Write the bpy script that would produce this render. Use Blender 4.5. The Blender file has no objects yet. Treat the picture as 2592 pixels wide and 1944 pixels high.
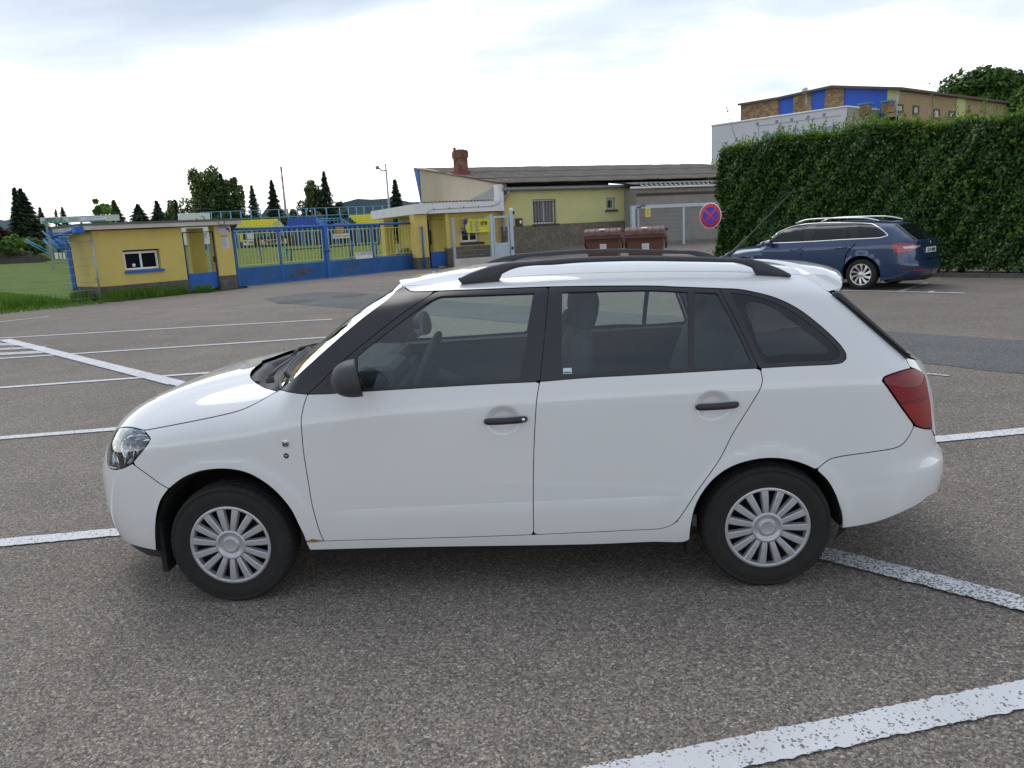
import bpy, bmesh, math, random
import numpy as np
from mathutils import Vector, Matrix
from mathutils.geometry import delaunay_2d_cdt

# ------------------------------------------------------------------ camera, sky, sun, exposure
SC = bpy.context.scene
COL = SC.collection
YAW, PITCH, ROLL = -0.0480207, 0.2013752, -0.0513025
CAMP = np.array([1.5025896, -4.045032, 1.658035]); FPX = 1919.307; PW, PH = 2592, 1944

def cam_axes():
    f = np.array([math.sin(YAW)*math.cos(PITCH), math.cos(YAW)*math.cos(PITCH), -math.sin(PITCH)])
    r = np.array([math.cos(YAW), -math.sin(YAW), 0.0]); u = np.cross(r, f)
    c, s = math.cos(ROLL), math.sin(ROLL)
    return np.array([c*r+s*u, c*u-s*r, f])
RC = cam_axes()
cd = bpy.data.cameras.new("camera"); cam = bpy.data.objects.new("camera", cd); COL.objects.link(cam)
cd.sensor_fit = 'HORIZONTAL'; cd.sensor_width = 36.0; cd.lens = 36.0*FPX/PW
cd.clip_start = 0.05; cd.clip_end = 6000
mw = Matrix.Identity(4)
for i in range(3):
    mw[i][0] = RC[0][i]; mw[i][1] = RC[1][i]; mw[i][2] = -RC[2][i]; mw[i][3] = CAMP[i]
cam.matrix_world = mw
SC.camera = cam

SUN_EL, SUN_AZ = math.radians(52), math.radians(-28)      # azimuth measured clockwise from +Y: behind the scene, a little to the left
world = bpy.data.worlds.new("World"); SC.world = world; world.use_nodes = True
def build_world():
    nt = world.node_tree; N = nt.nodes; L = nt.links; N.clear()
    out = N.new('ShaderNodeOutputWorld'); bg = N.new('ShaderNodeBackground'); bg.inputs['Strength'].default_value = 0.1
    sky = N.new('ShaderNodeTexSky'); sky.sky_type = 'NISHITA'; sky.sun_disc = False
    sky.sun_elevation = SUN_EL; sky.sun_rotation = SUN_AZ; sky.dust_density = 2.5; sky.air_density = 1.2
    tc = N.new('ShaderNodeTexCoord'); sep = N.new('ShaderNodeSeparateXYZ'); L.new(tc.outputs['Generated'], sep.inputs[0])
    # project the view direction on a cloud layer: (x, y) / (z + 0.12)
    az = N.new('ShaderNodeMath'); az.operation = 'MAXIMUM'; L.new(sep.outputs['Z'], az.inputs[0]); az.inputs[1].default_value = 0.0
    ad = N.new('ShaderNodeMath'); ad.operation = 'ADD'; L.new(az.outputs[0], ad.inputs[0]); ad.inputs[1].default_value = 0.16
    dv = N.new('ShaderNodeVectorMath'); dv.operation = 'SCALE'; L.new(tc.outputs['Generated'], dv.inputs[0])
    iv = N.new('ShaderNodeMath'); iv.operation = 'DIVIDE'; iv.inputs[0].default_value = 1.0; L.new(ad.outputs[0], iv.inputs[1])
    L.new(iv.outputs[0], dv.inputs['Scale'])
    mp = N.new('ShaderNodeMapping'); L.new(dv.outputs[0], mp.inputs['Vector']); mp.inputs['Location'].default_value = (2.35, 0.55, 0.0)
    mp.inputs['Scale'].default_value = (-0.55, 0.9, 0.0)
    n1 = N.new('ShaderNodeTexNoise'); n1.inputs['Scale'].default_value = 0.9; n1.inputs['Detail'].default_value = 7; n1.inputs['Roughness'].default_value = 0.52
    n1.inputs['Distortion'].default_value = 0.35
    L.new(mp.outputs[0], n1.inputs['Vector'])
    n2 = N.new('ShaderNodeTexNoise'); n2.inputs['Scale'].default_value = 2.6; n2.inputs['Detail'].default_value = 6; n2.inputs['Roughness'].default_value = 0.6
    L.new(mp.outputs[0], n2.inputs['Vector'])
    # thickness = noise + elevation: the layer looks thin and glaring towards the horizon, grey higher up
    el = N.new('ShaderNodeMapRange'); L.new(sep.outputs['Z'], el.inputs['Value'])
    el.inputs['From Min'].default_value = 0.12; el.inputs['From Max'].default_value = 0.30; el.inputs['To Min'].default_value = -0.21; el.inputs['To Max'].default_value = 0.14
    el.interpolation_type = 'SMOOTHSTEP'
    mix2 = N.new('ShaderNodeMath'); mix2.operation = 'MULTIPLY_ADD'; L.new(n2.outputs['Fac'], mix2.inputs[0]); mix2.inputs[1].default_value = 0.35; L.new(n1.outputs['Fac'], mix2.inputs[2])
    th = N.new('ShaderNodeMath'); th.operation = 'ADD'; L.new(mix2.outputs[0], th.inputs[0]); L.new(el.outputs[0], th.inputs[1])
    cr = N.new('ShaderNodeValToRGB'); L.new(th.outputs[0], cr.inputs[0])
    e = cr.color_ramp.elements
    e[0].position = 0.44; e[0].color = (15.5, 15.6, 15.6, 1)
    e[1].position = 0.86; e[1].color = (4.9, 5.7, 7.0, 1)
    a = e.new(0.56); a.color = (12.2, 12.6, 12.9, 1)
    b = e.new(0.68); b.color = (7.4, 8.2, 9.3, 1)
    mx = N.new('ShaderNodeMixRGB'); mx.inputs[0].default_value = 0.9
    L.new(sky.outputs[0], mx.inputs[1]); L.new(cr.outputs[0], mx.inputs[2])
    L.new(mx.outputs[0], bg.inputs['Color']); L.new(bg.outputs[0], out.inputs['Surface'])
build_world()
sd = bpy.data.lights.new("sun", 'SUN'); sun = bpy.data.objects.new("sun", sd); COL.objects.link(sun)
sd.energy = 1.0; sd.angle = math.radians(40); sd.color = (1.0, 0.96, 0.9)
sun.location = (-20, 30, 60)
_sdir = Vector((math.sin(SUN_AZ)*math.cos(SUN_EL), math.cos(SUN_AZ)*math.cos(SUN_EL), math.sin(SUN_EL)))
sun.rotation_euler = (-_sdir).to_track_quat('-Z', 'Y').to_euler()
SC.view_settings.view_transform = 'Standard'; SC.view_settings.look = 'None'
SC.view_settings.gamma = 1.0; SC.view_settings.use_curve_mapping = False
SC.view_settings.exposure = 0.28
SC.render.engine = 'CYCLES'
SC.cycles.max_bounces = 8; SC.cycles.transparent_max_bounces = 24
SC.cycles.use_denoising = True
random.seed(7); RNG = np.random.default_rng(11)

# ------------------------------------------------------------------ helpers
def project(P):
    d = (np.asarray(P, float)-CAMP) @ RC.T
    return np.stack([PW/2+FPX*d[..., 0]/d[..., 2], PH/2-FPX*d[..., 1]/d[..., 2]], -1)
def ray(px):
    px = np.asarray(px, float)
    d = np.stack([(px[..., 0]-PW/2)/FPX, -(px[..., 1]-PH/2)/FPX, np.ones_like(px[..., 0])], -1)
    return d @ RC
def on_plane(px, p0, n):
    """where the sight line through a photo pixel meets a world plane"""
    d = ray(px); n = np.asarray(n, float); t = ((np.asarray(p0, float)-CAMP) @ n)/(d @ n)
    return CAMP+d*np.asarray(t)[..., None]
def on_ground(px, z=0.0): return on_plane(px, (0, 0, z), (0, 0, 1))
def at_depth(px, depth): return CAMP+ray(px)*depth

def tag(o, label=None, cat=None, group=None, kind=None):
    if label: o['label'] = label
    if cat: o['category'] = cat
    if group: o['group'] = group
    if kind: o['kind'] = kind
    return o
def empty(name, loc=(0, 0, 0), rz=0.0, parent=None):
    o = bpy.data.objects.new(name, None); COL.objects.link(o); o.location = loc; o.rotation_euler = (0, 0, rz)
    o.empty_display_size = 0.2
    if parent: o.parent = parent
    return o
def link(name, me, parent=None, loc=None, rz=None):
    o = bpy.data.objects.new(name, me); COL.objects.link(o)
    if parent: o.parent = parent
    if loc is not None: o.location = loc
    if rz is not None: o.rotation_euler = (0, 0, rz)
    return o
def mesh(name, v, f, mats, mi=None, smooth=False, normals=None):
    me = bpy.data.meshes.new(name)
    v = np.asarray(v, float)
    me.from_pydata([tuple(x) for x in v], [], f)
    for m in (mats if isinstance(mats, (list, tuple)) else [mats]): me.materials.append(m)
    if mi is not None: me.polygons.foreach_set('material_index', np.asarray(mi, np.int32))
    if smooth is True: me.polygons.foreach_set('use_smooth', np.ones(len(me.polygons), bool))
    elif smooth is not False: me.polygons.foreach_set('use_smooth', np.asarray(smooth, bool))
    me.validate(); me.update()
    if normals is not None:
        me.polygons.foreach_set('use_smooth', np.ones(len(me.polygons), bool))
        me.normals_split_custom_set_from_vertices([tuple(n) for n in normals])
    return me
def fast_mesh(name, v, quads, mat, tris=None):
    """big meshes: v (n,3), quads (m,4) int"""
    me = bpy.data.meshes.new(name); v = np.asarray(v, np.float32)
    q = np.asarray(quads, np.int32).reshape(-1, 4) if quads is not None and len(quads) else np.zeros((0, 4), np.int32)
    t = np.asarray(tris, np.int32).reshape(-1, 3) if tris is not None and len(tris) else np.zeros((0, 3), np.int32)
    me.vertices.add(len(v)); me.vertices.foreach_set('co', v.ravel())
    me.loops.add(q.size+t.size); me.loops.foreach_set('vertex_index', np.concatenate([q.ravel(), t.ravel()]))
    me.polygons.add(len(q)+len(t))
    st = np.concatenate([np.arange(len(q))*4, q.size+np.arange(len(t))*3]).astype(np.int32)
    me.polygons.foreach_set('loop_start', st)
    me.polygons.foreach_set('loop_total', np.concatenate([np.full(len(q), 4), np.full(len(t), 3)]).astype(np.int32))
    me.materials.append(mat); me.update(calc_edges=True); me.validate()
    return me

class MB:
    """collects simple solids; build() links them as one mesh object"""
    def __init__(s): s.v = []; s.f = []; s.mi = []; s.sm = []; s.m = 0
    def add(s, v, f, smooth=False):
        b = len(s.v); s.v += [tuple(map(float, x)) for x in v]
        for q in f: s.f.append([b+i for i in q]); s.mi.append(s.m); s.sm.append(smooth)
        return s
    def box(s, lo, hi, M=None):
        x0, y0, z0 = lo; x1, y1, z1 = hi
        v = [(x0, y0, z0), (x1, y0, z0), (x1, y1, z0), (x0, y1, z0), (x0, y0, z1), (x1, y0, z1), (x1, y1, z1), (x0, y1, z1)]
        if M is not None: v = [tuple(M @ Vector(p)) for p in v]
        return s.add(v, [(0, 3, 2, 1), (4, 5, 6, 7), (0, 1, 5, 4), (1, 2, 6, 5), (2, 3, 7, 6), (3, 0, 4, 7)])
    def cbox(s, c, d, rz=0.0): 
        M = Matrix.Translation(c) @ Matrix.Rotation(rz, 4, 'Z')
        return s.box((-d[0]/2, -d[1]/2, -d[2]/2), (d[0]/2, d[1]/2, d[2]/2), M)
    def bbox(s, lo, hi, r=0.01, M=None):
        """box with chamfered edges"""
        lo = np.array(lo, float); hi = np.array(hi, float); r = min(r, *((hi-lo)*0.49))
        bm = bmesh.new(); bmesh.ops.create_cube(bm, size=1.0)
        for vv in bm.verts: vv.co = Vector(((lo+hi)/2+np.array(vv.co)*(hi-lo)))
        bmesh.ops.bevel(bm, geom=list(bm.edges), offset=r, segments=2, affect='EDGES', profile=0.5)
        bm.verts.index_update()
        v = [tuple((M @ x.co) if M is not None else x.co) for x in bm.verts]; f = [[q.index for q in p.verts] for p in bm.faces]
        bm.free(); return s.add(v, f)
    def tube(s, pts, r, n=8, cap=True, smooth=True):
        pts = [Vector(p) for p in pts]; rr = r if isinstance(r, (list, tuple, np.ndarray)) else [r]*len(pts)
        v = []; up0 = None
        for i, p in enumerate(pts):
            t = (pts[min(i+1, len(pts)-1)]-pts[max(i-1, 0)])
            if t.length < 1e-9: t = Vector((0, 0, 1))
            t.normalize()
            if up0 is None:
                up0 = Vector((0, 0, 1)) if abs(t.z) < 0.9 else Vector((1, 0, 0))
            a = t.cross(up0)
            if a.length < 1e-6: a = t.orthogonal()
            a.normalize(); b = a.cross(t); b.normalize(); up0 = b
            for k in range(n):
                th = 2*math.pi*k/n; v.append(p+(a*math.cos(th)+b*math.sin(th))*rr[i])
        f = []
        for i in range(len(pts)-1):
            for k in range(n):
                f.append((i*n+k, i*n+(k+1) % n, (i+1)*n+(k+1) % n, (i+1)*n+k))
        s.add(v, f, smooth)
        if cap:
            b = len(s.v)-len(v)
            for ring, rev in ((0, False), (len(pts)-1, True)):
                q = [b+ring*n+k for k in range(n)]
                s.f.append(q[::-1] if rev is False else q); s.mi.append(s.m); s.sm.append(False)
        return s
    def lathe(s, prof, n=32, M=None, smooth=True):
        """prof: (r, h) pairs turned about the local Z axis"""
        v = []
        for r, h in prof:
            for k in range(n):
                th = 2*math.pi*k/n; p = Vector((r*math.cos(th), r*math.sin(th), h)); v.append(M @ p if M is not None else p)
        f = []
        for i in range(len(prof)-1):
            for k in range(n): f.append((i*n+k, i*n+(k+1) % n, (i+1)*n+(k+1) % n, (i+1)*n+k))
        return s.add(v, f, smooth)
    def prism(s, poly, lo, hi, M=None, smooth=False):
        """poly (x, y) extruded from z=lo to z=hi, then M"""
        n = len(poly); v = [Vector((p[0], p[1], lo)) for p in poly]+[Vector((p[0], p[1], hi)) for p in poly]
        if M is not None: v = [M @ p for p in v]
        f = [tuple(range(n))[::-1], tuple(range(n, 2*n))]+[(i, (i+1) % n, n+(i+1) % n, n+i) for i in range(n)]
        return s.add(v, f, smooth)
    def quad(s, a, b, c, d): return s.add([a, b, c, d], [(0, 1, 2, 3)])
    def build(s, name, mats, parent=None, loc=None, rz=None):
        me = mesh(name, s.v, s.f, mats, s.mi, s.sm)
        return link(name, me, parent, loc, rz)

# ------------------------------------------------------------------ materials
def nodemat(name):
    m = bpy.data.materials.new(name); m.use_nodes = True
    N = m.node_tree.nodes; L = m.node_tree.links; b = N['Principled BSDF']
    return m, N, L, b
def pm(name, col, rough=0.6, var=0.12, scale=6.0, bump=0.0, bscale=60.0, metal=0.0, coat=0.0, spec=0.5, dirt=None, dscale=3.0, damt=0.5, rv=0.0, stretch=None, crough=0.03):
    """painted / plastered / metal surface: colour with noise variation, optional stains and relief"""
    m, N, L, b = nodemat(name)
    tc = N.new('ShaderNodeTexCoord'); co = tc.outputs['Object']
    if stretch:
        mp = N.new('ShaderNodeMapping'); mp.inputs['Scale'].default_value = stretch; L.new(co, mp.inputs[0]); co = mp.outputs[0]
    n = N.new('ShaderNodeTexNoise'); n.inputs['Scale'].default_value = scale; n.inputs['Detail'].default_value = 6; n.inputs['Roughness'].default_value = 0.6
    L.new(co, n.inputs['Vector'])
    cr = N.new('ShaderNodeValToRGB'); L.new(n.outputs['Fac'], cr.inputs[0])
    c = np.array(col[:3]); e = cr.color_ramp.elements
    e[0].position = 0.3; e[0].color = (*np.clip(c*(1-var), 0, 1), 1); e[1].position = 0.7; e[1].color = (*np.clip(c*(1+var), 0, 1), 1)
    colo = cr.outputs[0]
    if dirt is not None:
        n2 = N.new('ShaderNodeTexNoise'); n2.inputs['Scale'].default_value = dscale; n2.inputs['Detail'].default_value = 8; n2.inputs['Roughness'].default_value = 0.7
        L.new(co, n2.inputs['Vector'])
        r2 = N.new('ShaderNodeMapRange'); r2.inputs['From Min'].default_value = 0.52; r2.inputs['From Max'].default_value = 0.72; r2.inputs['To Max'].default_value = damt
        L.new(n2.outputs['Fac'], r2.inputs['Value'])
        mx = N.new('ShaderNodeMixRGB'); L.new(r2.outputs[0], mx.inputs[0]); L.new(colo, mx.inputs[1]); mx.inputs[2].default_value = (*dirt, 1); colo = mx.outputs[0]
    L.new(colo, b.inputs['Base Color'])
    b.inputs['Roughness'].default_value = rough; b.inputs['Metallic'].default_value = metal
    b.inputs['Specular IOR Level'].default_value = spec
    if rv:
        rr = N.new('ShaderNodeMapRange'); rr.inputs['To Min'].default_value = max(0.02, rough-rv); rr.inputs['To Max'].default_value = min(1, rough+rv); L.new(n.outputs['Fac'], rr.inputs['Value']); L.new(rr.outputs[0], b.inputs['Roughness'])
    if coat: b.inputs['Coat Weight'].default_value = coat; b.inputs['Coat Roughness'].default_value = crough
    if bump:
        nb = N.new('ShaderNodeTexNoise'); nb.inputs['Scale'].default_value = bscale; nb.inputs['Detail'].default_value = 4; L.new(co, nb.inputs['Vector'])
        bp = N.new('ShaderNodeBump'); bp.inputs['Strength'].default_value = 1.0; bp.inputs['Distance'].default_value = bump; L.new(nb.outputs['Fac'], bp.inputs['Height']); L.new(bp.outputs[0], b.inputs['Normal'])
    return m
def glassmat(name, tint, f0=1.0, rough=0.0, dust=0.0):
    """thin tinted pane: straight-through tint plus mirror reflection by Fresnel"""
    m = bpy.data.materials.new(name); m.use_nodes = True; N = m.node_tree.nodes; L = m.node_tree.links; N.clear()
    out = N.new('ShaderNodeOutputMaterial'); tr = N.new('ShaderNodeBsdfTransparent'); gl = N.new('ShaderNodeBsdfGlossy'); gl.inputs['Roughness'].default_value = rough
    gl.inputs['Color'].default_value = (0.95, 0.98, 1.0, 1)
    tc = N.new('ShaderNodeTexCoord'); n = N.new('ShaderNodeTexNoise'); n.inputs['Scale'].default_value = 3.0; L.new(tc.outputs['Object'], n.inputs['Vector'])
    cr = N.new('ShaderNodeValToRGB'); L.new(n.outputs['Fac'], cr.inputs[0])
    t = np.array(tint); cr.color_ramp.elements[0].color = (*(t*0.985), 1); cr.color_ramp.elements[1].color = (*np.clip(t*1.015, 0, 1), 1); L.new(cr.outputs[0], tr.inputs['Color'])
    fr = N.new('ShaderNodeFresnel'); fr.inputs['IOR'].default_value = 1.52
    mu = N.new('ShaderNodeMath'); mu.operation = 'MULTIPLY'; mu.use_clamp = True; mu.inputs[1].default_value = f0*1.8; L.new(fr.outputs[0], mu.inputs[0])
    mx = N.new('ShaderNodeMixShader'); L.new(mu.outputs[0], mx.inputs[0]); L.new(tr.outputs[0], mx.inputs[1]); L.new(gl.outputs[0], mx.inputs[2])
    L.new(mx.outputs[0], out.inputs['Surface'])
    return m
# ------------------------------------------------------------------ car skin: a smooth half-width function with panels cut out of it
def pchip(xs, ys):
    x = np.asarray(xs, float); y = np.asarray(ys, float); h = np.diff(x); d = np.diff(y)/h
    m = np.zeros_like(y); m[0] = d[0]; m[-1] = d[-1]
    for i in range(1, len(x)-1):
        if d[i-1]*d[i] > 0:
            w1, w2 = 2*h[i]+h[i-1], h[i]+2*h[i-1]; m[i] = (w1+w2)/(w1/d[i-1]+w2/d[i])
    def f(q):
        q = np.asarray(q, float); qc = np.clip(q, x[0], x[-1]); i = np.clip(np.searchsorted(x, qc)-1, 0, len(x)-2)
        t = (qc-x[i])/h[i]
        return ((1+2*t)*(1-t)**2*y[i]+t*(1-t)**2*h[i]*m[i]+t*t*(3-2*t)*y[i+1]+t*t*(t-1)*h[i]*m[i+1])
    return f
def sstep(a, b, x):
    t = np.clip((np.asarray(x, float)-a)/(b-a), 0, 1); return t*t*(3-2*t)
def superarc(n, ax, by):
    t = np.linspace(0, 1, 6001)**1.6*math.pi/2; t = np.concatenate([t, (math.pi/2-t)]); t = np.unique(t)
    X = np.sin(t)**(2/n); Y = np.clip(np.cos(t), 0, 1)**(2/n)
    l = np.concatenate([[0], np.cumsum(np.hypot(np.diff(X*ax), np.diff(Y*by)))])
    return l/l[-1], X, Y, l[-1]

class Skin:
    def __init__(s, side, plan, crease, kup, tumble, zb, F, x1, nf, R, a, nr, top, D, pa, pb, flares=()):
        s.side = pchip(*zip(*side)); s.plan = pchip(*zip(*plan)); s.crease = pchip(*zip(*crease)); s.kup = kup; s.tumble = tumble; s.zb = zb
        s.F = pchip(*zip(*F)); s.x1 = x1; s.R = pchip(*zip(*R)); s.a = pchip(*zip(*a)); s.top = pchip(*zip(*top)); s.Df = pchip(*zip(*D)); s.pa = pa; s.pb = pb
        s.fu, s.fX, s.fY, s.Lf = superarc(nf, 0.95, 0.8); s.ru, s.rX, s.rY, s.Lr = superarc(nr, 0.55, 0.8)
        s.flares = flares; s.dents = []
    def W(s, x, z):
        w = s.side(z)+s.plan(x); zc = s.crease(x); k = 0.012
        w = w-s.kup*k*np.logaddexp(0, (z-zc)/k)
        w = w-s.tumble*np.maximum(z-s.zb, 0)**2
        for cx, cz, r0, r1, h in s.flares:
            r = np.hypot(x-cx, z-cz); w = w+h*(1-sstep(r0, r1, r))
        d = np.maximum(s.top(x)-z, 0); g = np.clip(1-np.maximum(1-d/s.Df(x), 0)**s.pa, 0, 1)**(1/s.pb)
        return w*g
    def P(s, p):
        S = p[..., 0]; z = p[..., 1]
        F = s.F(z); R = s.R(z); a = s.a(z); x2 = R-a
        u = np.clip((s.x1-S)/s.Lf, 0, 1); xf = s.x1-(s.x1-F)*np.interp(u, s.fu, s.fX); kf = np.interp(u, s.fu, s.fY)
        v = np.clip((S-x2)/s.Lr, 0, 1); xr = x2+a*np.interp(v, s.ru, s.rX); kr = np.interp(v, s.ru, s.rY)
        x = np.where(S < s.x1, xf, np.where(S > x2, xr, S)); k = np.where(S < s.x1, kf, np.where(S > x2, kr, 1.0))
        y = s.W(x, z)*k
        for f in s.dents: y = y-f(x, z)
        return np.stack([x, -y, z], -1)
    def H(s, p):
        """top surfaces (bonnet, roof): p = (x, y) -> point of the same skin seen from above"""
        x = p[..., 0]; y = np.abs(p[..., 1]); hi = s.top(x); lo = hi-s.Df(x)*0.98
        for _ in range(42):
            m = (lo+hi)/2; F = s.F(m); n = s.nfx
            q = np.clip((s.x1-x)/(s.x1-F), 0, 1); kf = np.interp(q, s.fX, s.fY)
            R = s.R(m); a = s.a(m); q2 = np.clip((x-(R-a))/a, 0, 1); kr = np.interp(q2, s.rX, s.rY)
            w = s.W(x, m)*kf*kr; up = w > y
            lo = np.where(up, m, lo); hi = np.where(up, hi, m)
        return np.stack([x, p[..., 1], (lo+hi)/2], -1)
    nfx = 0

def normals_of(fn, p, out, e=0.004):
    du = fn(p+[e, 0])-fn(p-[e, 0]); dv = fn(p+[0, e])-fn(p-[0, e]); n = np.cross(du, dv)
    n /= np.maximum(np.linalg.norm(n, axis=-1, keepdims=True), 1e-9)
    s = np.sign(n @ np.asarray(out, float)); s[s == 0] = 1
    return n*s[..., None]

def catmull(pts, sp=4.0):
    pts = np.asarray(pts, float)
    if len(pts) < 3:
        n = max(2, int(np.linalg.norm(pts[1]-pts[0])/sp)+1); t = np.linspace(0, 1, n)[:, None]; return pts[0]*(1-t)+pts[1]*t
    q = np.vstack([2*pts[0]-pts[1], pts, 2*pts[-1]-pts[-2]]); out = []
    for i in range(1, len(q)-2):
        p0, p1, p2, p3 = q[i-1:i+3]
        t0 = 0; t1 = t0+max(np.linalg.norm(p1-p0), 1e-6)**.5; t2 = t1+max(np.linalg.norm(p2-p1), 1e-6)**.5; t3 = t2+max(np.linalg.norm(p3-p2), 1e-6)**.5
        n = max(2, int(np.linalg.norm(p2-p1)/sp)+1); t = np.linspace(t1, t2, n, endpoint=False)[:, None]
        A1 = (t1-t)/(t1-t0)*p0+(t-t0)/(t1-t0)*p1; A2 = (t2-t)/(t2-t1)*p1+(t-t1)/(t2-t1)*p2; A3 = (t3-t)/(t3-t2)*p2+(t-t2)/(t3-t2)*p3
        B1 = (t2-t)/(t2-t0)*A1+(t-t0)/(t2-t0)*A2; B2 = (t3-t)/(t3-t1)*A2+(t-t1)/(t3-t1)*A3
        out.append((t2-t)/(t2-t1)*B1+(t-t1)/(t2-t1)*B2)
    out.append(pts[-1:]); return np.vstack(out)

def inpoly(p, poly):
    x, y = p[:, 0], p[:, 1]; c = np.zeros(len(p), bool); n = len(poly); x1, y1 = poly[:, 0], poly[:, 1]
    for i in range(n):
        j = i-1
        k = ((y1[i] > y) != (y1[j] > y))
        if k.any():
            xi = (x1[j]-x1[i])*(y-y1[i])/(y1[j]-y1[i]+1e-15)+x1[i]; c ^= k & (x < xi)
    return c
def thin(poly, d):
    out = [poly[0]]
    for p in poly[1:]:
        if np.linalg.norm(p-out[-1]) >= d: out.append(p)
    if np.linalg.norm(out[0]-out[-1]) < d*0.6: out.pop()
    return np.array(out)
def shrink(poly, g):
    """move the outline inwards by g (positive area orientation first)"""
    area = 0.5*np.sum(poly[:, 0]*np.roll(poly[:, 1], -1)-np.roll(poly[:, 0], -1)*poly[:, 1])
    if area < 0: poly = poly[::-1]
    e = np.roll(poly, -1, 0)-poly; e /= np.maximum(np.linalg.norm(e, axis=1, keepdims=True), 1e-9)
    nn = np.stack([-e[:, 1], e[:, 0]], 1); m = nn+np.roll(nn, 1, 0); l = np.linalg.norm(m, axis=1, keepdims=True); m /= np.maximum(l, 0.35)
    k = np.clip(1/np.maximum(np.sum(m*nn, 1, keepdims=True), 0.4), 1, 2)
    return poly+m*g*k
def panel_data(fn, outline, holes=(), gap=0.0019, step=0.03, flange=0.014, out=(0, -1, 0), extra=None, off=0.0, edge=0.014, ne=0.004, avoid=None):
    """triangulated piece of skin fn cut along an outline; returns verts, faces, vertex normals"""
    o = shrink(thin(np.asarray(outline, float), edge), gap); loops = [o]
    for h in holes:
        hh = thin(np.asarray(h, float), edge); hh = shrink(hh, -gap); loops.append(hh)
    lo, hi = o.min(0), o.max(0)
    gx = np.arange(lo[0]+step/2, hi[0], step); gy = np.arange(lo[1]+step/2, hi[1], step)
    G = np.stack(np.meshgrid(gx, gy, indexing='ij'), -1); G[:, ::2, 0] += step*0.25; G[:, 1::2, 0] -= step*0.25; G = G.reshape(-1, 2)
    if avoid is not None: G = G[~avoid(G)]
    if extra is not None: G = np.vstack([G, extra])
    keep = inpoly(G, o)
    for h in loops[1:]: keep &= ~inpoly(G, h)
    G = G[keep]
    B = np.vstack(loops)
    if len(G):
        dm = np.full(len(G), 9.0)
        for i in range(0, len(B), 64):
            dm = np.minimum(dm, np.sqrt(((G[:, None]-B[None, i:i+64])**2).sum(-1)).min(1))
        G = G[dm > min(step*0.42, 0.009)]
    V = np.vstack([B, G]); edges = []; b = 0
    for l in loops:
        edges += [(b+i, b+(i+1) % len(l)) for i in range(len(l))]; b += len(l)
    vv, _, ff, *_ = delaunay_2d_cdt([Vector(p) for p in V], edges, [], 0, 1e-7)
    V2 = np.array([tuple(p) for p in vv]); ff = np.array([f for f in ff if len(f) == 3])
    c = V2[ff].mean(1); keep = inpoly(c, o)
    for h in loops[1:]: keep &= ~inpoly(c, h)
    ff = ff[keep]
    P = fn(V2); N = normals_of(fn, V2, out, ne)
    P = P-N*off
    a = P[ff]; fnrm = np.cross(a[:, 1]-a[:, 0], a[:, 2]-a[:, 0]); flip = (fnrm*N[ff].mean(1)).sum(1) < 0
    ff[flip] = ff[flip][:, ::-1]
    faces = [tuple(f) for f in ff]; verts = [P]; norms = [N]
    if flange:
        nb = len(V2); b = 0
        for k, l in enumerate(loops):
            n = len(l); lp = fn(l); ln = normals_of(fn, l, out); lp = lp-ln*off
            t = np.roll(lp, -1, 0)-np.roll(lp, 1, 0); t /= np.maximum(np.linalg.norm(t, axis=1, keepdims=True), 1e-9)
            sd = np.cross(t, ln); ctr = lp.mean(0)
            sgn = np.sign(np.sum(sd*(lp-ctr))); sd = sd*(sgn if k == 0 else -sgn)
            verts += [lp, lp-ln*flange]; norms += [sd*0.75+ln*0.66, sd]
            for i in range(n):
                j = (i+1) % n; q = (nb+i, nb+j, nb+n+j, nb+n+i); faces.append(q)
            nb += 2*n
    return np.vstack(verts), faces, np.vstack(norms)
def mirror_data(d):
    v, f, n = d; v = v*[1, -1, 1]; n = n*[1, -1, 1]; return v, [tuple(q)[::-1] for q in f], n
def join_data(*ds):
    V = []; F = []; Nn = []; b = 0
    for v, f, n in ds:
        V.append(v); F += [tuple(i+b for i in q) for q in f]; Nn.append(n); b += len(v)
    return np.vstack(V), F, np.vstack(Nn)
def put(name, d, mat, parent):
    return link(name, mesh(name, d[0], d[1], mat, normals=d[2]), parent)
def solve(fn, px, guess, proj=project, lo=None, hi=None):
    """parameters of the skin point seen at each photo pixel (Newton)"""
    p = np.array(guess, float); px = np.asarray(px, float)
    for it in range(60):
        q = proj(fn(p)); r = px-q; e = 1e-4
        a = (proj(fn(p+[e, 0]))-q)/e; b = (proj(fn(p+[0, e]))-q)/e
        A = (a*a).sum(1)+20; Bc = (a*b).sum(1); C = (b*b).sum(1)+20; u = (a*r).sum(1); v = (b*r).sum(1); det = A*C-Bc*Bc
        d = np.stack([(C*u-Bc*v)/det, (A*v-Bc*u)/det], 1); l = np.linalg.norm(d, axis=1, keepdims=True); d *= np.minimum(1, 0.06/np.maximum(l, 1e-9))
        p = p+d
        if lo is not None: p = np.clip(p, lo, hi)
    return p
def ring_offset(c, r, n): 
    th = np.linspace(0, 2*np.pi, n, endpoint=False); return np.stack([c[0]+r[0]*np.cos(th), c[1]+r[1]*np.sin(th)], 1)
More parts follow.
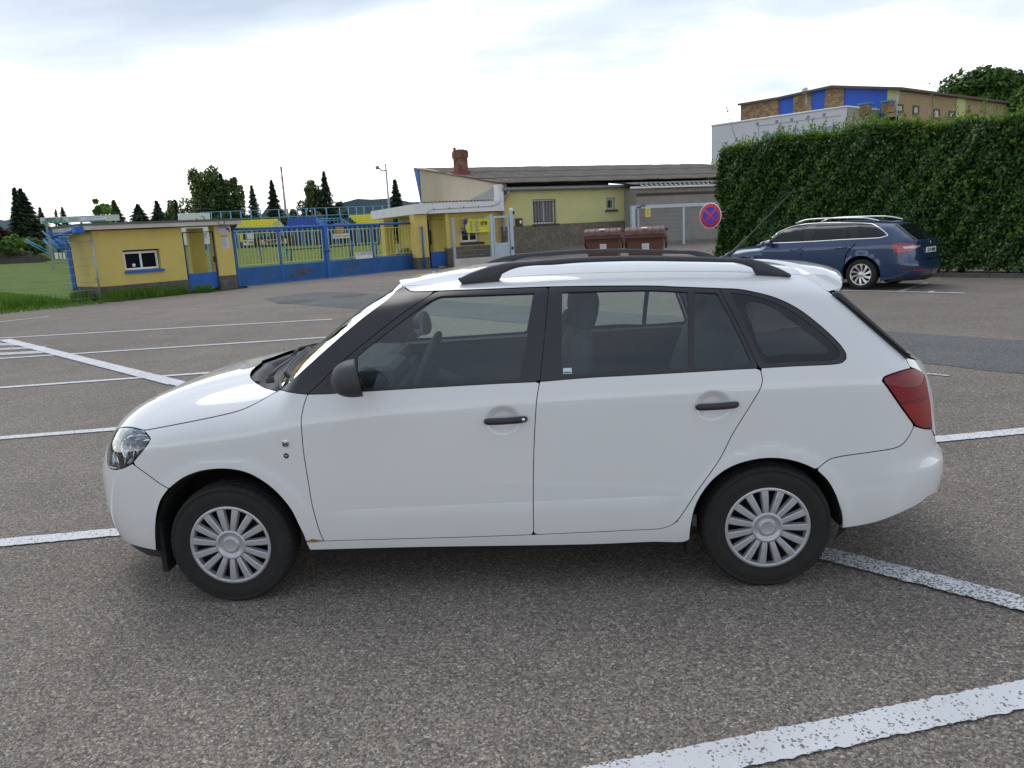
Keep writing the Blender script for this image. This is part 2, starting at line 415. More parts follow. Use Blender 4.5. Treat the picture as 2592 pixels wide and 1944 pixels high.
# ------------------------------------------------------------------ white estate car: skin tables (metres; x back from the front axle, z up)
WB = 2.462
WSK = Skin(
    side=[(.12, .735), (.17, .758), (.22, .776), (.27, .790), (.34, .801), (.45, .811), (.60, .817), (.75, .819), (.9, .820), (1.6, .82)],
    plan=[(-.9, -.012), (-.2, -.012), (.4, -.004), (1.2, 0), (2.0, -.002), (2.5, -.008), (2.9, -.025), (3.4, -.05)],
    crease=[(-.9, .73), (-.4, .755), (.1, .80), (.4, .85), (.9, .89), (1.5, .915), (2.2, .93), (3.0, .935), (3.4, .93)], kup=.27, tumble=.30, zb=1.0,
    F=[(.10, -.74), (.2, -.80), (.28, -.83), (.42, -.85), (.55, -.845), (.65, -.82), (.75, -.79), (.9, -.75), (1.6, -.72)], x1=.15, nf=2.8,
    R=[(.10, 3.16), (.20, 3.29), (.27, 3.37), (.35, 3.42), (.45, 3.435), (.505, 3.43), (.56, 3.395), (.7, 3.375), (.8, 3.36), (.9, 3.33), (1.0, 3.275), (1.1, 3.19), (1.2, 3.09), (1.3, 2.96), (1.36, 2.89), (1.6, 2.75)],
    a=[(.1, .6), (.9, .6), (1.05, .55), (1.35, .33), (1.6, .3)], nr=3.0,
    top=[(-.9, .40), (-.86, .56), (-.82, .68), (-.77, .765), (-.70, .825), (-.6, .877), (-.45, .936), (-.25, .988), (0, 1.028), (.15, 1.045), (.27, 1.07), (.36, 1.18), (.46, 1.36), (.6, 1.42), (.8, 1.435), (.95, 1.458), (1.15, 1.478), (1.6, 1.488), (2.0, 1.478), (2.3, 1.462), (2.6, 1.435), (2.85, 1.40), (3.4, 1.31)],
    D=[(-.9, .22), (.3, .22), (.75, .13), (3.4, .13)], pa=2.1, pb=3.8,
    flares=((.005, .30, .375, .43, .007), (WB-.005, .28, .36, .41, .007)))
def ZA(*p): return [(230+x/2.765, 680+y/2.765) for x, y in p]
def ZB(*p): return [(230+x/2.765, 1000+y/2.765) for x, y in p]
def ZC(*p): return [(850+x/2.765, 600+y/2.765) for x, y in p]
def ZD(*p): return [(1600+x/2.765, 620+y/2.765) for x, y in p]
def ZE(*p): return [(1650+x/2.765, 1000+y/2.765) for x, y in p]
def ZV(*p): return [(x*2592/2212, y*2592/2212) for x, y in p]
def side_curve(fn, px, smooth=True, proj=project, cam=None):
    d = catmull(px, 5.0) if smooth else np.vstack([catmull([px[i], px[i+1]], 5.0) for i in range(len(px)-1)])
    q = on_plane(d, (0, -.78, 0), (0, 1, 0)); g = np.stack([q[:, 0], q[:, 2]], 1)
    g[:, 0] = np.clip(g[:, 0], -.75, 3.3)
    return solve(fn, d, g)
PXC = dict(
    hood=ZA((1300, 862), (1230, 900), (1150, 945), (1050, 990), (850, 1040), (600, 1090), (375, 1133)),
    hl_top=ZA((375, 1133), (320, 1118), (265, 1109), (215, 1112), (178, 1130), (152, 1160)),
    hl_right=ZA((375, 1133), (418, 1196), (392, 1237), (350, 1290), (290, 1364)),
    hl_low=ZA((290, 1364), (262, 1380), (213, 1400), (165, 1405), (130, 1392), (114, 1350), (113, 1305)),
    hl_in=ZA((113, 1305), (122, 1240), (135, 1195), (152, 1160)),
    bumpseam=ZA((290, 1364), (400, 1443), (480, 1502), (545, 1540)),
    archF_a=ZB((545, 655), (640, 583), (750, 537), (880, 517), (1000, 522), (1100, 547), (1200, 600), (1300, 680), (1400, 800), (1460, 920), (1490, 980), (1505, 1030)),
    archF_b=ZB((545, 655), (490, 735), (462, 830), (452, 950), (458, 1088)),
    bumplow=ZB((458, 1088), (350, 1065), (250, 1030), (195, 985)),
    doorF=ZA((1517, 880), (1490, 960), (1472, 1060), (1475, 1120), (1485, 1250), (1500, 1360), (1520, 1480), (1548, 1650))+ZB((1575, 870), (1605, 965), (1632, 1022)),
    doorB=ZC((1428, 1012), (1418, 1060), (1405, 1150), (1397, 1270), (1390, 1400), (1385, 1550), (1383, 1659))+ZV((1152, 1090), (1153, 1155)),
    doorlowF=[ZB((1632, 1022))[0]]+ZV((830, 1165), (1000, 1160.5), (1153, 1155)),
    doorlowR=ZV((1153, 1155), (1300, 1148.5))+ZE((0, 940)),
    doorR_low=ZE((0, 940), (60, 935), (120, 918), (165, 893)),
    doorR_up=ZE((165, 893), (200, 850), (320, 670), (480, 440))+ZD((480, 1659), (700, 1330), (830, 1120), (895, 1010), (911, 960), (908, 910), (892, 862))[1:],
    beltF=ZC((1428, 1012), (1100, 1027), (700, 1050), (400, 1068), (150, 1083))+ZA((1660, 876), (1517, 880)),
    beltR=ZC((1428, 1012))+ZD((-300, 928), (0, 912), (400, 890), (700, 872), (892, 862)),
    pillarlow=ZA((1517, 880), (1440, 872), (1380, 862), (1325, 848), (1300, 862)),
    sillF=ZB((1505, 1030), (1570, 1026), (1632, 1022)),
    silllow=ZB((1520, 1086), (2212, 1068))+ZE((-400, 1046), (0, 1030), (230, 1028), (262, 1012)),
    archR_a=ZE((262, 1012), (275, 900), (300, 790), (350, 690), (430, 590), (540, 510), (660, 465), (800, 442), (930, 448), (1050, 478), (1150, 522)),
    archR_b=ZE((1150, 522), (1230, 600), (1290, 710), (1322, 820), (1330, 880), (1308, 935)),
    rbumpseam=ZD((1295, 1570), (1340, 1530), (1390, 1497), (1700, 1445), (1850, 1418), (1895, 1392), (1940, 1335), (1975, 1265)),
    tl_left=ZD((1975, 1265), (1870, 1120), (1780, 990), (1742, 943)),
    tl_top=ZD((1742, 943), (1762, 924), (1935, 866), (1960, 862)),
    tl_right=ZD((1960, 862), (2010, 882), (2036, 905), (2055, 970), (2075, 1080), (2087, 1180), (2094, 1288)),
    tl_low=ZD((2094, 1288), (2050, 1287), (2010, 1278), (1975, 1265)),
    tgseam=ZD((1942, 862), (1928, 825), (1912, 786)),
    dpillar=ZD((1912, 786), (1800, 690), (1650, 560), (1500, 430), (1375, 327)),
    spoil=ZD((1375, 327), (1290, 272), (1190, 208)),
    rbumplow=ZE((1308, 935), (1450, 915), (1600, 880), (1750, 820), (1880, 755), (1945, 700)),
    roofline=ZC((540, 383), (700, 378), (1100, 363), (1500, 348), (2212, 342))+ZD((300, 293), (610, 304), (750, 311), (850, 329), (1000, 369), (1150, 440), (1300, 550), (1420, 660), (1478, 728), (1500, 775), (1492, 808), (1462, 826), (1420, 834), (1150, 847), (892, 862)),
    rooffront=ZC((475, 340), (490, 358), (512, 374), (540, 383)),
    wsedge=ZA((1325, 848), (1420, 765), (1500, 693), (1700, 513), (1900, 343), (2100, 190))+ZC((420, 372), (455, 346), (475, 340)),
)
WSK.nfx = 1
def Z2(*p): return [(600+x/6.32, 880+y/6.32) for x, y in p]
PXC['hoodback'] = Z2((640, 700), (430, 638), (300, 560), (220, 478), (214, 430), (240, 365), (330, 285), (450, 198))
PXC['aframe'] = [(778, 997.5), (806, 973), (847, 932), (901, 885), (970, 830), (1041, 777.5), (1085, 749), (1103.2, 737.2)]
PXC['bframe'] = ZC((1490, 349), (1478, 500), (1465, 640), (1448, 830), (1428, 1012))
PXC['cframe'] = ZD((612, 304), (655, 388), (720, 513), (800, 672), (866, 812), (892, 862))
PXC['gl_f'] = [ZC((150, 1057), (150, 835)), ZC((150, 835), (250, 752), (400, 637), (560, 517), (650, 452), (712, 420), (745, 411)), ZC((745, 411), (1100, 401), (1388, 392)), ZC((1388, 392), (1360, 560), (1320, 800), (1285, 990)), ZC((1285, 990), (700, 1028), (150, 1057))]
PXC['gl_s'] = [ZC((140, 1060), (140, 842)), ZC((140, 842), (100, 880), (-30, 1000), (-75, 1040), (-95, 1072)), ZC((-95, 1072), (30, 1066), (140, 1060))]
PXC['gl_r'] = [ZC((1587, 385), (2212, 372))+ZD((390, 330)), ZD((390, 330), (397, 866)), ZD((397, 866))+ZC((2212, 917), (1580, 968)), ZC((1580, 968), (1587, 385))]
PXC['gl_q'] = [ZD((440, 331), (594, 336)), ZD((594, 336), (650, 440), (712, 560), (775, 690), (838, 832)), ZD((838, 832), (640, 850), (440, 863)), ZD((440, 863), (440, 331))]
PXC['gl_b'] = [ZD((690, 334), (750, 339), (850, 357), (1000, 404), (1150, 485), (1300, 596), (1400, 686), (1452, 752), (1450, 778), (1430, 795), (1390, 804), (1200, 812), (922, 824)), ZD((922, 824), (880, 740), (800, 565), (735, 420), (690, 334))]
PXC['gl_bc'] = [ZD((795, 412), (815, 396), (905, 402), (1000, 442), (1100, 512), (1200, 582), (1300, 662), (1378, 722), (1384, 742), (1350, 755), (1100, 762), (940, 772), (905, 740), (840, 560), (800, 450), (795, 412))]

M_WHITE = pm('white_paint', (.66, .665, .67), rough=.42, var=.012, scale=3, coat=1.0, spec=.5, crough=.03)
M_BLKP = pm('black_trim_plastic', (.022, .022, .024), rough=.5, var=.15, scale=40, bump=.0004, bscale=900)
M_RAIL = pm('rail_plastic', (.035, .037, .042), rough=.55, var=.12, scale=30, bump=.0003, bscale=1200)
M_BLKF = pm('black_window_frame', (.018, .018, .022), rough=.32, var=.1, scale=10)
M_BLKG = pm('gloss_black', (.008, .008, .01), rough=.06, var=.1, scale=10)
M_DARK = pm('underbody_black', (.008, .008, .008), rough=.9, var=.3, scale=8)
M_RUB = pm('tyre_rubber', (.0095, .0092, .009), rough=.8, var=.3, scale=14, dirt=(.022, .02, .018), dscale=6, damt=.35, bump=.0006, bscale=220)
M_SILV = pm('silver_wheel_paint', (.46, .47, .49), rough=.36, var=.05, scale=8, metal=.55, coat=.3)
M_CHROME = pm('chrome', (.75, .76, .78), rough=.08, var=.04, scale=6, metal=1.0)
M_GREY = pm('grey_interior_cloth', (.045, .05, .055), rough=.9, var=.15, scale=30)
M_GREYL = pm('light_interior_trim', (.16, .165, .17), rough=.8, var=.1, scale=12)
M_RUST = pm('rust', (.30, .16, .04), rough=.9, var=.4, scale=60)
M_GLASS = glassmat('side_glass', (.84, .92, .89), .85)
M_GLASSW = glassmat('windscreen_glass', (.72, .80, .78), 1.25)
M_LENS = glassmat('clear_lens', (.93, .95, .96), 1.0)
def red_lens():
    m, N, L, b = nodemat('red_lens'); tc = N.new('ShaderNodeTexCoord'); sp = N.new('ShaderNodeSeparateXYZ'); L.new(tc.outputs['Object'], sp.inputs[0])
    cr = N.new('ShaderNodeValToRGB'); L.new(sp.outputs['Z'], cr.inputs[0]); e = cr.color_ramp.elements
    e[0].position = .60; e[0].color = (0.124, 0.0020, 0.0074, 1); e[1].position = .96; e[1].color = (0.260, 0.0040, 0.0186, 1)
    for p, c in ((.68, (0.124, 0.0030, 0.0087, 1)), (.712, (0.322, 0.0090, 0.0074, 1)), (.815, (0.341, 0.0100, 0.0074, 1)), (.825, (0.161, 0.0025, 0.0074, 1)), (.84, (0.279, 0.0060, 0.0099, 1)), (.895, (0.260, 0.0050, 0.0099, 1)), (.905, (0.223, 0.0030, 0.0136, 1))):
        q = e.new(p); q.color = c
    w = N.new('ShaderNodeTexWave'); w.bands_direction = 'Z'; w.inputs['Scale'].default_value = 45; L.new(tc.outputs['Object'], w.inputs['Vector'])
    bp = N.new('ShaderNodeBump'); bp.inputs['Distance'].default_value = .0006; L.new(w.outputs['Fac'], bp.inputs['Height'])
    n = N.new('ShaderNodeTexNoise'); n.inputs['Scale'].default_value = 9; L.new(tc.outputs['Object'], n.inputs['Vector'])
    mx = N.new('ShaderNodeMixRGB'); mx.blend_type = 'MULTIPLY'; mx.inputs[0].default_value = .45; L.new(cr.outputs[0], mx.inputs[1]); L.new(n.outputs['Fac'], mx.inputs[2])
    L.new(mx.outputs[0], b.inputs['Base Color']); L.new(bp.outputs[0], b.inputs['Normal'])
    b.inputs['Roughness'].default_value = .4; b.inputs['Specular IOR Level'].default_value = .25; b.inputs['Coat Weight'].default_value = .25; b.inputs['Coat Roughness'].default_value = .02
    return m
M_REDL = red_lens()

def build_white_car():
    car = empty('estate_car', (0, 0, 0)); tag(car, 'white estate car with black roof rails parked across the bay lines in the foreground', 'car')
    C = {k: side_curve(WSK.P, v) for k, v in PXC.items() if not isinstance(v[0], list) and k not in ('hoodback',)}
    LP = {k: np.vstack([side_curve(WSK.P, s) for s in v]) for k, v in PXC.items() if isinstance(v[0], list)}
    r = lambda k: C[k][::-1]
    S = WSK.P
    def seg(k, a, b):      # part of the roof line between two x positions
        c = C[k]; X = S(c)[:, 0]; i = int(np.argmin(np.abs(X[:200]-a))); j = int(np.argmin(np.abs(X[:230]-b))) if b < 2.6 else len(c)-1
        return c[i:j+1] if j >= i else c[j:i+1][::-1]
    # hollows behind the door handles
    hand = []
    for cx, cy in ((850+1170/2.765, 600+1282/2.765), (1600+568/2.765, 620+1123/2.765)):
        q = side_curve(WSK.P, [(cx, cy), (cx+3, cy)])[0]; hand.append(q)
        def dent(x, z, q=q):
            d = np.hypot((x-q[0])/.083, (z-q[1])/.070); return .022*(1-sstep(.45, 1.0, d))
        WSK.dents.append(dent)
    crz = pchip([.40, .47, 1.1, 1.42, 2.05, 2.12], [.441, .443, .452, .455, .462, .463])
    def crease(x, z):
        f = sstep(.44, .60, x)*(1-sstep(1.95, 2.10, x)); d = crz(x)-z
        return f*.008*np.where(d > 0, np.exp(-d/.022), 0)
    WSK.dents.append(crease)
    ex = [np.vstack([ring_offset(q, (.083*k, .070*k), int(10+26*k)) for k in (.2, .4, .52, .62, .72, .82, .9, 1.0)]) for q in hand]
    xs = np.arange(.46, 2.1, .02); lines = np.vstack([np.stack([xs, crz(xs)+o], 1) for o in (.014, .0008, -.0008, -.012, -.030)])
    crease_near = lambda G: np.abs(G[:, 1]-crz(G[:, 0])+.012) < .028
    pair = lambda nm, d, m, lab=None: [put(nm, d, m, car), put(nm, mirror_data(d), m, car)]
    # --- painted panels
    fender = np.vstack([C['hood'], C['hl_right'], C['bumpseam'], C['archF_a'], C['sillF'], r('doorF'), C['pillarlow']])
    pair('front_fender', panel_data(S, fender), M_WHITE)
    fd = np.vstack([C['doorF'], C['doorlowF'], r('doorB'), C['beltF']])
    doors = pair('front_door', panel_data(S, fd, extra=np.vstack([ex[0], lines]), ne=6e-4, avoid=crease_near), M_WHITE)
    rd = np.vstack([r('doorB')[::-1], C['doorlowR'], C['doorR_low'], C['doorR_up'], r('beltR')])
    rdoors = pair('rear_door', panel_data(S, rd, extra=np.vstack([ex[1], lines]), ne=6e-4, avoid=crease_near), M_WHITE)
    # roof side + quarter: up to the line hidden by the rail
    seamx = np.linspace(S(C['spoil'])[-1][0], S(C['rooffront'])[0][0], 90); ys = -np.interp(seamx, [.83, 1.0, 2.5, 2.7], [abs(S(C['rooffront'])[0][1]), .53, .53, abs(S(C['spoil'])[-1][1])])
    top3 = WSK.H(np.stack([seamx, ys], 1)); roofseam = np.stack([top3[:, 0], top3[:, 2]], 1)
    x2 = WSK.R(roofseam[:, 1])-WSK.a(roofseam[:, 1])
    k = roofseam[:, 0] > x2      # rear corner parameters
    if k.any():
        vv = np.interp((roofseam[k, 0]-x2[k])/WSK.a(roofseam[k, 1]), WSK.rX, WSK.ru); roofseam[k, 0] = x2[k]+vv*WSK.Lr
    quarter = np.vstack([C['rooffront'], C['roofline'], r('doorR_up'), C['archR_a'], C['rbumpseam'], C['tl_left'], C['tl_top'], C['tgseam'], C['dpillar'], C['spoil'], roofseam])
    qd = panel_data(S, quarter, gap=.0018)
    pair('rear_quarter', qd, M_WHITE)
    sill = np.vstack([C['sillF'][::-1][-1:], C['sillF'], C['doorlowF'], C['doorlowR'], C['doorR_low'], C['doorR_low'][-1:]+[.016, .012], C['archR_a'][:1]+[.002, .016], r('silllow')])
    sills = pair('sill', panel_data(S, sill, off=.0012), M_WHITE)
    # bonnet
    hb = catmull(PXC['hoodback'], 5.0); q0 = on_plane(hb, (0, 0, 1.0), (0, 0, 1)); hbp = solve(WSK.H, hb, q0[:, :2]); hbp = hbp[hbp[:, 1] < -.06]
    hood3 = S(C['hood'])[:, :2]; hl3 = S(C['hl_top'])[:, :2]
    nose = catmull([hl3[-1], (-.735, -.25), (-.752, 0.0)], .02)
    back = np.vstack([hbp, [(hbp[-1][0]-.03, -.001)]])
    hood = np.vstack([back[::-1], hood3, hl3[1:], nose[1:]])
    hood = np.vstack([hood, (hood*[1, -1])[::-1][1:-1]])
    put('bonnet', panel_data(WSK.H, hood, out=(0, 0, 1), step=.03, edge=.02), M_WHITE, car)
    # roof
    xf = S(C['rooffront'])[0]; fr = catmull([(xf[0], ys[-1]), (xf[0]-.055, ys[-1]*.5), (xf[0]-.07, 0)], .02)
    ro = np.vstack([np.stack([seamx[::-1], ys[::-1]], 1)[::-1], fr[1:]])
    rb = S(C['spoil'])[-1]
    ro = np.vstack([ro, (ro*[1, -1])[::-1][1:], ]); 
    put('roof', panel_data(WSK.H, ro, out=(0, 0, 1), step=.04, edge=.02, gap=-.004, flange=0, off=-.0005), M_WHITE, car)
    hd = panel_data(WSK.H, ro*[.985, .97]+[.025, 0], out=(0, 0, 1), step=.08, edge=.05, off=.035, flange=0)
    put('headliner', hd, M_GREYL, car)
    # bumpers (both halves in one piece)
    def ends(c, s_end): return np.array([[s_end, c]])
    sF = WSK.x1-WSK.Lf
    low = np.vstack([C['bumplow'], [(sF*.8, .235), (sF, .235)]])
    fb = np.vstack([C['bumpseam'], C['archF_b'], catmull(low, .02), [(sF, .40), (sF, .62), (sF, .70)], catmull([(sF, .70), (C['hl_in'][-1][0]-.12, .715), C['hl_in'][-1]], .02), C['hl_in'][::-1], C['hl_low'][::-1]])
    fog = np.array([(C['bumplow'][-1][0]-.02+dx, z) for dx, z in ((0, .33), (-.16, .33), (-.20, .45), (-.02, .47))])
    fdta = panel_data(S, fb, holes=[catmull(np.vstack([fog, fog[:1]]), .02)[:-1]], gap=.0025)
    put('front_bumper', join_data(fdta, mirror_data(fdta)), M_WHITE, car)
    fgd = panel_data(S, catmull(np.vstack([fog, fog[:1]]), .02)[:-1], off=.012, flange=0)
    pair('fog_light_grille', fgd, M_BLKP)
    gr = np.vstack([catmull([(sF, .715), (C['hl_in'][-1][0]-.12, .722), C['hl_in'][-1]+[-.02, .004]], .02), [(C['hl_in'][-1][0]-.12, .765), (sF, .765)]])
    gd = panel_data(S, gr, off=.012, flange=0); put('radiator_grille', join_data(gd, mirror_data(gd)), M_BLKP, car)
    lip = np.vstack([C['archF_b'][-1:], catmull(low, .02), [(sF, .19)], [(C['bumplow'][-1][0]+.04, .185), (C['bumplow'][10][0], .165), (C['archF_b'][-1][0]+.01, .175)]])
    ld = panel_data(S, lip, off=.012, flange=.03); put('bumper_lip', join_data(ld, mirror_data(ld)), M_BLKP, car)
    x2r = 3.43-.6; sR = x2r+WSK.Lr
    rlow = np.vstack([C['rbumplow'][:-1], [(C['rbumplow'][-1][0]+.3, .33), (sR, .33)]])
    rbp = np.vstack([C['rbumpseam'], C['tl_low'][::-1], [(C['tl_low'][0][0]+.1, .60), (sR, .60), (sR, .45)], catmull(rlow, .03)[::-1], C['archR_b'][::-1]])
    rbd = panel_data(S, rbp, gap=.0025); put('rear_bumper', join_data(rbd, mirror_data(rbd)), M_WHITE, car)
    tg = np.vstack([C['tl_right'], [(C['tl_low'][0][0]+.1, .61), (sR, .61), (sR, .98)], [(C['tgseam'][-1][0]+.12, .985)], C['tgseam'][::-1]])
    td = panel_data(S, tg, gap=.003); put('tailgate', join_data(td, mirror_data(td)), M_WHITE, car)
    zz = C['dpillar'][:, 1]; ins = C['dpillar']+np.array([.03, 0]); 
    # rear screen: loft between the two roof pillars
    e0 = S(C['dpillar'])[::3]; v = []; f = []; nn = 13
    for p in e0:
        for j in range(nn):
            t = -1+2*j/(nn-1); b = .125*(1-abs(t)**2.4)
            v.append((p[0]+.012+b, -p[1]*t if t >= 0 else -p[1]*t, p[2]+.02*(1-t*t)))
    f = [(i*nn+j, i*nn+j+1, (i+1)*nn+j+1, (i+1)*nn+j) for i in range(len(e0)-1) for j in range(nn-1)]
    link('rear_window', mesh('rear_window', v, f, glassmat('rear_glass', (.22, .25, .25), 1.2), smooth=True), car)
    st = MB()
    for s_ in (-1, 1):
        pts = [(p[0]+.012, -s_*abs(p[1])*1.0, p[2]+.004) for p in e0]
        st.tube(pts, .016, 6)
    st.build('rear_window_seal', M_BLKG, car)
    # roof spoiler: lofted lip over the rear screen, its ends follow the seam on the roof pillar
    e_ = S(C['spoil']); pb_, pt_ = e_[0], e_[-1]; v = []; ny = 27
    for i in range(ny):
        t = -1+2*i/(ny-1); a = abs(t); sg = 1 if t > 0 else -1
        yt, yb_ = abs(pt_[1])*a, abs(pb_[1])*a
        x0 = pt_[0]-.045*(1-a*a); z0 = WSK.H(np.array([[x0, -yt]]))[0][2]
        xe = 2.965-.135*a**2.2; zt = 1.392-.030*a**2; xb = pb_[0]+.09*(1-a**2.2); zb_ = pb_[2]+.002+.02*(1-a*a)
        sec = [(x0, z0-.0005, 0), (x0*.7+xe*.3, z0*.72+(zt+.012)*.28+.006, .15), (x0*.35+xe*.65, z0*.35+(zt+.012)*.65+.006, .3), (xe-.028, zt+.006, .42), (xe-.008, zt-.003, .48), (xe, zt-.018, .55), (xe-.003, zt-.034, .62), (xe-.018, zt-.050, .72), (xb+.02, zb_+.004, .95), (xb, zb_, 1), (xb-.02, zb_+.014, .8), (x0+.01, z0-.02, .1)]
        v += [(x, sg*(yt+(yb_-yt)*q-(.0 if a < 1 else 0)), z) for x, z, q in sec]; m = len(sec)
    f = [(i*m+j, i*m+(j+1) % m, (i+1)*m+(j+1) % m, (i+1)*m+j) for i in range(ny-1) for j in range(m)]
    f += [tuple(range(m))[::-1], tuple((ny-1)*m+j for j in range(m))]
    link('roof_spoiler', mesh('roof_spoiler', v, f, M_WHITE, smooth=[True]*(len(f)-2)+[False, False]), car)
    # --- windscreen
    e0 = S(C['wsedge'])[::4]; nn = 21; v = []; nE = len(e0)
    if np.linalg.norm(e0[-1]-S(C['wsedge'])[-1]) > 1e-6: e0 = np.vstack([e0, S(C['wsedge'])[-1:]]); nE += 1
    fr3 = WSK.H(fr); fr3 = fr3[np.argsort(np.abs(fr3[:, 1]))]
    for i, p in enumerate(e0):
        u = i/(nE-1)
        for j in range(nn):
            t = -1+2*j/(nn-1); at = abs(t)
            bot = np.array([-.15*(1-t*t), 0, .012*(1-t*t)]); yt = at*abs(e0[-1][1])
            top = np.array([np.interp(yt, np.abs(fr3[:, 1]), fr3[:, 0])-e0[-1][0]+.012, 0, np.interp(yt, np.abs(fr3[:, 1]), fr3[:, 2])-e0[-1][2]-.010])*(1-t*t*.3)
            mid = .014*math.sin(math.pi*u)*(1-t*t)
            q_ = bot*(1-u)+top*u
            v.append((p[0]+.006+q_[0]-mid*.5, abs(p[1])*t, p[2]-.003+q_[2]+mid))
    f = [(i*nn+j, i*nn+j+1, (i+1)*nn+j+1, (i+1)*nn+j) for i in range(nE-1) for j in range(nn-1)]
    link('windscreen', mesh('windscreen', v, f, M_GLASSW, smooth=True), car)
    rub = MB(); rub.tube([v[j] for j in range(nn)], .008, 6); rub.tube([v[(nE-1)*nn+j] for j in range(nn)], .007, 6)
    rub.build('windscreen_seal', M_BLKP, car)
    # scuttle between bonnet and windscreen
    sc_v = []; hp = WSK.H(back); hp = np.vstack([hp, (hp*[1, -1, 1])[::-1][1:]]); hp[:, 2] -= .012
    hp = catmull(hp[np.argsort(hp[:, 1])], .04); base = np.array(v[:nn])
    nb_ = 41; yb = np.linspace(-.64, .64, nb_)
    fx = np.interp(yb, hp[:, 1], hp[:, 0]); fz = np.interp(yb, hp[:, 1], hp[:, 2]); bx = np.interp(yb, base[:, 1], base[:, 0]); bz = np.interp(yb, base[:, 1], base[:, 2])
    rows = ((-.02, -.01), (.12, 0), (.3, -.004), (.36, -.03), (.6, -.04), (.85, -.03), (1.02, -.004))
    for t, dz in rows:
        for k_ in range(nb_): sc_v.append((fx[k_]+(bx[k_]-fx[k_])*t, yb[k_], fz[k_]+(bz[k_]-fz[k_])*t+dz))
    f = [(i*nb_+j, (i+1)*nb_+j, (i+1)*nb_+j+1, i*nb_+j+1) for i in range(len(rows)-1) for j in range(nb_-1)]
    scut = link('scuttle_panel', mesh('scuttle_panel', sc_v, f, M_BLKP, smooth=True), car)
    sl = MB()
    for i in range(6):
        t = .06+.035*i
        for s_ in (-1, 1):
            yy = np.linspace(-.53, -.43, 6)*s_; px_ = [np.interp(abs(y)*-1, yb, fx)+(np.interp(-abs(y), yb, bx)-np.interp(-abs(y), yb, fx))*t for y in yy]
            pz = [np.interp(-abs(y), yb, fz)+.004 for y in yy]; sl.tube(list(zip(px_, yy, pz)), .004, 5)
    sl.build('scuttle_slat', M_RAIL, scut)
    for ya, yb_, off in ((-.50, .02, .03), (.12, .60, .03)):
        w = MB(); x0 = np.interp(ya, yb, fx)*.35+np.interp(ya, yb, bx)*.65; z0 = np.interp(ya, yb, fz)
        bl = [(np.interp(y, yb, bx)+.03+.05*u, y, np.interp(y, yb, bz)+.03+.045*u) for u, y in zip(np.linspace(0, 1, 8), np.linspace(ya, yb_, 8))]
        w.lathe([(.0, .03), (.018, .028), (.022, 0)], 12, Matrix.Translation((x0, ya, z0-.01)))
        mid = Vector(bl[4]); w.tube([(x0, ya, z0+.015), (x0+.0, ya+.1, z0+.035), tuple(mid+Vector((-.01, 0, .012)))], [.011, .009, .006], 6)
        wo = w.build('wiper', M_BLKP, car); b2 = MB(); b2.tube(bl, .007, 5); b2.tube([tuple(Vector(p)+Vector((-.004, 0, .01))) for p in bl], .0045, 5); b2.build('wiper_blade', M_BLKF, wo)
    # --- black glasshouse frames and glass
    ap = np.vstack([C['wsedge'], C['rooffront'], seg('roofline', .89, S(C['aframe'])[-1][0]), r('aframe'), C['pillarlow'][:-6]])
    pair('windscreen_pillar', panel_data(S, ap, gap=.0015, off=.001), M_BLKF)
    ff = np.vstack([C['aframe'], seg('roofline', S(C['aframe'])[-1][0], S(C['bframe'])[0][0]), C['bframe'], C['beltF']])
    for fo, mir in zip(doors, (0, 1)):
        d = panel_data(S, ff, holes=[LP['gl_f'], LP['gl_s']], gap=.0012, off=.002, step=.05); w = put('window_frame', mirror_data(d) if mir else d, M_BLKF, fo)
        d = panel_data(S, LP['gl_f'], gap=-.004, off=.009, flange=0, step=.06); put('window', mirror_data(d) if mir else d, M_GLASS, fo)
        d = panel_data(S, LP['gl_s'], gap=-.002, off=.003, flange=0, step=.06); put('mirror_base', mirror_data(d) if mir else d, M_BLKP, fo)
    rf = np.vstack([C['bframe'], C['beltR'], r('cframe'), seg('roofline', S(C['cframe'])[0][0], S(C['bframe'])[0][0])])
    for fo, mir in zip(rdoors, (0, 1)):
        d = panel_data(S, rf, holes=[LP['gl_r'], LP['gl_q']], gap=.0012, off=.002, step=.05); put('window_frame', mirror_data(d) if mir else d, M_BLKF, fo)
        for nm, l in (('window', 'gl_r'), ('quarter_light', 'gl_q')):
            d = panel_data(S, LP[l], gap=-.004, off=.009, flange=0, step=.06); put(nm, mirror_data(d) if mir else d, M_GLASS, fo)
    i0 = int(np.argmin(np.abs(S(C['roofline'])[:230, 0]-S(C['cframe'])[0][0])))
    qf = np.vstack([C['cframe'][::-1], C['roofline'][i0:]])
    pair('quarter_frame', panel_data(S, qf, holes=[LP['gl_b']], gap=.0012, off=.002, step=.05), M_BLKF)
    pair('quarter_glass_border', panel_data(S, LP['gl_b'], holes=[LP['gl_bc']], gap=0, off=.0055, step=.06, flange=0), M_BLKG)
    pair('quarter_window', panel_data(S, LP['gl_b'], gap=0, off=.007, step=.06, flange=0), M_GLASS)
    # --- lamps
    hl = np.vstack([C['hl_top'], C['hl_in'][::-1], C['hl_low'][::-1], r('hl_right')])
    for mir in (0, 1):
        mk = lambda d: mirror_data(d) if mir else d
        lens = put('headlight', mk(panel_data(S, hl, gap=.003, off=-.001, flange=.03, step=.025)), M_LENS, car)
        c = hl.mean(0)
        put('reflector', mk(panel_data(S, c+(hl-c)*1.0, gap=.0, off=.04, flange=-.038, step=.012, extra=None)), M_CHROME, lens)
        zs = np.linspace(0, 1, 9); xa = np.interp(zs, [0, 1], [hl[:, 0].min()+.03, hl[:, 0].max()-.03])
        bar = S(np.stack([xa, .765+.018*np.sin(zs*3.14)*-1+.02*zs], 1)); 
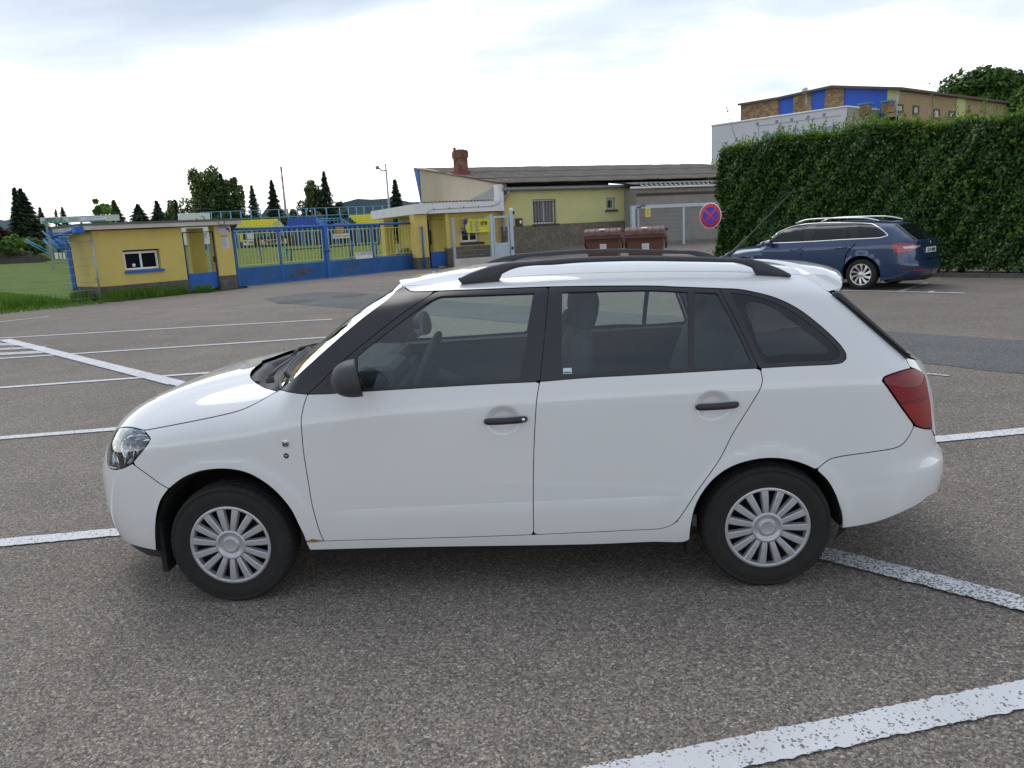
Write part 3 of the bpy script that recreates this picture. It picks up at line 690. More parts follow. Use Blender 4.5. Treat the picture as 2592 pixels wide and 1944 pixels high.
        m = MB(); m.tube([(p[0]+.012, p[1]+.022, p[2]) for p in bar] if not mir else [(p[0]+.012, -p[1]-.022, p[2]) for p in bar], .006, 6); m.build('divider', M_CHROME, lens)
        q = S(np.array([[c[0]-.03, .70]]))[0]; n = normals_of(S, np.array([[c[0]-.03, .70]]), (0, -1, 0))[0]
        if mir: q = q*[1, -1, 1]; n = n*[1, -1, 1]
        T = Matrix.Translation(tuple(q-n*.045)) @ Vector((n[0], n[1], 0)).to_track_quat('Z', 'Y').to_matrix().to_4x4()
        m = MB(); m.lathe([(.008, -.02), (.02, -.015), (.035, 0), (.045, .022), (.05, .03), (.052, .024)], 24, T); m.build('lamp_bowl', M_CHROME, lens)
        m = MB(); m.bbox((-.012, -.055, .0), (.012, .03, .034), .006, T); m.build('lamp_bulb', M_BLKG, lens)
        rib = MB()
        for i in range(10):
            u = .2+.06*i; p = S(np.array([[hl[:, 0].min()+.03+u*.26, .785]]))[0]; p2 = S(np.array([[hl[:, 0].min()+.03+u*.26, .81]]))[0]
            a_ = (p[0]+.014, (p[1]+.03), p[2]); b_ = (p2[0]+.014, (p2[1]+.03), p2[2])
            if mir: a_ = (a_[0], -a_[1], a_[2]); b_ = (b_[0], -b_[1], b_[2])
            rib.tube([a_, b_], .004, 5)
        rib.build('indicator_rib', M_CHROME, lens)
    tl = np.vstack([C['tl_left'], C['tl_top'], C['tl_right'], C['tl_low']])
    pair('tail_light', panel_data(S, tl, gap=.0035, off=-.006, flange=.03, step=.025), M_REDL)
    # --- indicator repeater, badge, handles
    for nm, (cx, cy), rx, rz, prj, mt in (('side_indicator', (230+1363/2.765, 680+1222/2.765), .016, .017, .007, M_LENS), ('round_badge', (230+1367/2.765, 680+1310/2.765), .0125, .0125, .002, M_BLKG)):
        q = side_curve(WSK.P, [(cx, cy), (cx+2, cy)])[0]
        for sgn in (1, -1):
            th = np.linspace(0, 2*np.pi, 24, endpoint=False); ex_ = 2.0/3.4 if nm == 'side_indicator' else 1.0
            ux = np.sign(np.cos(th))*np.abs(np.cos(th))**ex_; uz = np.sign(np.sin(th))*np.abs(np.sin(th))**ex_
            rings = []
            for k_, h in ((1.0, 0), (.97, prj*.7), (.8, prj), (.02, prj*1.05)):
                p = S(np.stack([q[0]+ux*rx*k_, q[1]+uz*rz*k_], 1)); p[:, 1] -= h; rings.append(p*[1, sgn, 1])
            V = np.vstack(rings); n = 24
            F = [(i*n+j, i*n+(j+1) % n, (i+1)*n+(j+1) % n, (i+1)*n+j) for i in range(3) for j in range(n)]
            bo = link(nm, mesh(nm, V, F, M_CHROME if nm == 'side_indicator' else mt, smooth=True), car)
            if nm == 'round_badge' and sgn == 1:
                let = MB(); y_ = S(q[None])[0][1]-prj*1.15
                def stroke(pts, w=.0013):
                    P_ = [(q[0]+a*.001, y_, q[1]+b*.001) for a, b in pts]; let.tube(P_, w, 5)
                stroke([(-7, 3), (-2.5, 3.5), (-5, -5)]); stroke([(0, -5), (2, 3.5), (6, 3.2), (6, 0), (1.5, -.6)])
                let.build('badge_letters', pm('white_print', (.75, .75, .75), .5), bo)
            if nm == 'side_indicator':
                li = MB()
                for i in range(-2, 3): li.tube([(q[0]+i*.005, S(q[None])[0][1]*sgn-prj*1.0*sgn, q[1]-.011), (q[0]+i*.005, S(q[None])[0][1]*sgn-prj*1.0*sgn, q[1]+.011)], .0017, 4)
                li.build('indicator_rib', M_BLKP, bo)
    hpx = [((850+1037/2.765, 600+1288/2.765), (850+1343/2.765, 600+1268/2.765)), ((1600+440/2.765, 620+1132/2.765), (1600+745/2.765, 620+1110/2.765))]
    for (a, b), dr in zip(hpx, (doors, rdoors)):
        A_, B_ = side_curve(WSK.P, [a, b])[[0, -1]]
        for do, sgn in zip(dr, (1, -1)):
            pts = []; rad = []; nseg = 15
            for i in range(nseg):
                t = .5-.5*math.cos(math.pi*i/(nseg-1)); q = A_*(1-t)+B_*t; y0 = -np.interp(q[0], [A_[0], B_[0]], [abs(S(A_[None])[0][1])-.002, abs(S(B_[None])[0][1])-.002])
                bow = .020*math.sin(math.pi*min(1, max(0, t)))**.6; pts.append((q[0], (y0-.012-bow*.8)*sgn, q[1])); rad.append(.0155*max(.05, (1-abs(2*t-1)**12))**.5)
            m = MB(); n = 12
            V = []
            for p, r_ in zip(pts, rad):
                for k_ in range(n):
                    th = 2*math.pi*k_/n; V.append((p[0], p[1]+.011*math.cos(th)*r_/.016*sgn, p[2]+r_*math.sin(th)))
            F = [(i*n+j, i*n+(j+1) % n, (i+1)*n+(j+1) % n, (i+1)*n+j) for i in range(nseg-1) for j in range(n)]+[tuple(range(n)), tuple((nseg-1)*n+j for j in range(n))]
            ho = link('door_handle', mesh('door_handle', V, F, M_BLKP, smooth=True), do)
            if dr is doors and sgn == 1:
                L_ = MB(); q = A_*.10+B_*.90; L_.lathe([(.0, .003), (.0075, .003), (.0085, 0)], 16, Matrix.Translation((q[0], pts[-3][1]-.0105, q[1])) @ Matrix.Rotation(math.radians(90), 4, 'X')); L_.build('keyhole', M_CHROME, do)
    # --- roof rails
    Z3b = lambda p: (1000+p[0]/5.53, 640+p[1]/5.53); Z4b = lambda p: (1800+p[0]/6.32, 620+p[1]/6.32); Z4 = lambda p: (1300+p[0]/3.687, 350+p[1]/3.687)
    up = [Z3b(p) for p in ((885, 365), (1000, 300), (1150, 240), (1300, 190), (1450, 155), (1600, 130), (1900, 112), (2212, 83))]+[Z4(p) for p in ((600, 1110), (1100, 1095), (1600, 1100), (2040, 1115))]+[Z4b(p) for p in ((330, 203), (500, 205), (650, 225), (800, 262), (950, 320), (1080, 370), (1200, 430), (1257, 462))]
    lo = [Z3b(p) for p in ((885, 365), (930, 386), (1000, 393), (1100, 395), (1250, 390), (1385, 379), (1440, 345), (1500, 300), (1600, 250), (1700, 215), (1900, 185), (2212, 172))]+[Z4(p) for p in ((600, 1165), (1100, 1150), (1700, 1155), (2040, 1160))]+[Z4b(p) for p in ((330, 280), (500, 310), (600, 345), (700, 390), (770, 430), (850, 485), (900, 490), (1100, 495), (1220, 485), (1257, 462))]
    U = catmull(up, 8.0); Lw = catmull(lo, 8.0); yr = -.556
    U3 = on_plane(U, (0, yr, 0), (0, 1, 0))[:, [0, 2]]; L3 = on_plane(Lw, (0, yr-.02, 0), (0, 1, 0))[:, [0, 2]]
    xs = np.linspace(U3[0, 0]+.001, U3[-1, 0]-.001, 90); zu = np.interp(xs, U3[:, 0], U3[:, 1]); zl = np.interp(xs, L3[:, 0], L3[:, 1])
    roofz = WSK.H(np.stack([xs, np.full_like(xs, yr-.02)], 1))[:, 2]; foot = (zl-roofz < .026) & ((xs < 1.40) | (xs > 2.33))
    zl = np.where(foot, np.minimum(zl, roofz+.003), zl)
    for sgn in (1, -1):
        V = []; n = 10
        for x, a, b in zip(xs, zu, zl):
            c, h = (a+b)/2, max((a-b)/2, .003)
            for k_ in range(n):
                th = 2*math.pi*k_/n; cx_ = math.copysign(abs(math.cos(th))**.7, math.cos(th)); sz = math.copysign(abs(math.sin(th))**.7, math.sin(th))
                V.append((x, (yr+.020*cx_*(1 if h > .006 else .4)-.008*(1-sz)*.5)*sgn, c+h*sz))
        F = [(i*n+j, i*n+(j+1) % n, (i+1)*n+(j+1) % n, (i+1)*n+j) for i in range(len(xs)-1) for j in range(n)]+[tuple(range(n)), tuple((len(xs)-1)*n+j for j in range(n))]
        link('roof_rail', mesh('roof_rail', V, F, M_RAIL, smooth=True), car)
    # antenna
    m = MB(); a = Vector((2.455, 0, WSK.H(np.array([[2.455, 0]]))[0][2]-.005)); b = Vector((2.805, 0, 1.788)); d = b-a
    m.lathe([(.035, 0), (.028, .012), (.014, .022)], 16, Matrix.Translation(a) @ Matrix.Scale(1.5, 4, (1, 0, 0)))
    m.tube([a+Vector((0, 0, .012)), a+d*.12, a+d*.3, a+d*.33, a+d*.7, b], [.012, .009, .0065, .0035, .0028, .0022], 8); m.build('antenna', M_BLKP, car)
    # --- door mirrors
    for do, sgn in zip(doors, (1, -1)):
        V = []; n = 28; rings = 10
        for i in range(rings+1):
            t = i/rings; x = .708-.118*t; k_ = (1-t**2.6)**(1/2.2) if t < 1 else .02
            for j in range(n):
                th = 2*math.pi*j/n; cy = math.copysign(abs(math.cos(th))**.8, math.cos(th)); cz = math.copysign(abs(math.sin(th))**.8, math.sin(th))
                V.append((x-.012*cz*(1-t)-.27*(.094*cy*k_), (-.935+.094*cy*k_-.01*t)*sgn, 1.078+.079*cz*k_-.012*t+.01*(-cy)*.3))
        F = [(i*n+j, i*n+(j+1) % n, (i+1)*n+(j+1) % n, (i+1)*n+j) for i in range(rings) for j in range(n)]+[tuple(range(n))]
        mo = link('door_mirror', mesh('door_mirror', V, F, M_RAIL, smooth=[True]*(rings*n)+[False]), do)
        g = MB(); g.add([(p[0]+.001, p[1]*.0+(-.935*sgn)+(p[1]+.935*sgn)*.9, 1.078+(p[2]-1.078)*.9) for p in V[:n]], [tuple(range(n))]); g.build('mirror_glass', M_CHROME, mo)
        a = MB(); a.tube([(.665, -.86*sgn, 1.03), (.655, -.80*sgn, 1.02), (.65, -.765*sgn, 1.02)], [.035, .028, .03], 10); a.build('mirror_arm', M_BLKP, mo)
    # --- wheels
    tp = [(.180, .070), (.186, .080), (.196, .0855), (.2, .084), (.215, .0885), (.235, .0905), (.255, .0885), (.268, .084), (.2685, .086), (.277, .081), (.2845, .072), (.2885, .060), (.290, .047), (.2905, .046), (.284, .045), (.284, .038), (.2915, .037), (.292, .020), (.285, .019), (.285, .012), (.2925, .011)]
    prof = tp+[(r_, -h) for r_, h in tp[::-1]]
    def tyre_mesh():
        n = 144; V = []
        for r_, h in prof:
            for k_ in range(n):
                th = 2*math.pi*(k_+.0)/n; rr = r_
                if .276 < r_ and abs(h) > .044 and k_ % 3 == 0: rr -= .0028
                elif r_ > .29 and k_ % 6 == 0: rr -= .003
                V.append((rr*math.cos(th), rr*math.sin(th), h))
        F = [(i*n+j, i*n+(j+1) % n, (i+1)*n+(j+1) % n, (i+1)*n+j) for i in range(len(prof)-1) for j in range(n)]
        return mesh('tyre', V, F, M_RUB, smooth=[True]*(9*n)+[False]*(n*(len(prof)-19))+[True]*(9*n))
    tm = tyre_mesh()
    cov = MB(); HR = .1965
    cov.lathe([(HR-.006, .058), (HR, .070), (HR-.001, .077), (HR-.006, .082), (.180, .084), (.1765, .0825), (.174, .074), (.172, .055)], 90)
    cov.lathe([(.073, .060), (.072, .078), (.070, .0815), (.064, .0825), (.0575, .082), (.0555, .079), (.050, .075), (.040, .0735), (.0365, .075), (.0345, .081), (.032, .0835), (.030, .0828), (.0, .0835)], 60)
    cov.lathe([(.0735, .056), (.0735, .079)], 60)
    for i in range(15):
        M_ = Matrix.Rotation(2*math.pi*(i+.25)/15, 4, 'Z'); w0, w1 = .0105, .0155; v = []
        for r_, w, h in ((.066, w0, .0795), (.10, w0+.002, .0830), (.145, w1-.001, .0840), (.1785, w1, .0825)):
            v += [(r_, -w-.004, h-.020), (r_, -w, h-.002), (r_, -w+.003, h), (r_, w-.003, h), (r_, w, h-.002), (r_, w+.004, h-.020)]
        f = [(i_*6+j, (i_+1)*6+j, (i_+1)*6+j+1, i_*6+j+1) for i_ in range(3) for j in range(5)]
        cov.add([M_ @ Vector(p) for p in v], f)
    cme = mesh('wheel_cover', cov.v, cov.f, M_SILV, smooth=cov.sm)
    rim = MB(); rim.lathe([(.186, .07), (.178, .052), (.172, .045), (.168, .02), (.12, .012), (.10, .03), (.05, .035), (.0, .035)], 48)
    rme = mesh('steel_rim', rim.v, rim.f, M_DARK, smooth=True)
    for x in (0, WB):
        for sgn in (-1, 1):
            w = empty('wheel', (x, sgn*.716, .286)); w.parent = car; w.rotation_euler = (math.radians(90 if sgn < 0 else -90), 0, 0)
            a_ = math.radians(17 if x else -2)
            for nm, me in (('tyre', tm), ('wheel_cover', cme), ('steel_rim', rme)):
                o = link(nm, me, w); o.rotation_euler = (0, 0, a_)
    # --- dark inner shell, wheel housings, floor
    sh = []
    s0, s1 = WSK.x1-WSK.Lf+.05, 2.83+WSK.Lr-.05
    def arch(cx, cz, r_): 
        th = np.linspace(math.pi*1.12, -math.pi*.12, 30); return [(cx+r_*math.cos(t), cz+r_*math.sin(t)) for t in th]
    a1 = arch(.005, .30, .352); a2 = arch(WB-.005, .285, .335)
    ol = [(s0, .26)]+[(a1[0][0]-.02, .25)]+a1+[(a1[-1][0]+.03, .27), (a2[0][0]-.03, .27)]+a2+[(2.86, .28), (s1, .36), (s1, .93), (3.0, .93), (2.4, .985), (1.5, .965), (.45, .94), (.2, .90), (-.3, .80), (s0+.5, .72), (s0, .68)]
    ol = np.vstack([catmull([ol[i], ol[(i+1) % len(ol)]], .05)[:-1] for i in range(len(ol))])
    d = panel_data(S, ol, holes=[hl], off=.022, flange=0, step=.07, edge=.03); put('inner_shell', join_data(d, mirror_data(d)), M_DARK, car)
    m = MB()
    for cx, cz, r_ in ((.005, .30, .356), (WB-.005, .285, .338)):
        for sgn in (-1, 1):
            th = np.linspace(-.05, math.pi+.10, 24); V = []
            for yy in (.795, .46):
                V += [(cx+r_*math.cos(t), sgn*yy, cz+r_*math.sin(t)) for t in th]
            n = len(th); m.add(V, [(j, j+1, n+j+1, n+j) for j in range(n-1)], True); m.add(V[n:], [tuple(range(n))])
    m.build('wheel_housing', M_DARK, car)
    m = MB(); m.box((.36, -.74, .19), (2.10, .74, .25)); m.box((-.70, -.45, .22), (.36, .45, .30)); m.box((2.10, -.44, .22), (3.2, .44, .30)); m.tube([(.8, .2, .2), (2.2, .2, .2), (2.9, -.3, .24), (3.3, -.3, .24)], .03, 8)
    for x in (-.34, 2.12):
        for s_ in (-1, 1): m.box((x-.012, s_*.68-.09, .15), (x+.012, s_*.68+.09, .40))
    m.build('underbody', M_DARK, car)
    # --- interior
    m = MB(); m.bbox((.36, -.70, .60), (.72, .70, .93), .08); m.bbox((.25, -.68, .86), (.66, .68, 1.0), .06); m.bbox((.58, -.60, .94), (.80, -.16, 1.055), .05); m.build('dashboard', M_GREY, car)
    stw = MB(); T = Matrix.Translation((.90, -.36, 1.0)) @ Matrix.Rotation(math.radians(-66), 4, 'Y')
    stw.tube([T @ Vector((.185*math.cos(t), .185*math.sin(t), 0)) for t in np.linspace(0, 2*math.pi, 33)], .016, 8, cap=False)
    stw.lathe([(.0, .03), (.055, .025), (.07, 0), (.05, -.03)], 20, T)
    for a_ in (0.15, math.pi-.15, -math.pi/2): stw.tube([T @ Vector((.05*math.cos(a_), .05*math.sin(a_), 0)), T @ Vector((.18*math.cos(a_), .18*math.sin(a_), 0))], .014, 6)
    stw.tube([T @ Vector((0, 0, 0)), T @ Vector((0, 0, -.25))], .03, 8); stw.build('steering_wheel', M_GREY, car)
    def blob(name, c, d, tilt, mt, par, ex=.55):
        V = []; n = 20; k = 12
        R_ = Matrix.Translation(c) @ Matrix.Rotation(tilt, 4, 'Y')
        for i in range(k+1):
            ph = -math.pi/2+math.pi*i/k; cz = math.copysign(abs(math.sin(ph))**ex, math.sin(ph)); cr = max(abs(math.cos(ph))**ex, .02)
            for j in range(n):
                th = 2*math.pi*j/n; V.append(R_ @ Vector((d[0]/2*cr*math.copysign(abs(math.cos(th))**ex, math.cos(th)), d[1]/2*cr*math.copysign(abs(math.sin(th))**ex, math.sin(th)), d[2]/2*cz)))
        F = [(i*n+j, i*n+(j+1) % n, (i+1)*n+(j+1) % n, (i+1)*n+j) for i in range(k) for j in range(n)]
        return link(name, mesh(name, V, F, mt, smooth=True), par)
    for yy in (-.36, .36):
        s = blob('front_seat', (1.60, yy, .86), (.17, .50, .66), math.radians(14), M_GREY, car)
        blob('seat_cushion', (1.30, yy, .56), (.55, .50, .18), math.radians(-8), M_GREY, s)
        blob('headrest', (1.70, yy, 1.255), (.12, .27, .21), math.radians(12), M_GREY, s, .75)
        p = MB(); p.tube([(1.67, yy-.06, 1.10), (1.69, yy-.06, 1.2)], .007, 6); p.tube([(1.67, yy+.06, 1.10), (1.69, yy+.06, 1.2)], .007, 6); p.build('headrest_post', M_CHROME, s)
    b = blob('rear_seat', (2.34, 0, .82), (.18, 1.28, .62), math.radians(20), M_GREY, car, .4)
    blob('seat_cushion', (2.05, 0, .55), (.52, 1.28, .18), math.radians(-6), M_GREY, b, .4)
    for yy in (-.38, 0, .38): blob('headrest', (2.42, yy, 1.185), (.11, .27, .18), math.radians(16), M_GREY, b, .7)
    for k_, dr, oo in (('front', doors, fd), ('rear', rdoors, rd)):
        c = oo.mean(0); d = panel_data(S, c+(oo-c)*[.93, .94]+[0, .02], off=.055, flange=.03, step=.09, edge=.05)
        for do, mir in zip(dr, (0, 1)): put('door_trim', mirror_data(d) if mir else d, M_GREY, do)
    m = MB(); m.box((.4, -.70, .30), (2.1, .70, .34)); m.box((2.1, -.42, .50), (3.1, .42, .53)); m.box((2.62, -.66, .93), (3.1, .66, .955)); m.build('cabin_floor', M_DARK, car)
    # inner side of the load bay: pillar trim seen through the quarter windows
    m = MB(); m.tube([(.86, 0, 1.36), (.86, 0, 1.40)], .012, 6); m.bbox((.845, -.11, 1.295), (.875, .11, 1.36), .012); m.build('rear_view_mirror', M_BLKP, car)
    # sticker in the rear door window, rust at the sill front
    a, b_ = ZC((1591, 920), (1652, 957)); q = side_curve(WSK.P, [a, b_]); A_, B_ = q[0], q[-1]
    g = np.array([A_, (B_[0], A_[1]), B_, (A_[0], B_[1])]); P4 = S(g); P4[:, 1] += .0075
    st = MB(); st.quad(*P4); so = st.build('window_sticker', pm('pale_sticker', (.50, .68, .70), .5, .03), rdoors[0])
    for i in range(1): 
        t = MB(); u = g.copy(); u[0, 1] = u[1, 1] = g[2, 1]+(g[0, 1]-g[2, 1])*.34; u[2, 1] = u[3, 1] = g[2, 1]+(g[0, 1]-g[2, 1])*.12; u[:, 0] += [.003, -.003, -.003, .003]; P5 = S(u); P5[:, 1] += .007; t.quad(*P5); t.build('sticker_print', pm('dark_print', (.05, .07, .08), .6), so)
    q = C['sillF'][-1]; c0 = C['sillF'][0]
    ol = np.array([c0+[.006, .006], c0+[.03, .016], c0+[.055, .010], q+[-.006, .004], q+[-.015, -.001], c0+[.008, .0008]])
    put('rust_patch', panel_data(S, catmull(np.vstack([ol, ol[:1]]), .006)[:-1], off=-.0012, gap=0, flange=0, step=.01, edge=.003), M_RUST, car)
    return car
WHITE_CAR = build_white_car()
# ------------------------------------------------------------------ ground, asphalt, painted lines
def asphalt_mat(name, base, tone, spots=True, cell=120.0, dark=1.0):
    m, N, L, b = nodemat(name); tc = N.new('ShaderNodeTexCoord'); co = tc.outputs['Object']
    v = N.new('ShaderNodeTexVoronoi'); v.inputs['Scale'].default_value = cell; L.new(co, v.inputs['Vector'])
    sp = N.new('ShaderNodeSeparateColor'); L.new(v.outputs['Color'], sp.inputs[0])
    cr = N.new('ShaderNodeValToRGB'); L.new(sp.outputs[0], cr.inputs[0]); e = cr.color_ramp.elements; bs = np.array(base)
    e[0].position = 0; e[0].color = (*(bs*.45), 1); e[1].position = 1.0; e[1].color = (*np.clip(bs*2.4, 0, 1), 1)
    for p, k in ((.25, (.70, .70, .69)), (.5, (.95, .95, .95)), (.62, (1.25, 1.10, .95)), (.74, (1.05, 1.12, 1.12)), (.86, (1.5, 1.42, 1.32)), (.965, (1.75, 1.7, 1.6))):
        q = e.new(p); q.color = (*(bs*k), 1)
    v2 = N.new('ShaderNodeTexVoronoi'); v2.inputs['Scale'].default_value = cell*2.4; L.new(co, v2.inputs['Vector'])
    sp2 = N.new('ShaderNodeSeparateColor'); L.new(v2.outputs['Color'], sp2.inputs[0])
    r2 = N.new('ShaderNodeMapRange'); r2.inputs['To Min'].default_value = .62; r2.inputs['To Max'].default_value = 1.32; L.new(sp2.outputs[1], r2.inputs['Value'])
    mx = N.new('ShaderNodeMixRGB'); mx.blend_type = 'MULTIPLY'; mx.inputs[0].default_value = 1; L.new(cr.outputs[0], mx.inputs[1]); L.new(r2.outputs[0], mx.inputs[2])
    n = N.new('ShaderNodeTexNoise'); n.inputs['Scale'].default_value = 1.1; n.inputs['Detail'].default_value = 7; n.inputs['Roughness'].default_value = .65; L.new(co, n.inputs['Vector'])
    n3 = N.new('ShaderNodeTexNoise'); n3.inputs['Scale'].default_value = .16; n3.inputs['Detail'].default_value = 5; L.new(co, n3.inputs['Vector'])
    ad = N.new('ShaderNodeMath'); ad.operation = 'ADD'; L.new(n.outputs['Fac'], ad.inputs[0]); L.new(n3.outputs['Fac'], ad.inputs[1])
    r3 = N.new('ShaderNodeMapRange'); r3.inputs['From Min'].default_value = .6; r3.inputs['From Max'].default_value = 1.4; r3.inputs['To Min'].default_value = .74*tone; r3.inputs['To Max'].default_value = 1.3*tone; L.new(ad.outputs[0], r3.inputs['Value'])
    mx2 = N.new('ShaderNodeMixRGB'); mx2.blend_type = 'MULTIPLY'; mx2.inputs[0].default_value = 1; L.new(mx.outputs[0], mx2.inputs[1]); L.new(r3.outputs[0], mx2.inputs[2])
    L.new(mx2.outputs[0], b.inputs['Base Color']); b.inputs['Roughness'].default_value = .88; b.inputs['Specular IOR Level'].default_value = .35
    bp = N.new('ShaderNodeBump'); bp.inputs['Distance'].default_value = .004; bp.inputs['Strength'].default_value = .8
    L.new(v.outputs['Distance'], bp.inputs['Height']); bp.invert = True; L.new(bp.outputs[0], b.inputs['Normal'])
    return m
M_ASPH = asphalt_mat('old_asphalt', (.186, .163, .144), 1.0)
M_ASPH2 = asphalt_mat('newer_asphalt', (.115, .118, .122), 1.0, cell=120)
def paint_mat(name, wear):
    m, N, L, b = nodemat(name); tc = N.new('ShaderNodeTexCoord'); co = tc.outputs['Object']
    v = N.new('ShaderNodeTexVoronoi'); v.inputs['Scale'].default_value = 130; L.new(co, v.inputs['Vector'])
    n = N.new('ShaderNodeTexNoise'); n.inputs['Scale'].default_value = 9; n.inputs['Detail'].default_value = 8; n.inputs['Roughness'].default_value = .75; L.new(co, n.inputs['Vector'])
    sp = N.new('ShaderNodeSeparateColor'); L.new(v.outputs['Color'], sp.inputs[0])
    ad = N.new('ShaderNodeMath'); ad.operation = 'ADD'; L.new(n.outputs['Fac'], ad.inputs[0]); L.new(sp.outputs[0], ad.inputs[1])
    r = N.new('ShaderNodeMapRange'); r.inputs['From Min'].default_value = 1.36-wear; r.inputs['From Max'].default_value = 1.44-wear; L.new(ad.outputs[0], r.inputs['Value'])
    n2 = N.new('ShaderNodeTexNoise'); n2.inputs['Scale'].default_value = 2.2; n2.inputs['Detail'].default_value = 5; L.new(co, n2.inputs['Vector'])
    cr = N.new('ShaderNodeValToRGB'); L.new(n2.outputs['Fac'], cr.inputs[0]); cr.color_ramp.elements[0].color = (.52, .52, .53, 1); cr.color_ramp.elements[1].color = (.74, .74, .75, 1)
    mx = N.new('ShaderNodeMixRGB'); L.new(r.outputs[0], mx.inputs[0]); L.new(cr.outputs[0], mx.inputs[1]); mx.inputs[2].default_value = (.16, .15, .14, 1)
    L.new(mx.outputs[0], b.inputs['Base Color']); b.inputs['Roughness'].default_value = .75
    bp = N.new('ShaderNodeBump'); bp.inputs['Distance'].default_value = .002; L.new(v.outputs['Distance'], bp.inputs['Height']); L.new(bp.outputs[0], b.inputs['Normal'])
    return m
M_LINE = paint_mat('road_paint', .0); M_LINEW = paint_mat('worn_road_paint', .30)
def sheet(name, poly, z, mat, parent=None):
    me = mesh(name, [(p[0], p[1], z) for p in poly], [tuple(range(len(poly)))], mat)
    if me.polygons[0].normal.z < 0: me.flip_normals()
    return link(name, me, parent)
M_SOIL = pm('bare_soil', (.16, .13, .10), .95, .25, 3, .02, 40)
def grass_mat(name, c1, c2, scale=1.5, bl=.03):
    m = pm(name, c1, .9, .3, scale, bl, 30, dirt=c2, dscale=.5, damt=.7, spec=.2); return m
M_TURF = grass_mat('pitch_turf', (.085, .135, .020), (.11, .15, .026), 1.2)
M_FIELD = grass_mat('rough_field', (.05, .085, .016), (.09, .11, .03), .5)
gr = sheet('ground', [(-2500, -1500), (2500, -1500), (2500, 3500), (-2500, 3500)], -.03, M_FIELD); tag(gr, kind='structure')
GEDGE = [tuple(p[:2]) for p in on_ground([(-420, 838), (-200, 811), (0, 789.5), (70, 783), (127, 776), (180, 769), (237, 764.5), (290, 764), (332, 760.5), (392, 753.5), (440, 748), (485, 743.5), (530, 741)])]
K0 = (-4.48, 31.91)
asp = GEDGE+[(-9.5, 24.0), (-10.2, 25.6), (-5.2, 33.4), (-3.0, 33.4), (6, 38), (24, 46), (40, 46), (60, 20), (60, -40), (-60, -40), (-60, -12)]
asphalt = sheet('asphalt', asp, 0.0, M_ASPH); tag(asphalt, kind='structure')
ptc = on_ground([(2592, 862.6), (2467, 854), (2389, 848.7), (2250, 840)])[:, :2].tolist()+[(4.3, 8.9), (.5, 13.0), (-3.4, 18.0), (-4.6, 19.3), (-5.8, 19.9), (-6.9, 18.4), (-5.9, 16.6), (-3.5, 14.2), (0.2, 10.4), (3.6, 6.6)]+on_ground([(2319.7, 919), (2389, 925), (2482, 937), (2592, 947)])[:, :2].tolist()+[(7.4, 2.1), (8.9, 3.7)]
sheet('asphalt_patch', ptc, .004, M_ASPH2, asphalt)
def pline(a, b, w, z=.008, mat=None, name='parking_line', rough=.003):
    """painted stripe from a to b, with slightly ragged edges"""
    a = np.array(a, float); b = np.array(b, float); d = b-a; l = np.linalg.norm(d); d /= l; n = np.array([-d[1], d[0]]); k = max(2, min(500, int(l/.02)))
    t = np.linspace(0, 1, k+1); r = np.random.default_rng(int(abs(a[0]*1000+b[1]*77)) % 99991)
    e1 = w/2+r.normal(0, rough, k+1); e2 = w/2+r.normal(0, rough, k+1); c = a+(b-a)*t[:, None]
    v = np.zeros((2*(k+1), 3)); v[0::2, :2] = c+n*e1[:, None]; v[1::2, :2] = c-n*e2[:, None]; v[:, 2] = z
    q = np.array([(2*i, 2*i+1, 2*i+3, 2*i+2) for i in range(k)])
    return link(name, fast_mesh(name, v, q, mat or M_LINE), asphalt)
pline((1.05, -2.17), (5.2, -1.10), .135)
pline((-3.6, -.30), (-.9, .155), .128); pline((-.9, .155), (4.2, 1.36), .128, .0079); pline((4.2, 1.37), (6.8, 1.86), .135)
pline((-6.0, 2.12), (1.0, 3.32), .13); pline((-8.0, 4.72), (.2, 6.16), .12); pline((-9.2, 7.58), (-1.25, 8.84), .12)
pline((-11.6, 10.66), (-2.93, 11.57), .12); pline((-14.6, 11.9), (-11.6, 15.5), .12)
pline((-9.28, 10.55), (-3.05, 4.93), .215, .012); pline((-3.05, 4.93), (2.8, -.455), .17, .012); pline((2.8, -.455), (5.4, -2.72), .15, .0122, M_LINEW)
pline((-9.4, 9.98), (-8.2, 9.63), .30, .0082, M_LINEW, rough=.02); pline((-8.6, 9.05), (-7.5, 9.1), .28, .0082, M_LINEW, rough=.02); pline((-8.0, 8.42), (-7.0, 8.45), .34, .0083, M_LINEW, rough=.02)
pline((4.2, 4.9), (5.5, 3.54), .06, mat=M_LINEW)
pline((7.93, 12.62), (9.62, 11.0), .11); pline((8.78, 11.85), (10.1, 13.45), .11, .0085, M_LINEW); pline((9.20, 11.45), (9.32, 11.62), .1, .0086)
# manhole stain and litter specks on the lot
M_STAIN = pm('oil_stain', (.075, .068, .06), .9, .2, 4)
for px in ((745, 764), (1240 if False else 884, 749)):
    c = on_ground(px); r0 = np.random.default_rng(int(px[0]))
    sheet('oil_stain', [(c[0]+math.cos(t)*(.42+.12*r0.random()), c[1]+math.sin(t)*(.42+.15*r0.random())) for t in np.linspace(0, 2*math.pi, 22, endpoint=False)], .0085, M_STAIN, asphalt)
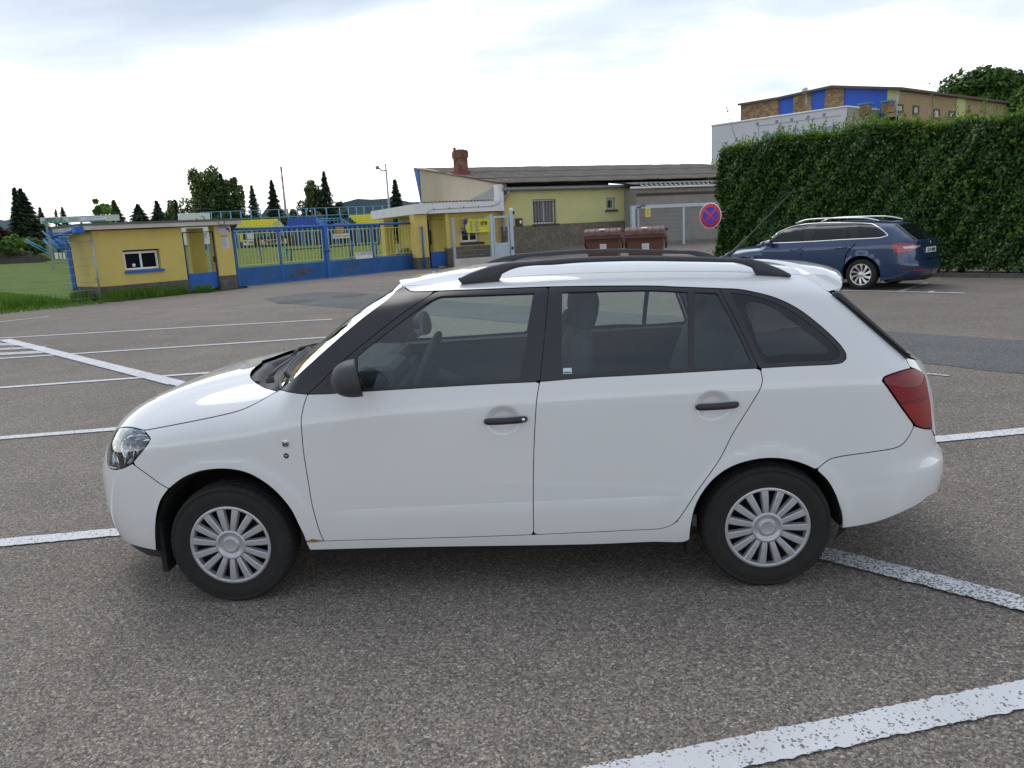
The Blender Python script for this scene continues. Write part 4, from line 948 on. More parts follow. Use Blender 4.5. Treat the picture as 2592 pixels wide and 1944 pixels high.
# ------------------------------------------------------------------ facade frames: u along the wall, y into the building, z up
class Frame:
    def __init__(s, o, e):
        s.o = np.array([o[0], o[1], 0.0]); e = np.array(e, float); e /= np.linalg.norm(e); s.e = np.array([e[0], e[1], 0]); s.y = np.array([-e[1], e[0], 0]); s.rz = math.atan2(e[1], e[0])
    def uz(s, px, d=0.0):
        p = on_plane(px, s.o+s.y*d, s.y)-s.o; return float(p @ s.e), float(p[2])
    def u(s, px, d=0.0): return s.uz(px, d)[0]
    def z(s, px, d=0.0): return s.uz(px, d)[1]
    def root(s, name): return empty(name, tuple(s.o), s.rz)
    def w(s, u, y, z): return tuple(s.o+s.e*u+s.y*y+np.array([0, 0, z]))
    def M(s): return Matrix.Translation(tuple(s.o)) @ Matrix.Rotation(s.rz, 4, 'Z')
def wall(mb, u0, u1, z0, z1, holes=(), t=.3, y=0.0):
    """wall slab with rectangular openings (u0, u1, z0, z1)"""
    us = sorted({u0, u1, *[h[0] for h in holes], *[h[1] for h in holes]}); zs = sorted({z0, z1, *[h[2] for h in holes], *[h[3] for h in holes]})
    us = [x for x in us if u0 <= x <= u1]; zs = [x for x in zs if z0 <= x <= z1]
    for i in range(len(us)-1):
        for j in range(len(zs)-1):
            cu, cz = (us[i]+us[i+1])/2, (zs[j]+zs[j+1])/2
            if any(h[0] < cu < h[1] and h[2] < cz < h[3] for h in holes): continue
            a, b, c, d = us[i], us[i+1], zs[j], zs[j+1]
            mb.quad((a, y, c), (b, y, c), (b, y, d), (a, y, d)); mb.quad((b, y+t, c), (a, y+t, c), (a, y+t, d), (b, y+t, d))
    for a, b, c, d, s in [(u0, u1, z0, z1, 1)]+[(*h, -1) for h in holes]:
        mb.quad((a, y, c), (a, y, d), (a, y+t, d), (a, y+t, c)); mb.quad((b, y, c), (b, y+t, c), (b, y+t, d), (b, y, d))
        mb.quad((a, y, d), (b, y, d), (b, y+t, d), (a, y+t, d)); mb.quad((a, y, c), (a, y+t, c), (b, y+t, c), (b, y, c))
    return mb
def text_mesh(name, s, size, mat, parent, loc, width=None, depth=.003, bold=0.0, align='LEFT', shear=0.0):
    """raised lettering standing on the local XZ plane, read from -Y"""
    cu = bpy.data.curves.new(name, 'FONT'); cu.body = s; cu.size = size; cu.extrude = depth; cu.offset = bold; cu.align_x = align; cu.shear = shear; cu.resolution_u = 3
    o = bpy.data.objects.new(name, cu); COL.objects.link(o); dg = bpy.context.evaluated_depsgraph_get(); me = bpy.data.meshes.new_from_object(o.evaluated_get(dg))
    bpy.data.objects.remove(o); bpy.data.curves.remove(cu); me.name = name
    n = len(me.vertices); c = np.zeros(n*3); me.vertices.foreach_get('co', c); c = c.reshape(-1, 3)
    k = 1.0 if width is None else width/max(1e-6, (c[:, 0].max()-c[:, 0].min()))
    q = np.stack([c[:, 0]*k, -c[:, 2], c[:, 1]], 1); me.vertices.foreach_set('co', q.ravel()); me.materials.clear(); me.materials.append(mat); me.update()
    return link(name, me, parent, loc)
def window(parent, u0, u1, z0, z1, y, frame_mat, glass, cols=2, fw=.06, rows=1, name='window'):
    """frame with mullions, panes set back; y is the outer face of the frame"""
    m = MB(); w = (u1-u0-fw*(cols+1))/cols; h = (z1-z0-fw*(rows+1))/rows
    hs = [(u0+fw+i*(w+fw), u0+fw+i*(w+fw)+w, z0+fw+j*(h+fw), z0+fw+j*(h+fw)+h) for i in range(cols) for j in range(rows)]
    wall(m, u0, u1, z0, z1, hs, .05, y); f = m.build(name, frame_mat, parent)
    for a in hs:
        p = MB(); p.quad((a[0], y+.03, a[2]), (a[1], y+.03, a[2]), (a[1], y+.03, a[3]), (a[0], y+.03, a[3])); p.build('pane', glass, f)
    return f
M_YEL = pm('yellow_plaster', (.60, .47, .14), .9, .07, 1.2, .003, 70, dirt=(.49, .39, .16), dscale=1.3, damt=.45, spec=.2)
M_YELG = pm('green_yellow_plaster', (.53, .51, .235), .9, .06, 1.0, .003, 60, dirt=(.43, .40, .19), dscale=.9, damt=.4, spec=.2)
M_BEIGE = pm('beige_plaster', (.46, .40, .30), .92, .06, .8, .004, 50, dirt=(.36, .31, .24), dscale=.7, damt=.4, spec=.2)
M_PLIN = pm('grey_roughcast', (.115, .105, .092), .95, .3, 6, .012, 30, dirt=(.20, .18, .15), dscale=2.2, damt=.6, spec=.2)
M_PLIN2 = pm('pebble_dash', (.155, .135, .105), .95, .38, 9, .02, 26, dirt=(.30, .26, .20), dscale=1.6, damt=.55, spec=.2)
M_CONC = pm('pale_concrete', (.50, .47, .43), .9, .10, 2, .003, 40, dirt=(.30, .28, .25), dscale=1.5, damt=.35)
M_FASC = pm('white_fascia', (.68, .67, .68), .8, .05, 1.5, .002, 40, dirt=(.45, .43, .41), dscale=1.2, damt=.4)
M_FELT = pm('roofing_felt', (.12, .115, .10), .95, .2, 4, .004, 50)
M_BLUE = pm('blue_paint', (.022, .12, .42), .55, .15, 2.5, 0, 40, dirt=(.018, .09, .33), dscale=2.5, damt=.6, spec=.35)
M_BLUED = pm('weathered_blue_panel', (.025, .10, .28), .6, .2, 2.0, 0, 40, dirt=(.055, .10, .15), dscale=1.3, damt=.75, spec=.3)
M_BLUEL = pm('light_blue_paint', (.06, .22, .44), .55, .12, 4, spec=.35)
M_NAVY = pm('navy_paint', (.012, .02, .09), .5, .1, 5)
M_YBAR = pm('yellow_gate_paint', (.52, .50, .13), .55, .15, 6, spec=.35)
M_GALV = pm('galvanised_steel', (.33, .37, .40), .45, .10, 5, metal=.35, spec=.4, rv=.08)
M_GALVL = pm('pale_blue_steel', (.42, .50, .55), .5, .06, 4, metal=.15)
M_PVC = pm('white_pvc', (.72, .73, .75), .4, .03, 8)
M_PGLASS = pm('dark_pane', (.010, .011, .013), .04, .2, 2, spec=.6)
M_BRN = pm('dark_brown_sill', (.045, .032, .025), .6, .15, 6)
M_LEAD = pm('grey_zinc', (.22, .23, .24), .5, .15, 4, metal=.3)
M_PAPER = pm('notice_paper', (.55, .55, .60), .7, .04, 20)
M_PAPERL = pm('lavender_notice', (.50, .46, .56), .7, .05, 12)
M_INK = pm('dark_ink', (.03, .03, .045), .7, .1, 20)
M_INKG = pm('grey_ink', (.25, .25, .28), .7, .1, 20)
M_WHITE_B = pm('white_board', (.66, .66, .63), .6, .06, 3, dirt=(.5, .5, .46), dscale=2, damt=.4)
M_RUSTY = pm('rusty_scrape', (.085, .075, .06), .9, .5, 7)

DE = lambda deg: (math.cos(math.radians(deg))*.99885-math.sin(math.radians(deg))*.048, math.cos(math.radians(deg))*.048+math.sin(math.radians(deg))*.99885)
Z1 = lambda x, y: (x/3.16, 350+y/3.16)
Zb = lambda x, y: (430+x/7.373, 520+y/7.373)       # booth passage close-up
Zc = lambda x, y: (80+x/9.217, 520+y/9.217)
Zg = lambda x, y: (560+x/7.373, 540+y/7.373)
Zh = lambda x, y: (860+x/9.217, 560+y/9.217)
Z3 = lambda x, y: (950+x/4.424, 350+y/4.424)
Z3c = lambda x, y: (1140+x/11.06, 520+y/11.06)
Z4z = lambda x, y: (1300+x/3.687, 350+y/3.687)
Zs = lambda x, y: (550+x/3.687, 350+y/3.687)       # stadium close-up
Z5 = lambda x, y: (1750+x/2.627, 150+y/2.627)

# ------------------------------------------------------------------ ticket booth with the small gate and its pillar
FB = Frame(on_ground((480, 738.5))[:2], DE(48))
def find_depth(F, px, u, lo=.3, hi=14.0):
    """depth behind the facade at which the sight line through px reaches u"""
    ds = np.linspace(lo, hi, 300); us = np.array([F.u(px, d) for d in ds]); return float(ds[int(np.argmin(np.abs(us-u)))])
def build_booth():
    F = FB; r = F.root('ticket_booth'); tag(r, 'low yellow ticket booth with flat roof reaching over a passage', 'kiosk')
    uL = F.u(Zc(1385, 640)); zt = F.z(Z1(1100, 728)); w0 = F.uz(Z1(975, 902)); w1 = F.uz(Z1(1300, 1045)); zp = F.z(Z1(1505, 1130))
    wn = (w0[0]+.02, w1[0]-.02, F.z(Z1(1150, 1052)), F.z(Z1(1120, 890)))
    D = find_depth(F, Zc(845, 640), uL, .5, 8.0)
    print('booth depth', D)
    m = MB(); wall(m, uL, 0, zp, zt, [wn], .28); m.box((uL, .28, zp), (uL+.28, D, zt)); m.box((-.28, .28, zp), (0, D, zt)); m.box((uL+.28, D-.28, zp), (-.28, D, zt)); m.build('wall', M_YEL, r)
    m = MB(); m.box((uL-.025, -.025, -.3), (.025, D, zp-.002)); m.build('plinth', M_PLIN, r)
    f = window(r, wn[0]+.04, wn[1]-.04, wn[2]+.02, wn[3]-.06, .14, M_PVC, M_PGLASS, 2, .065)
    m = MB(); m.box((wn[0]-.03, -.07, wn[2]-.09), (wn[1]+.07, .12, wn[2]-.001)); m.build('window_sill', M_BLUE, r)
    m = MB(); m.box((wn[0]+.002, .17, wn[2]), (wn[0]+.04, .25, wn[3])); m.box((wn[0]+.002, .14, wn[3]-.058), (wn[1]-.002, .25, wn[3])); m.build('window_reveal', M_INK, r)
    m = MB(); c_ = F.uz(Z1(1087, 1015)); m.lathe([(.0, .01), (.05, .01), (.06, 0)], 12, Matrix.Translation((c_[0], .165, c_[1])) @ Matrix.Rotation(math.radians(90), 4, 'X')); m.build('speak_hole', M_PVC, f)
    # roof slab across booth, passage and pillar
    a = F.uz(Z1(660, 735), -.35); b = F.uz(Z1(1936, 685), -.35); top = F.uz(Z1(1936, 655), -.35); s0 = F.u(Z1(662, 735), -.35)
    zb0 = a[1]; zb1 = b[1]; th = top[1]-b[1]
    V = []
    for (u, zb) in ((s0, zb0), (b[0], zb1)):
        for y in (-.35, D+.3): V += [(u, y, zb), (u, y, zb+th)]
    m = MB(); m.add(V, [(0, 1, 3, 2), (4, 6, 7, 5), (0, 4, 5, 1), (2, 3, 7, 6), (0, 2, 6, 4), (1, 5, 7, 3)]); m.build('roof_slab', M_CONC, r)
    m = MB(); V2 = [(p[0]+(-.03 if i < 4 else .03), p[1]+(-.03 if (i//2) % 2 == 0 else .03), (V[i | 1][2])+(.003 if i % 2 == 0 else .075)) for i, p in enumerate(V)]
    m.add(V2, [(0, 1, 3, 2), (4, 6, 7, 5), (0, 4, 5, 1), (2, 3, 7, 6), (0, 2, 6, 4), (1, 5, 7, 3)]); m.build('roof_felt', M_FELT, r)
    # pillar
    p0 = F.u(Zb(930, 1304)); p1 = F.u(Zb(1240, 1298)); zpp = F.z(Zb(1100, 1303))
    m = MB(); m.box((p0, 0, zpp), (p1, .42, zb1-.002)); m.build('pillar', M_YEL, r)
    m = MB(); m.box((p0-.02, -.02, -.3), (p1+.02, .44, zpp-.002)); m.build('pillar_plinth', M_PLIN, r)
    # inner pier of the passage
    q0 = F.u(Zb(440, 1240), 2.2); q1 = F.u(Zb(715, 1200), 2.2); m = MB(); m.box((q0, 2.2, -.2), (q1, 2.4, zb0-.002)); m.build('inner_pier', M_YEL, r)
    # notices
    def notice(px0, px1, mat, nm, y=-.012, hdr=True, lines=9):
        a = F.uz(px0); b = F.uz(px1); m = MB(); m.box((a[0], y, b[1]), (b[0], y+.010, a[1])); o = m.build(nm, mat, r)
        m = MB(); h = a[1]-b[1]; w = b[0]-a[0]
        if hdr: m.box((a[0]-.01, y-.004, a[1]-.06*h), (b[0]-.02, y-.0005, a[1]))
        o2 = m.build('notice_header', M_INK, o) if hdr else None
        t = MB(); rr = np.random.default_rng(int(px0[0]*7))
        for i in range(lines):
            z = a[1]-h*(.14+.8*i/lines); t.box((a[0]+.06*w, y-.003, z-.012), (a[0]+w*(.55+.36*rr.random()), y-.0005, z))
        t.build('notice_lines', M_INKG, o); return o
    notice(Zb(955, 570), Zb(1110, 800), M_PAPER, 'notice', lines=12)
    o = notice(Zb(890, 375), Zb(1115, 518), M_PAPERL, 'camera_notice', hdr=False, lines=1)
    a = F.uz(Zb(1035, 470)); b = F.uz(Zb(1110, 430)); m = MB(); cu, cz = (a[0]+b[0])/2, (a[1]+b[1])/2; W_ = b[0]-a[0]
    m.prism([(cu-W_*.45, cz-.005), (cu-W_*.1, cz+.055), (cu+W_*.35, cz+.03), (cu+W_*.45, cz-.02), (cu+W_*.05, cz-.025)], .013, .016, Matrix.Rotation(math.radians(90), 4, 'X')); m.prism([(cu+W_*.1, cz-.03), (cu+W_*.2, cz-.075), (cu+W_*.5, cz-.085), (cu+W_*.5, cz-.065), (cu+W_*.25, cz-.03)], .013, .016, Matrix.Rotation(math.radians(90), 4, 'X'))
    m.build('camera_symbol', M_INK, o)
    for k_, yy in enumerate((378, 408)):
        a = F.uz(Zb(905, yy)); b = F.uz(Zb(1085, yy+12)); m = MB(); m.box((a[0], -.016, b[1]), (b[0], -.0125, a[1])); m.build('notice_lines', M_INKG, o)
    c_ = F.uz(Zb(960, 300), -.35); m = MB(); m.tube([(c_[0]+.13*math.cos(t), -.37, c_[1]+.12*math.sin(t)) for t in np.linspace(math.radians(170), math.radians(380), 12)], .014, 6); m.build('hook', M_LEAD, r)
    # meter box on the passage side of the wall
    a = F.uz(Zb(300, 945), .9); m = MB(); m.box((.0, .75, a[1]-.52), (.10, 1.25, a[1])); m.build('meter_box', M_PVC, r)
    # gutter and downpipe on the far side
    g0 = F.w(s0-.08, -.25, zb0+th*.15); g1 = F.w(s0-.12, D+.2, zb0-.12)
    a = np.array(F.o); inv = F.M().inverted(); lg0, lg1 = inv @ Vector(g0), inv @ Vector(g1)
    m = MB(); m.tube([lg0, lg1], .05, 8); m.bbox(tuple(lg0+Vector((-.16, -.12, -.12))), tuple(lg0+Vector((.12, .2, .10))), .03); m.build('gutter', M_BLUE, r)
    pd = 1.0; P = [F.uz(Zc(430, 640), D), F.uz(Zc(480, 720), 2.6), F.uz(Zc(640, 810), 1.6), F.uz(Zc(800, 890), pd), F.uz(Zc(850, 960), pd), F.uz((181, 676), pd), F.uz((189.5, 727), pd), F.uz((191, 735), pd)]
    yy = [D, 2.6, 1.6, pd, pd, pd, pd, pd]
    m = MB(); m.tube([(p[0], y, p[1]) for p, y in zip(P, yy)], .075, 9); m.build('downpipe', M_BLUE, r)
    return r
build_booth()
# wire mesh panel between the booth corner post and the downpipe
def build_mesh_fence():
    F = FB; r = F.root('mesh_fence'); tag(r, 'wire mesh fence panel with grey post at the left end of the booth', 'fence')
    y = -.18; a = F.uz(Zc(1345, 640), y); b = F.uz((251, 727), y); m = MB(); m.tube([(b[0], y, -.1), (b[0], y, a[1])], .035, 8); m.build('post', M_GALV, r)
    x0 = F.u((168, 600), y)-.2; zt = F.z(Zc(1100, 850), y)+.25; zb = .12
    for k_ in range(9):
        z = zb+(zt-zb)*k_/8; m = MB(); m.tube([(x0, y, z), (b[0], y, z)], .006, 4); m.build('wire', M_GALV, r)
    n = int((b[0]-x0)/.11); v = MB()
    for k_ in range(n): x = x0+(b[0]-x0)*k_/n; v.tube([(x, y, zb), (x, y, zt)], .003, 3, cap=False)
    v.build('vertical_wires', M_GALV, r)['kind'] = 'stuff'
    for zz in (a[1]-.25, a[1]-1.5):
        m = MB(); m.cbox((b[0]-.04, y-.03, zz), (.10, .05, .05)); m.build('clip', M_LEAD, r)
build_mesh_fence()
def build_small_gate(F, name, lab, l, rr, bot, ptop, top, y, mat_fr):
    r = F.root(name); tag(r, lab, 'gate')
    u0 = F.u(l, y); u1 = F.u(rr, y); zp = F.z(ptop, y); zt = F.z(top, y)
    m = MB(); m.box((u0+.02, y, .06), (u1-.02, y+.04, zp)); m.build('panel', M_BLUE, r)
    m = MB(); m.tube([(u0, y+.02, .02), (u0, y+.02, zt), (u1, y+.02, zt), (u1, y+.02, .02)], .045, 8); m.build('frame', mat_fr, r)
    m = MB(); m.bbox((u1-.10, y-.05, 1.0), (u1+.01, y+.05, 1.22), .01); m.build('lock', M_INK, r)
    return r
build_small_gate(FB, 'pedestrian_gate', 'narrow blue gate in the passage between booth and pillar', Zb(225, 515), Zb(800, 490), Zb(960, 1560), Zb(640, 1255), Zb(500, 500), .12, M_NAVY)

# ------------------------------------------------------------------ wide double gate
G0 = on_ground((601.6, 726))[:2]; G1 = on_ground((1053, 680.5))[:2]
FG = Frame(G0, G1-G0); GL = float(np.linalg.norm(G1-G0))
def build_gate():
    F = FG; ztop = F.z(Zg(1000, 290)); um = F.u(Zg(1960, 700)); zp = F.z(Zg(1100, 975)); zt2 = F.z(Zh(1680, 20))
    H = (ztop+zt2)/2
    for k_, (a, b, lab) in enumerate(((.06, um-.07, 'left leaf of the wide blue gate with yellow bars and scraped panel'), (um+.07, GL-.05, 'right leaf of the wide blue gate with yellow bars beside canopy pillar'))):
        r = empty('metal_gate', F.w(a, 0, 0), F.rz); tag(r, lab, 'gate', 'leaves of the stadium gate'); L = b-a; mid = L*.5+(-.1 if k_ == 0 else 0)
        m = MB(); m.box((0, 0, .05), (mid-.04, .03, zp)); m.build('panel', M_BLUED, r); m = MB(); m.box((mid+.04, 0, .05), (L, .03, zp)); m.build('panel', M_BLUED, r)
        m = MB(); m.tube([(0, .015, H), (L, .015, H)], .055, 8); m.build('top_rail', M_BLUE, r)
        for u in (0.03, mid, L-.03):
            m = MB(); m.box((u-.04, -.015, .03), (u+.04, .045, H-.04)); m.build('upright', M_BLUE, r)
        m = MB(); m.box((0, -.01, zp+.002), (L, .04, zp+.05)); m.build('panel_rail', M_BLUEL, r); m = MB(); m.box((0, -.01, .0), (L, .04, .048)); m.build('bottom_rail', M_BLUE, r)
        for s0, s1 in ((.10, mid-.09), (mid+.09, L-.10)):
            for z in (zp+.12, H-.17):
                m = MB(); m.box((s0, 0, z-.015), (s1, .03, z+.015)); m.build('bar_rail', M_YBAR, r)
            n = 13
            for i in range(n):
                u = s0+(s1-s0)*i/(n-1); m = MB(); m.box((u-.011, .002, zp+.136), (u+.011, .024, H-.186)); m.build('bar', M_YBAR, r)
        if k_ == 0:
            for j, (px, w) in enumerate(((Zg(1500, 1080), .30), (Zg(1670, 1060), .2), (Zg(1350, 1170), .16), (Zg(1540, 1130), .12))):
                c = F.uz(px); rr = np.random.default_rng(j); pts = [(c[0]-a+w*(.6+.5*rr.random())*math.cos(t), c[1]+w*.45*(.5+.6*rr.random())*math.sin(t)) for t in np.linspace(0, 2*math.pi, 18, endpoint=False)]
                m = MB(); m.add([(x, -.0015, z) for x, z in pts], [tuple(range(18))]); m.build('rust_scrape', M_RUSTY, r)
        else:
            for j, (px, w) in enumerate(((Zh(400, 1010), .16), (Zh(180, 1050), .2), (Zh(300, 1100), .12))):
                c = F.uz(px); rr = np.random.default_rng(j+9); pts = [(c[0]-a+w*(.5+.6*rr.random())*math.cos(t), c[1]+w*.4*(.4+.7*rr.random())*math.sin(t)) for t in np.linspace(0, 2*math.pi, 16, endpoint=False)]
                m = MB(); m.add([(x, -.0015, z) for x, z in pts], [tuple(range(16))]); m.build('rust_scrape', M_RUSTY, r)
    r = empty('gate_post', F.w(um, -.02, 0), F.rz); tag(r, 'thick blue post where the two gate leaves meet', 'post')
    m = MB(); m.box((-.065, -.04, 0), (.065, .09, H+.02)); m.build('shaft', M_BLUE, r); m = MB(); m.tube([(-.16, -.05, zp+.45), (.16, -.05, zp+.46)], .03, 6); m.build('chain', M_BRN, r)
    # posters tied to the gate bars
    for nm, lab, a, b in (('banner', 'white board with handwritten letters tied low on the gate bars', Zh(365, 740), Zh(770, 845)),):
        p = F.uz(a, -.05); q = F.uz(b, -.05); z0, z1 = q[1]-.02, q[1]+(F.z(Zh(760, 700), -.05)-q[1])
        o = empty(nm, F.w(p[0], -.05, z0), F.rz); tag(o, lab, 'sign')
        m = MB(); m.box((0, 0, 0), (q[0]-p[0], .012, z1-z0)); m.build('board', M_WHITE_B, o)
        text_mesh('lettering', 'HL.ZÁBAVNÍ.KI', .22, M_INKG, o, (.05, -.002, .16), (q[0]-p[0])*.88)
build_gate()

# ------------------------------------------------------------------ canopy annex and long corrugated building
FK = Frame((-4.60, 32.05), DE(24))
def corrug(u0, u1, y0, z0, y1, z1, pitch=.18, amp=.028, n=10):
    k = max(2, int((u1-u0)/pitch*n)); us = np.linspace(u0, u1, k+1); v = []
    for u in us:
        dz = amp*math.sin(2*math.pi*(u-u0)/pitch)
        v += [(u, y0, z0+dz), (u, y1, z1+dz)]
    return v, [(2*i, 2*i+2, 2*i+3, 2*i+1) for i in range(k)]
M_CORR = pm('fibre_cement_roof', (.135, .120, .105), .95, .3, 3, .004, 60, dirt=(.25, .235, .21), dscale=1.5, damt=.6, spec=.15, stretch=(1, .35, 1))
M_CORR2 = pm('grey_fibre_cement', (.21, .20, .19), .95, .2, 3, .004, 60, dirt=(.12, .115, .11), dscale=1.5, damt=.6, spec=.15)
def brick_mat(name, c1, c2, mortar, scale, bw=.5, rh=.25, axes='XZ'):
    m, N, L, b = nodemat(name); tc = N.new('ShaderNodeTexCoord'); sp = N.new('ShaderNodeSeparateXYZ'); cb = N.new('ShaderNodeCombineXYZ'); L.new(tc.outputs['Object'], sp.inputs[0])
    ad = N.new('ShaderNodeMath'); ad.operation = 'ADD'; L.new(sp.outputs['X'], ad.inputs[0]); L.new(sp.outputs['Y'], ad.inputs[1]); L.new(ad.outputs[0], cb.inputs['X']); L.new(sp.outputs['Z'], cb.inputs['Y'])
    br = N.new('ShaderNodeTexBrick'); br.inputs['Scale'].default_value = scale; br.inputs['Color1'].default_value = (*c1, 1); br.inputs['Color2'].default_value = (*c2, 1); br.inputs['Mortar'].default_value = (*mortar, 1)
    br.inputs['Mortar Size'].default_value = .018; br.inputs['Brick Width'].default_value = bw; br.inputs['Row Height'].default_value = rh; L.new(cb.outputs[0], br.inputs['Vector'])
    n = N.new('ShaderNodeTexNoise'); n.inputs['Scale'].default_value = 2.5; n.inputs['Detail'].default_value = 8; L.new(tc.outputs['Object'], n.inputs['Vector'])
    r = N.new('ShaderNodeMapRange'); r.inputs['From Min'].default_value = .3; r.inputs['From Max'].default_value = .7; r.inputs['To Min'].default_value = .55; r.inputs['To Max'].default_value = 1.35; L.new(n.outputs['Fac'], r.inputs['Value'])
    mx = N.new('ShaderNodeMixRGB'); mx.blend_type = 'MULTIPLY'; mx.inputs[0].default_value = 1; L.new(br.outputs['Color'], mx.inputs[1]); L.new(r.outputs[0], mx.inputs[2]); L.new(mx.outputs[0], b.inputs['Base Color'])
    bp = N.new('ShaderNodeBump'); bp.inputs['Distance'].default_value = .012; bp.invert = True; L.new(br.outputs['Fac'], bp.inputs['Height']); L.new(bp.outputs[0], b.inputs['Normal']); b.inputs['Roughness'].default_value = .92
    return m
M_BRICK = brick_mat('chimney_brick', (.20, .075, .045), (.26, .105, .06), (.17, .13, .11), 3.3)
M_BRICKB = brick_mat('rough_brown_brick', (.21, .125, .055), (.33, .21, .10), (.36, .30, .20), 2.2)
def build_club():
    F = FK; r = F.root('club_building'); tag(r, 'long low building with corrugated roof, beige gable and yellow front', 'building')
    B0 = F.u(Z3(1412, 640)); eave = F.z(Z3(1500, 560)); DEP = 12.6; zr = F.z((1300, 421.5), DEP)   # high rear edge
    UR = F.u((1835, 470)); zpl = F.z(Z4z(400, 803)); zc = F.z(Z3(1390, 512))
    # ----- canopy annex
    KU0 = F.u(Z3(397, 1100), 0); sb = F.z(Z3(900, 835), -.25); st = F.z(Z3(900, 738), -.25); c0 = F.u(Z3(442, 800), -.25)
    zb0 = F.z(Z3(445, 860), -.25); zb1 = F.z(Z3(1415, 800), -.25); th = .46
    zs = (zb0+zb1)/2
    m = MB(); m.box((c0, -.25, zs), (B0-.003, find_depth(F, Zs(1434, 710), c0, 3, 16), zs+th)); m.build('canopy_slab', M_FASC, r)
    v, f = corrug(c0+.15, B0-.45, -.12, zs+th+.07, 1.2, zs+th+.12, .18, .03, 6); m = MB(); m.add(v, f); m.build('canopy_roofing', M_CORR2, r)
    m = MB(); m.box((B0-.26, -.27, zs-.01), (B0-.002, -.252, zc-.03)); m.box((B0-.26, -.252, zs+th+.003), (B0-.24, .3, zc-.03)); m.build('corner_board', M_FASC, r)
    m = MB(); m.add([(B0-.006, .1, zs+th+.2), (B0-.006, 5.0, zs+th+.15), (B0-.006, 4.5, zs+th+.25), (B0-.006, 1.6, zs+th+.62), (B0-.006, .1, zs+th+.85)], [(0, 1, 2, 3, 4)]); m.build('grey_patch', M_LEAD, r)
    # pillars under the canopy
    def pillar(px0, px1, d, dep, zt, plz, nm='pillar'):
        a, b = F.u(px0, d), F.u(px1, d); m = MB(); m.box((a, d, plz), (b, d+dep, zt)); o = m.build(nm, M_YEL, r); m = MB(); m.box((a-.02, d-.02, -.2), (b+.02, d+dep+.02, plz-.002)); m.build('pillar_plinth', M_PLIN, r); return a, b
    pz = F.z(Z3(540, 1335)); pa, pb = pillar(Z3(452, 1100), Z3(590, 1100), 0, .75, zs-.002, pz)
    q = 8.0; a, b = F.u(Z3(110, 1100), q), F.u(Z3(215, 1100), q); m = MB(); m.box((a, q, -.2), (b, q+.9, zs-.002)); m.build('pillar', M_YEL, r)
    # wall to the right of the small gate, with the window under the banner
    g1 = F.u(Z3(800, 1100)); p1 = F.u(Z3(842, 1200)); wn = (F.u(Z3c(345, 900)), F.u(Z3c(850, 900)), F.z(Z3c(600, 1030)), F.z(Z3c(600, 640)))
    y2 = .25; zpb = F.z(Z3(1100, 1205), y2)
    m = MB(); wall(m, g1, B0, zpb, zs-.002, [wn], .3, y2); m.box((g1, y2+.3, -.1), (g1+.3, 8, zs-.002)); m.build('wall', M_YEL, r)
    m = MB(); m.box((g1, 0, .9), (p1, y2-.002, zs-.002)); m.build('pier', M_YEL, r); m = MB(); m.box((g1-.01, -.02, -.2), (p1+.02, y2-.003, .898)); m.build('pillar_plinth', M_PLIN, r)
    m = MB(); m.box((p1+.022, y2-.03, -.2), (B0-.002, y2+.3, zpb-.002)); m.build('plinth', M_PLIN2, r)
    window(r, wn[0]+.02, wn[1]-.02, wn[2]+.02, wn[3]-.02, y2+.12, M_PVC, M_PGLASS, 2, .09)
    m = MB(); m.box((wn[0]-.05, y2-.10, wn[2]-.12), (wn[1]+.25, y2+.1, wn[2]-.001)); m.build('window_sill', M_BRN, r)
    # back wall of the passage with a barred slot
    bw = 2.2; a, b = F.u(Z3(590, 1100), bw), F.u(Z3(830, 1100), bw); sl = (F.u(Z3(595, 1100), bw), F.u(Z3(652, 1100), bw), F.z(Z3(620, 1195), bw), F.z(Z3(620, 1030), bw))
    m = MB(); wall(m, a-.1, b+.3, -.1, zs-.002, [sl], .3, bw); m.build('passage_wall', M_YEL, r)
    m = MB(); m.box((sl[0], bw+.2, sl[2]), (sl[1], bw+.22, sl[3])); m.build('slot', M_INK, r)
    for k_ in range(2):
        u = sl[0]+(sl[1]-sl[0])*(k_+1)/3; m = MB(); m.tube([(u, bw+.08, sl[2]), (u, bw+.08, sl[3])], .018, 5); m.build('slot_bar', M_YBAR, r)
    # cable along the canopy edge
    cz = [Z3(580, 845), Z3(600, 815), Z3(655, 797), Z3(830, 787), Z3(990, 777), Z3(1155, 768), Z3(1310, 760), Z3(1380, 735), Z3(1400, 700)]
    m = MB(); m.tube([(F.u(p, -.27), -.27, F.z(p, -.27)) for p in cz], .012, 5); m.build('cable', M_LEAD, r)
    for p in cz[2:7]:
        m = MB(); u, z = F.uz(p, -.27); m.tube([(u, -.27, z-.03), (u, -.27, z+.07)], .012, 5); m.build('cable_clip', M_INK, r)
    # ----- gable (looks left), front wall, rear edge
    zsl = lambda y: zc+(zr-zc)*y/DEP
    m = MB(); m.add([(B0, 0, -.2), (B0, 0, zc), (B0, DEP, zr), (B0, DEP, -.2), (B0+.3, 0, -.2), (B0+.3, 0, zc), (B0+.3, DEP, zr), (B0+.3, DEP, -.2)], [(0, 1, 2, 3), (4, 7, 6, 5), (1, 5, 6, 2), (0, 4, 5, 1), (3, 2, 6, 7)]); m.build('gable_wall', M_BEIGE, r)
    m = MB(); V = [(B0-.05, DEP+.02, zr-.02), (B0-.05, DEP+1.0, zr+.05), (B0-.05, DEP+.05, zr-2.1)]
    m.add(V+[(x+.3, y, z) for x, y, z in V], [(0, 1, 2), (5, 4, 3), (0, 3, 4, 1), (1, 4, 5, 2), (2, 5, 3, 0)]); m.build('blue_bracket', M_BLUE, r)
    m = MB(); m.box((B0+.3, DEP-.3, -.2), (UR, DEP, zr-.1)); m.build('rear_wall', M_BEIGE, r)
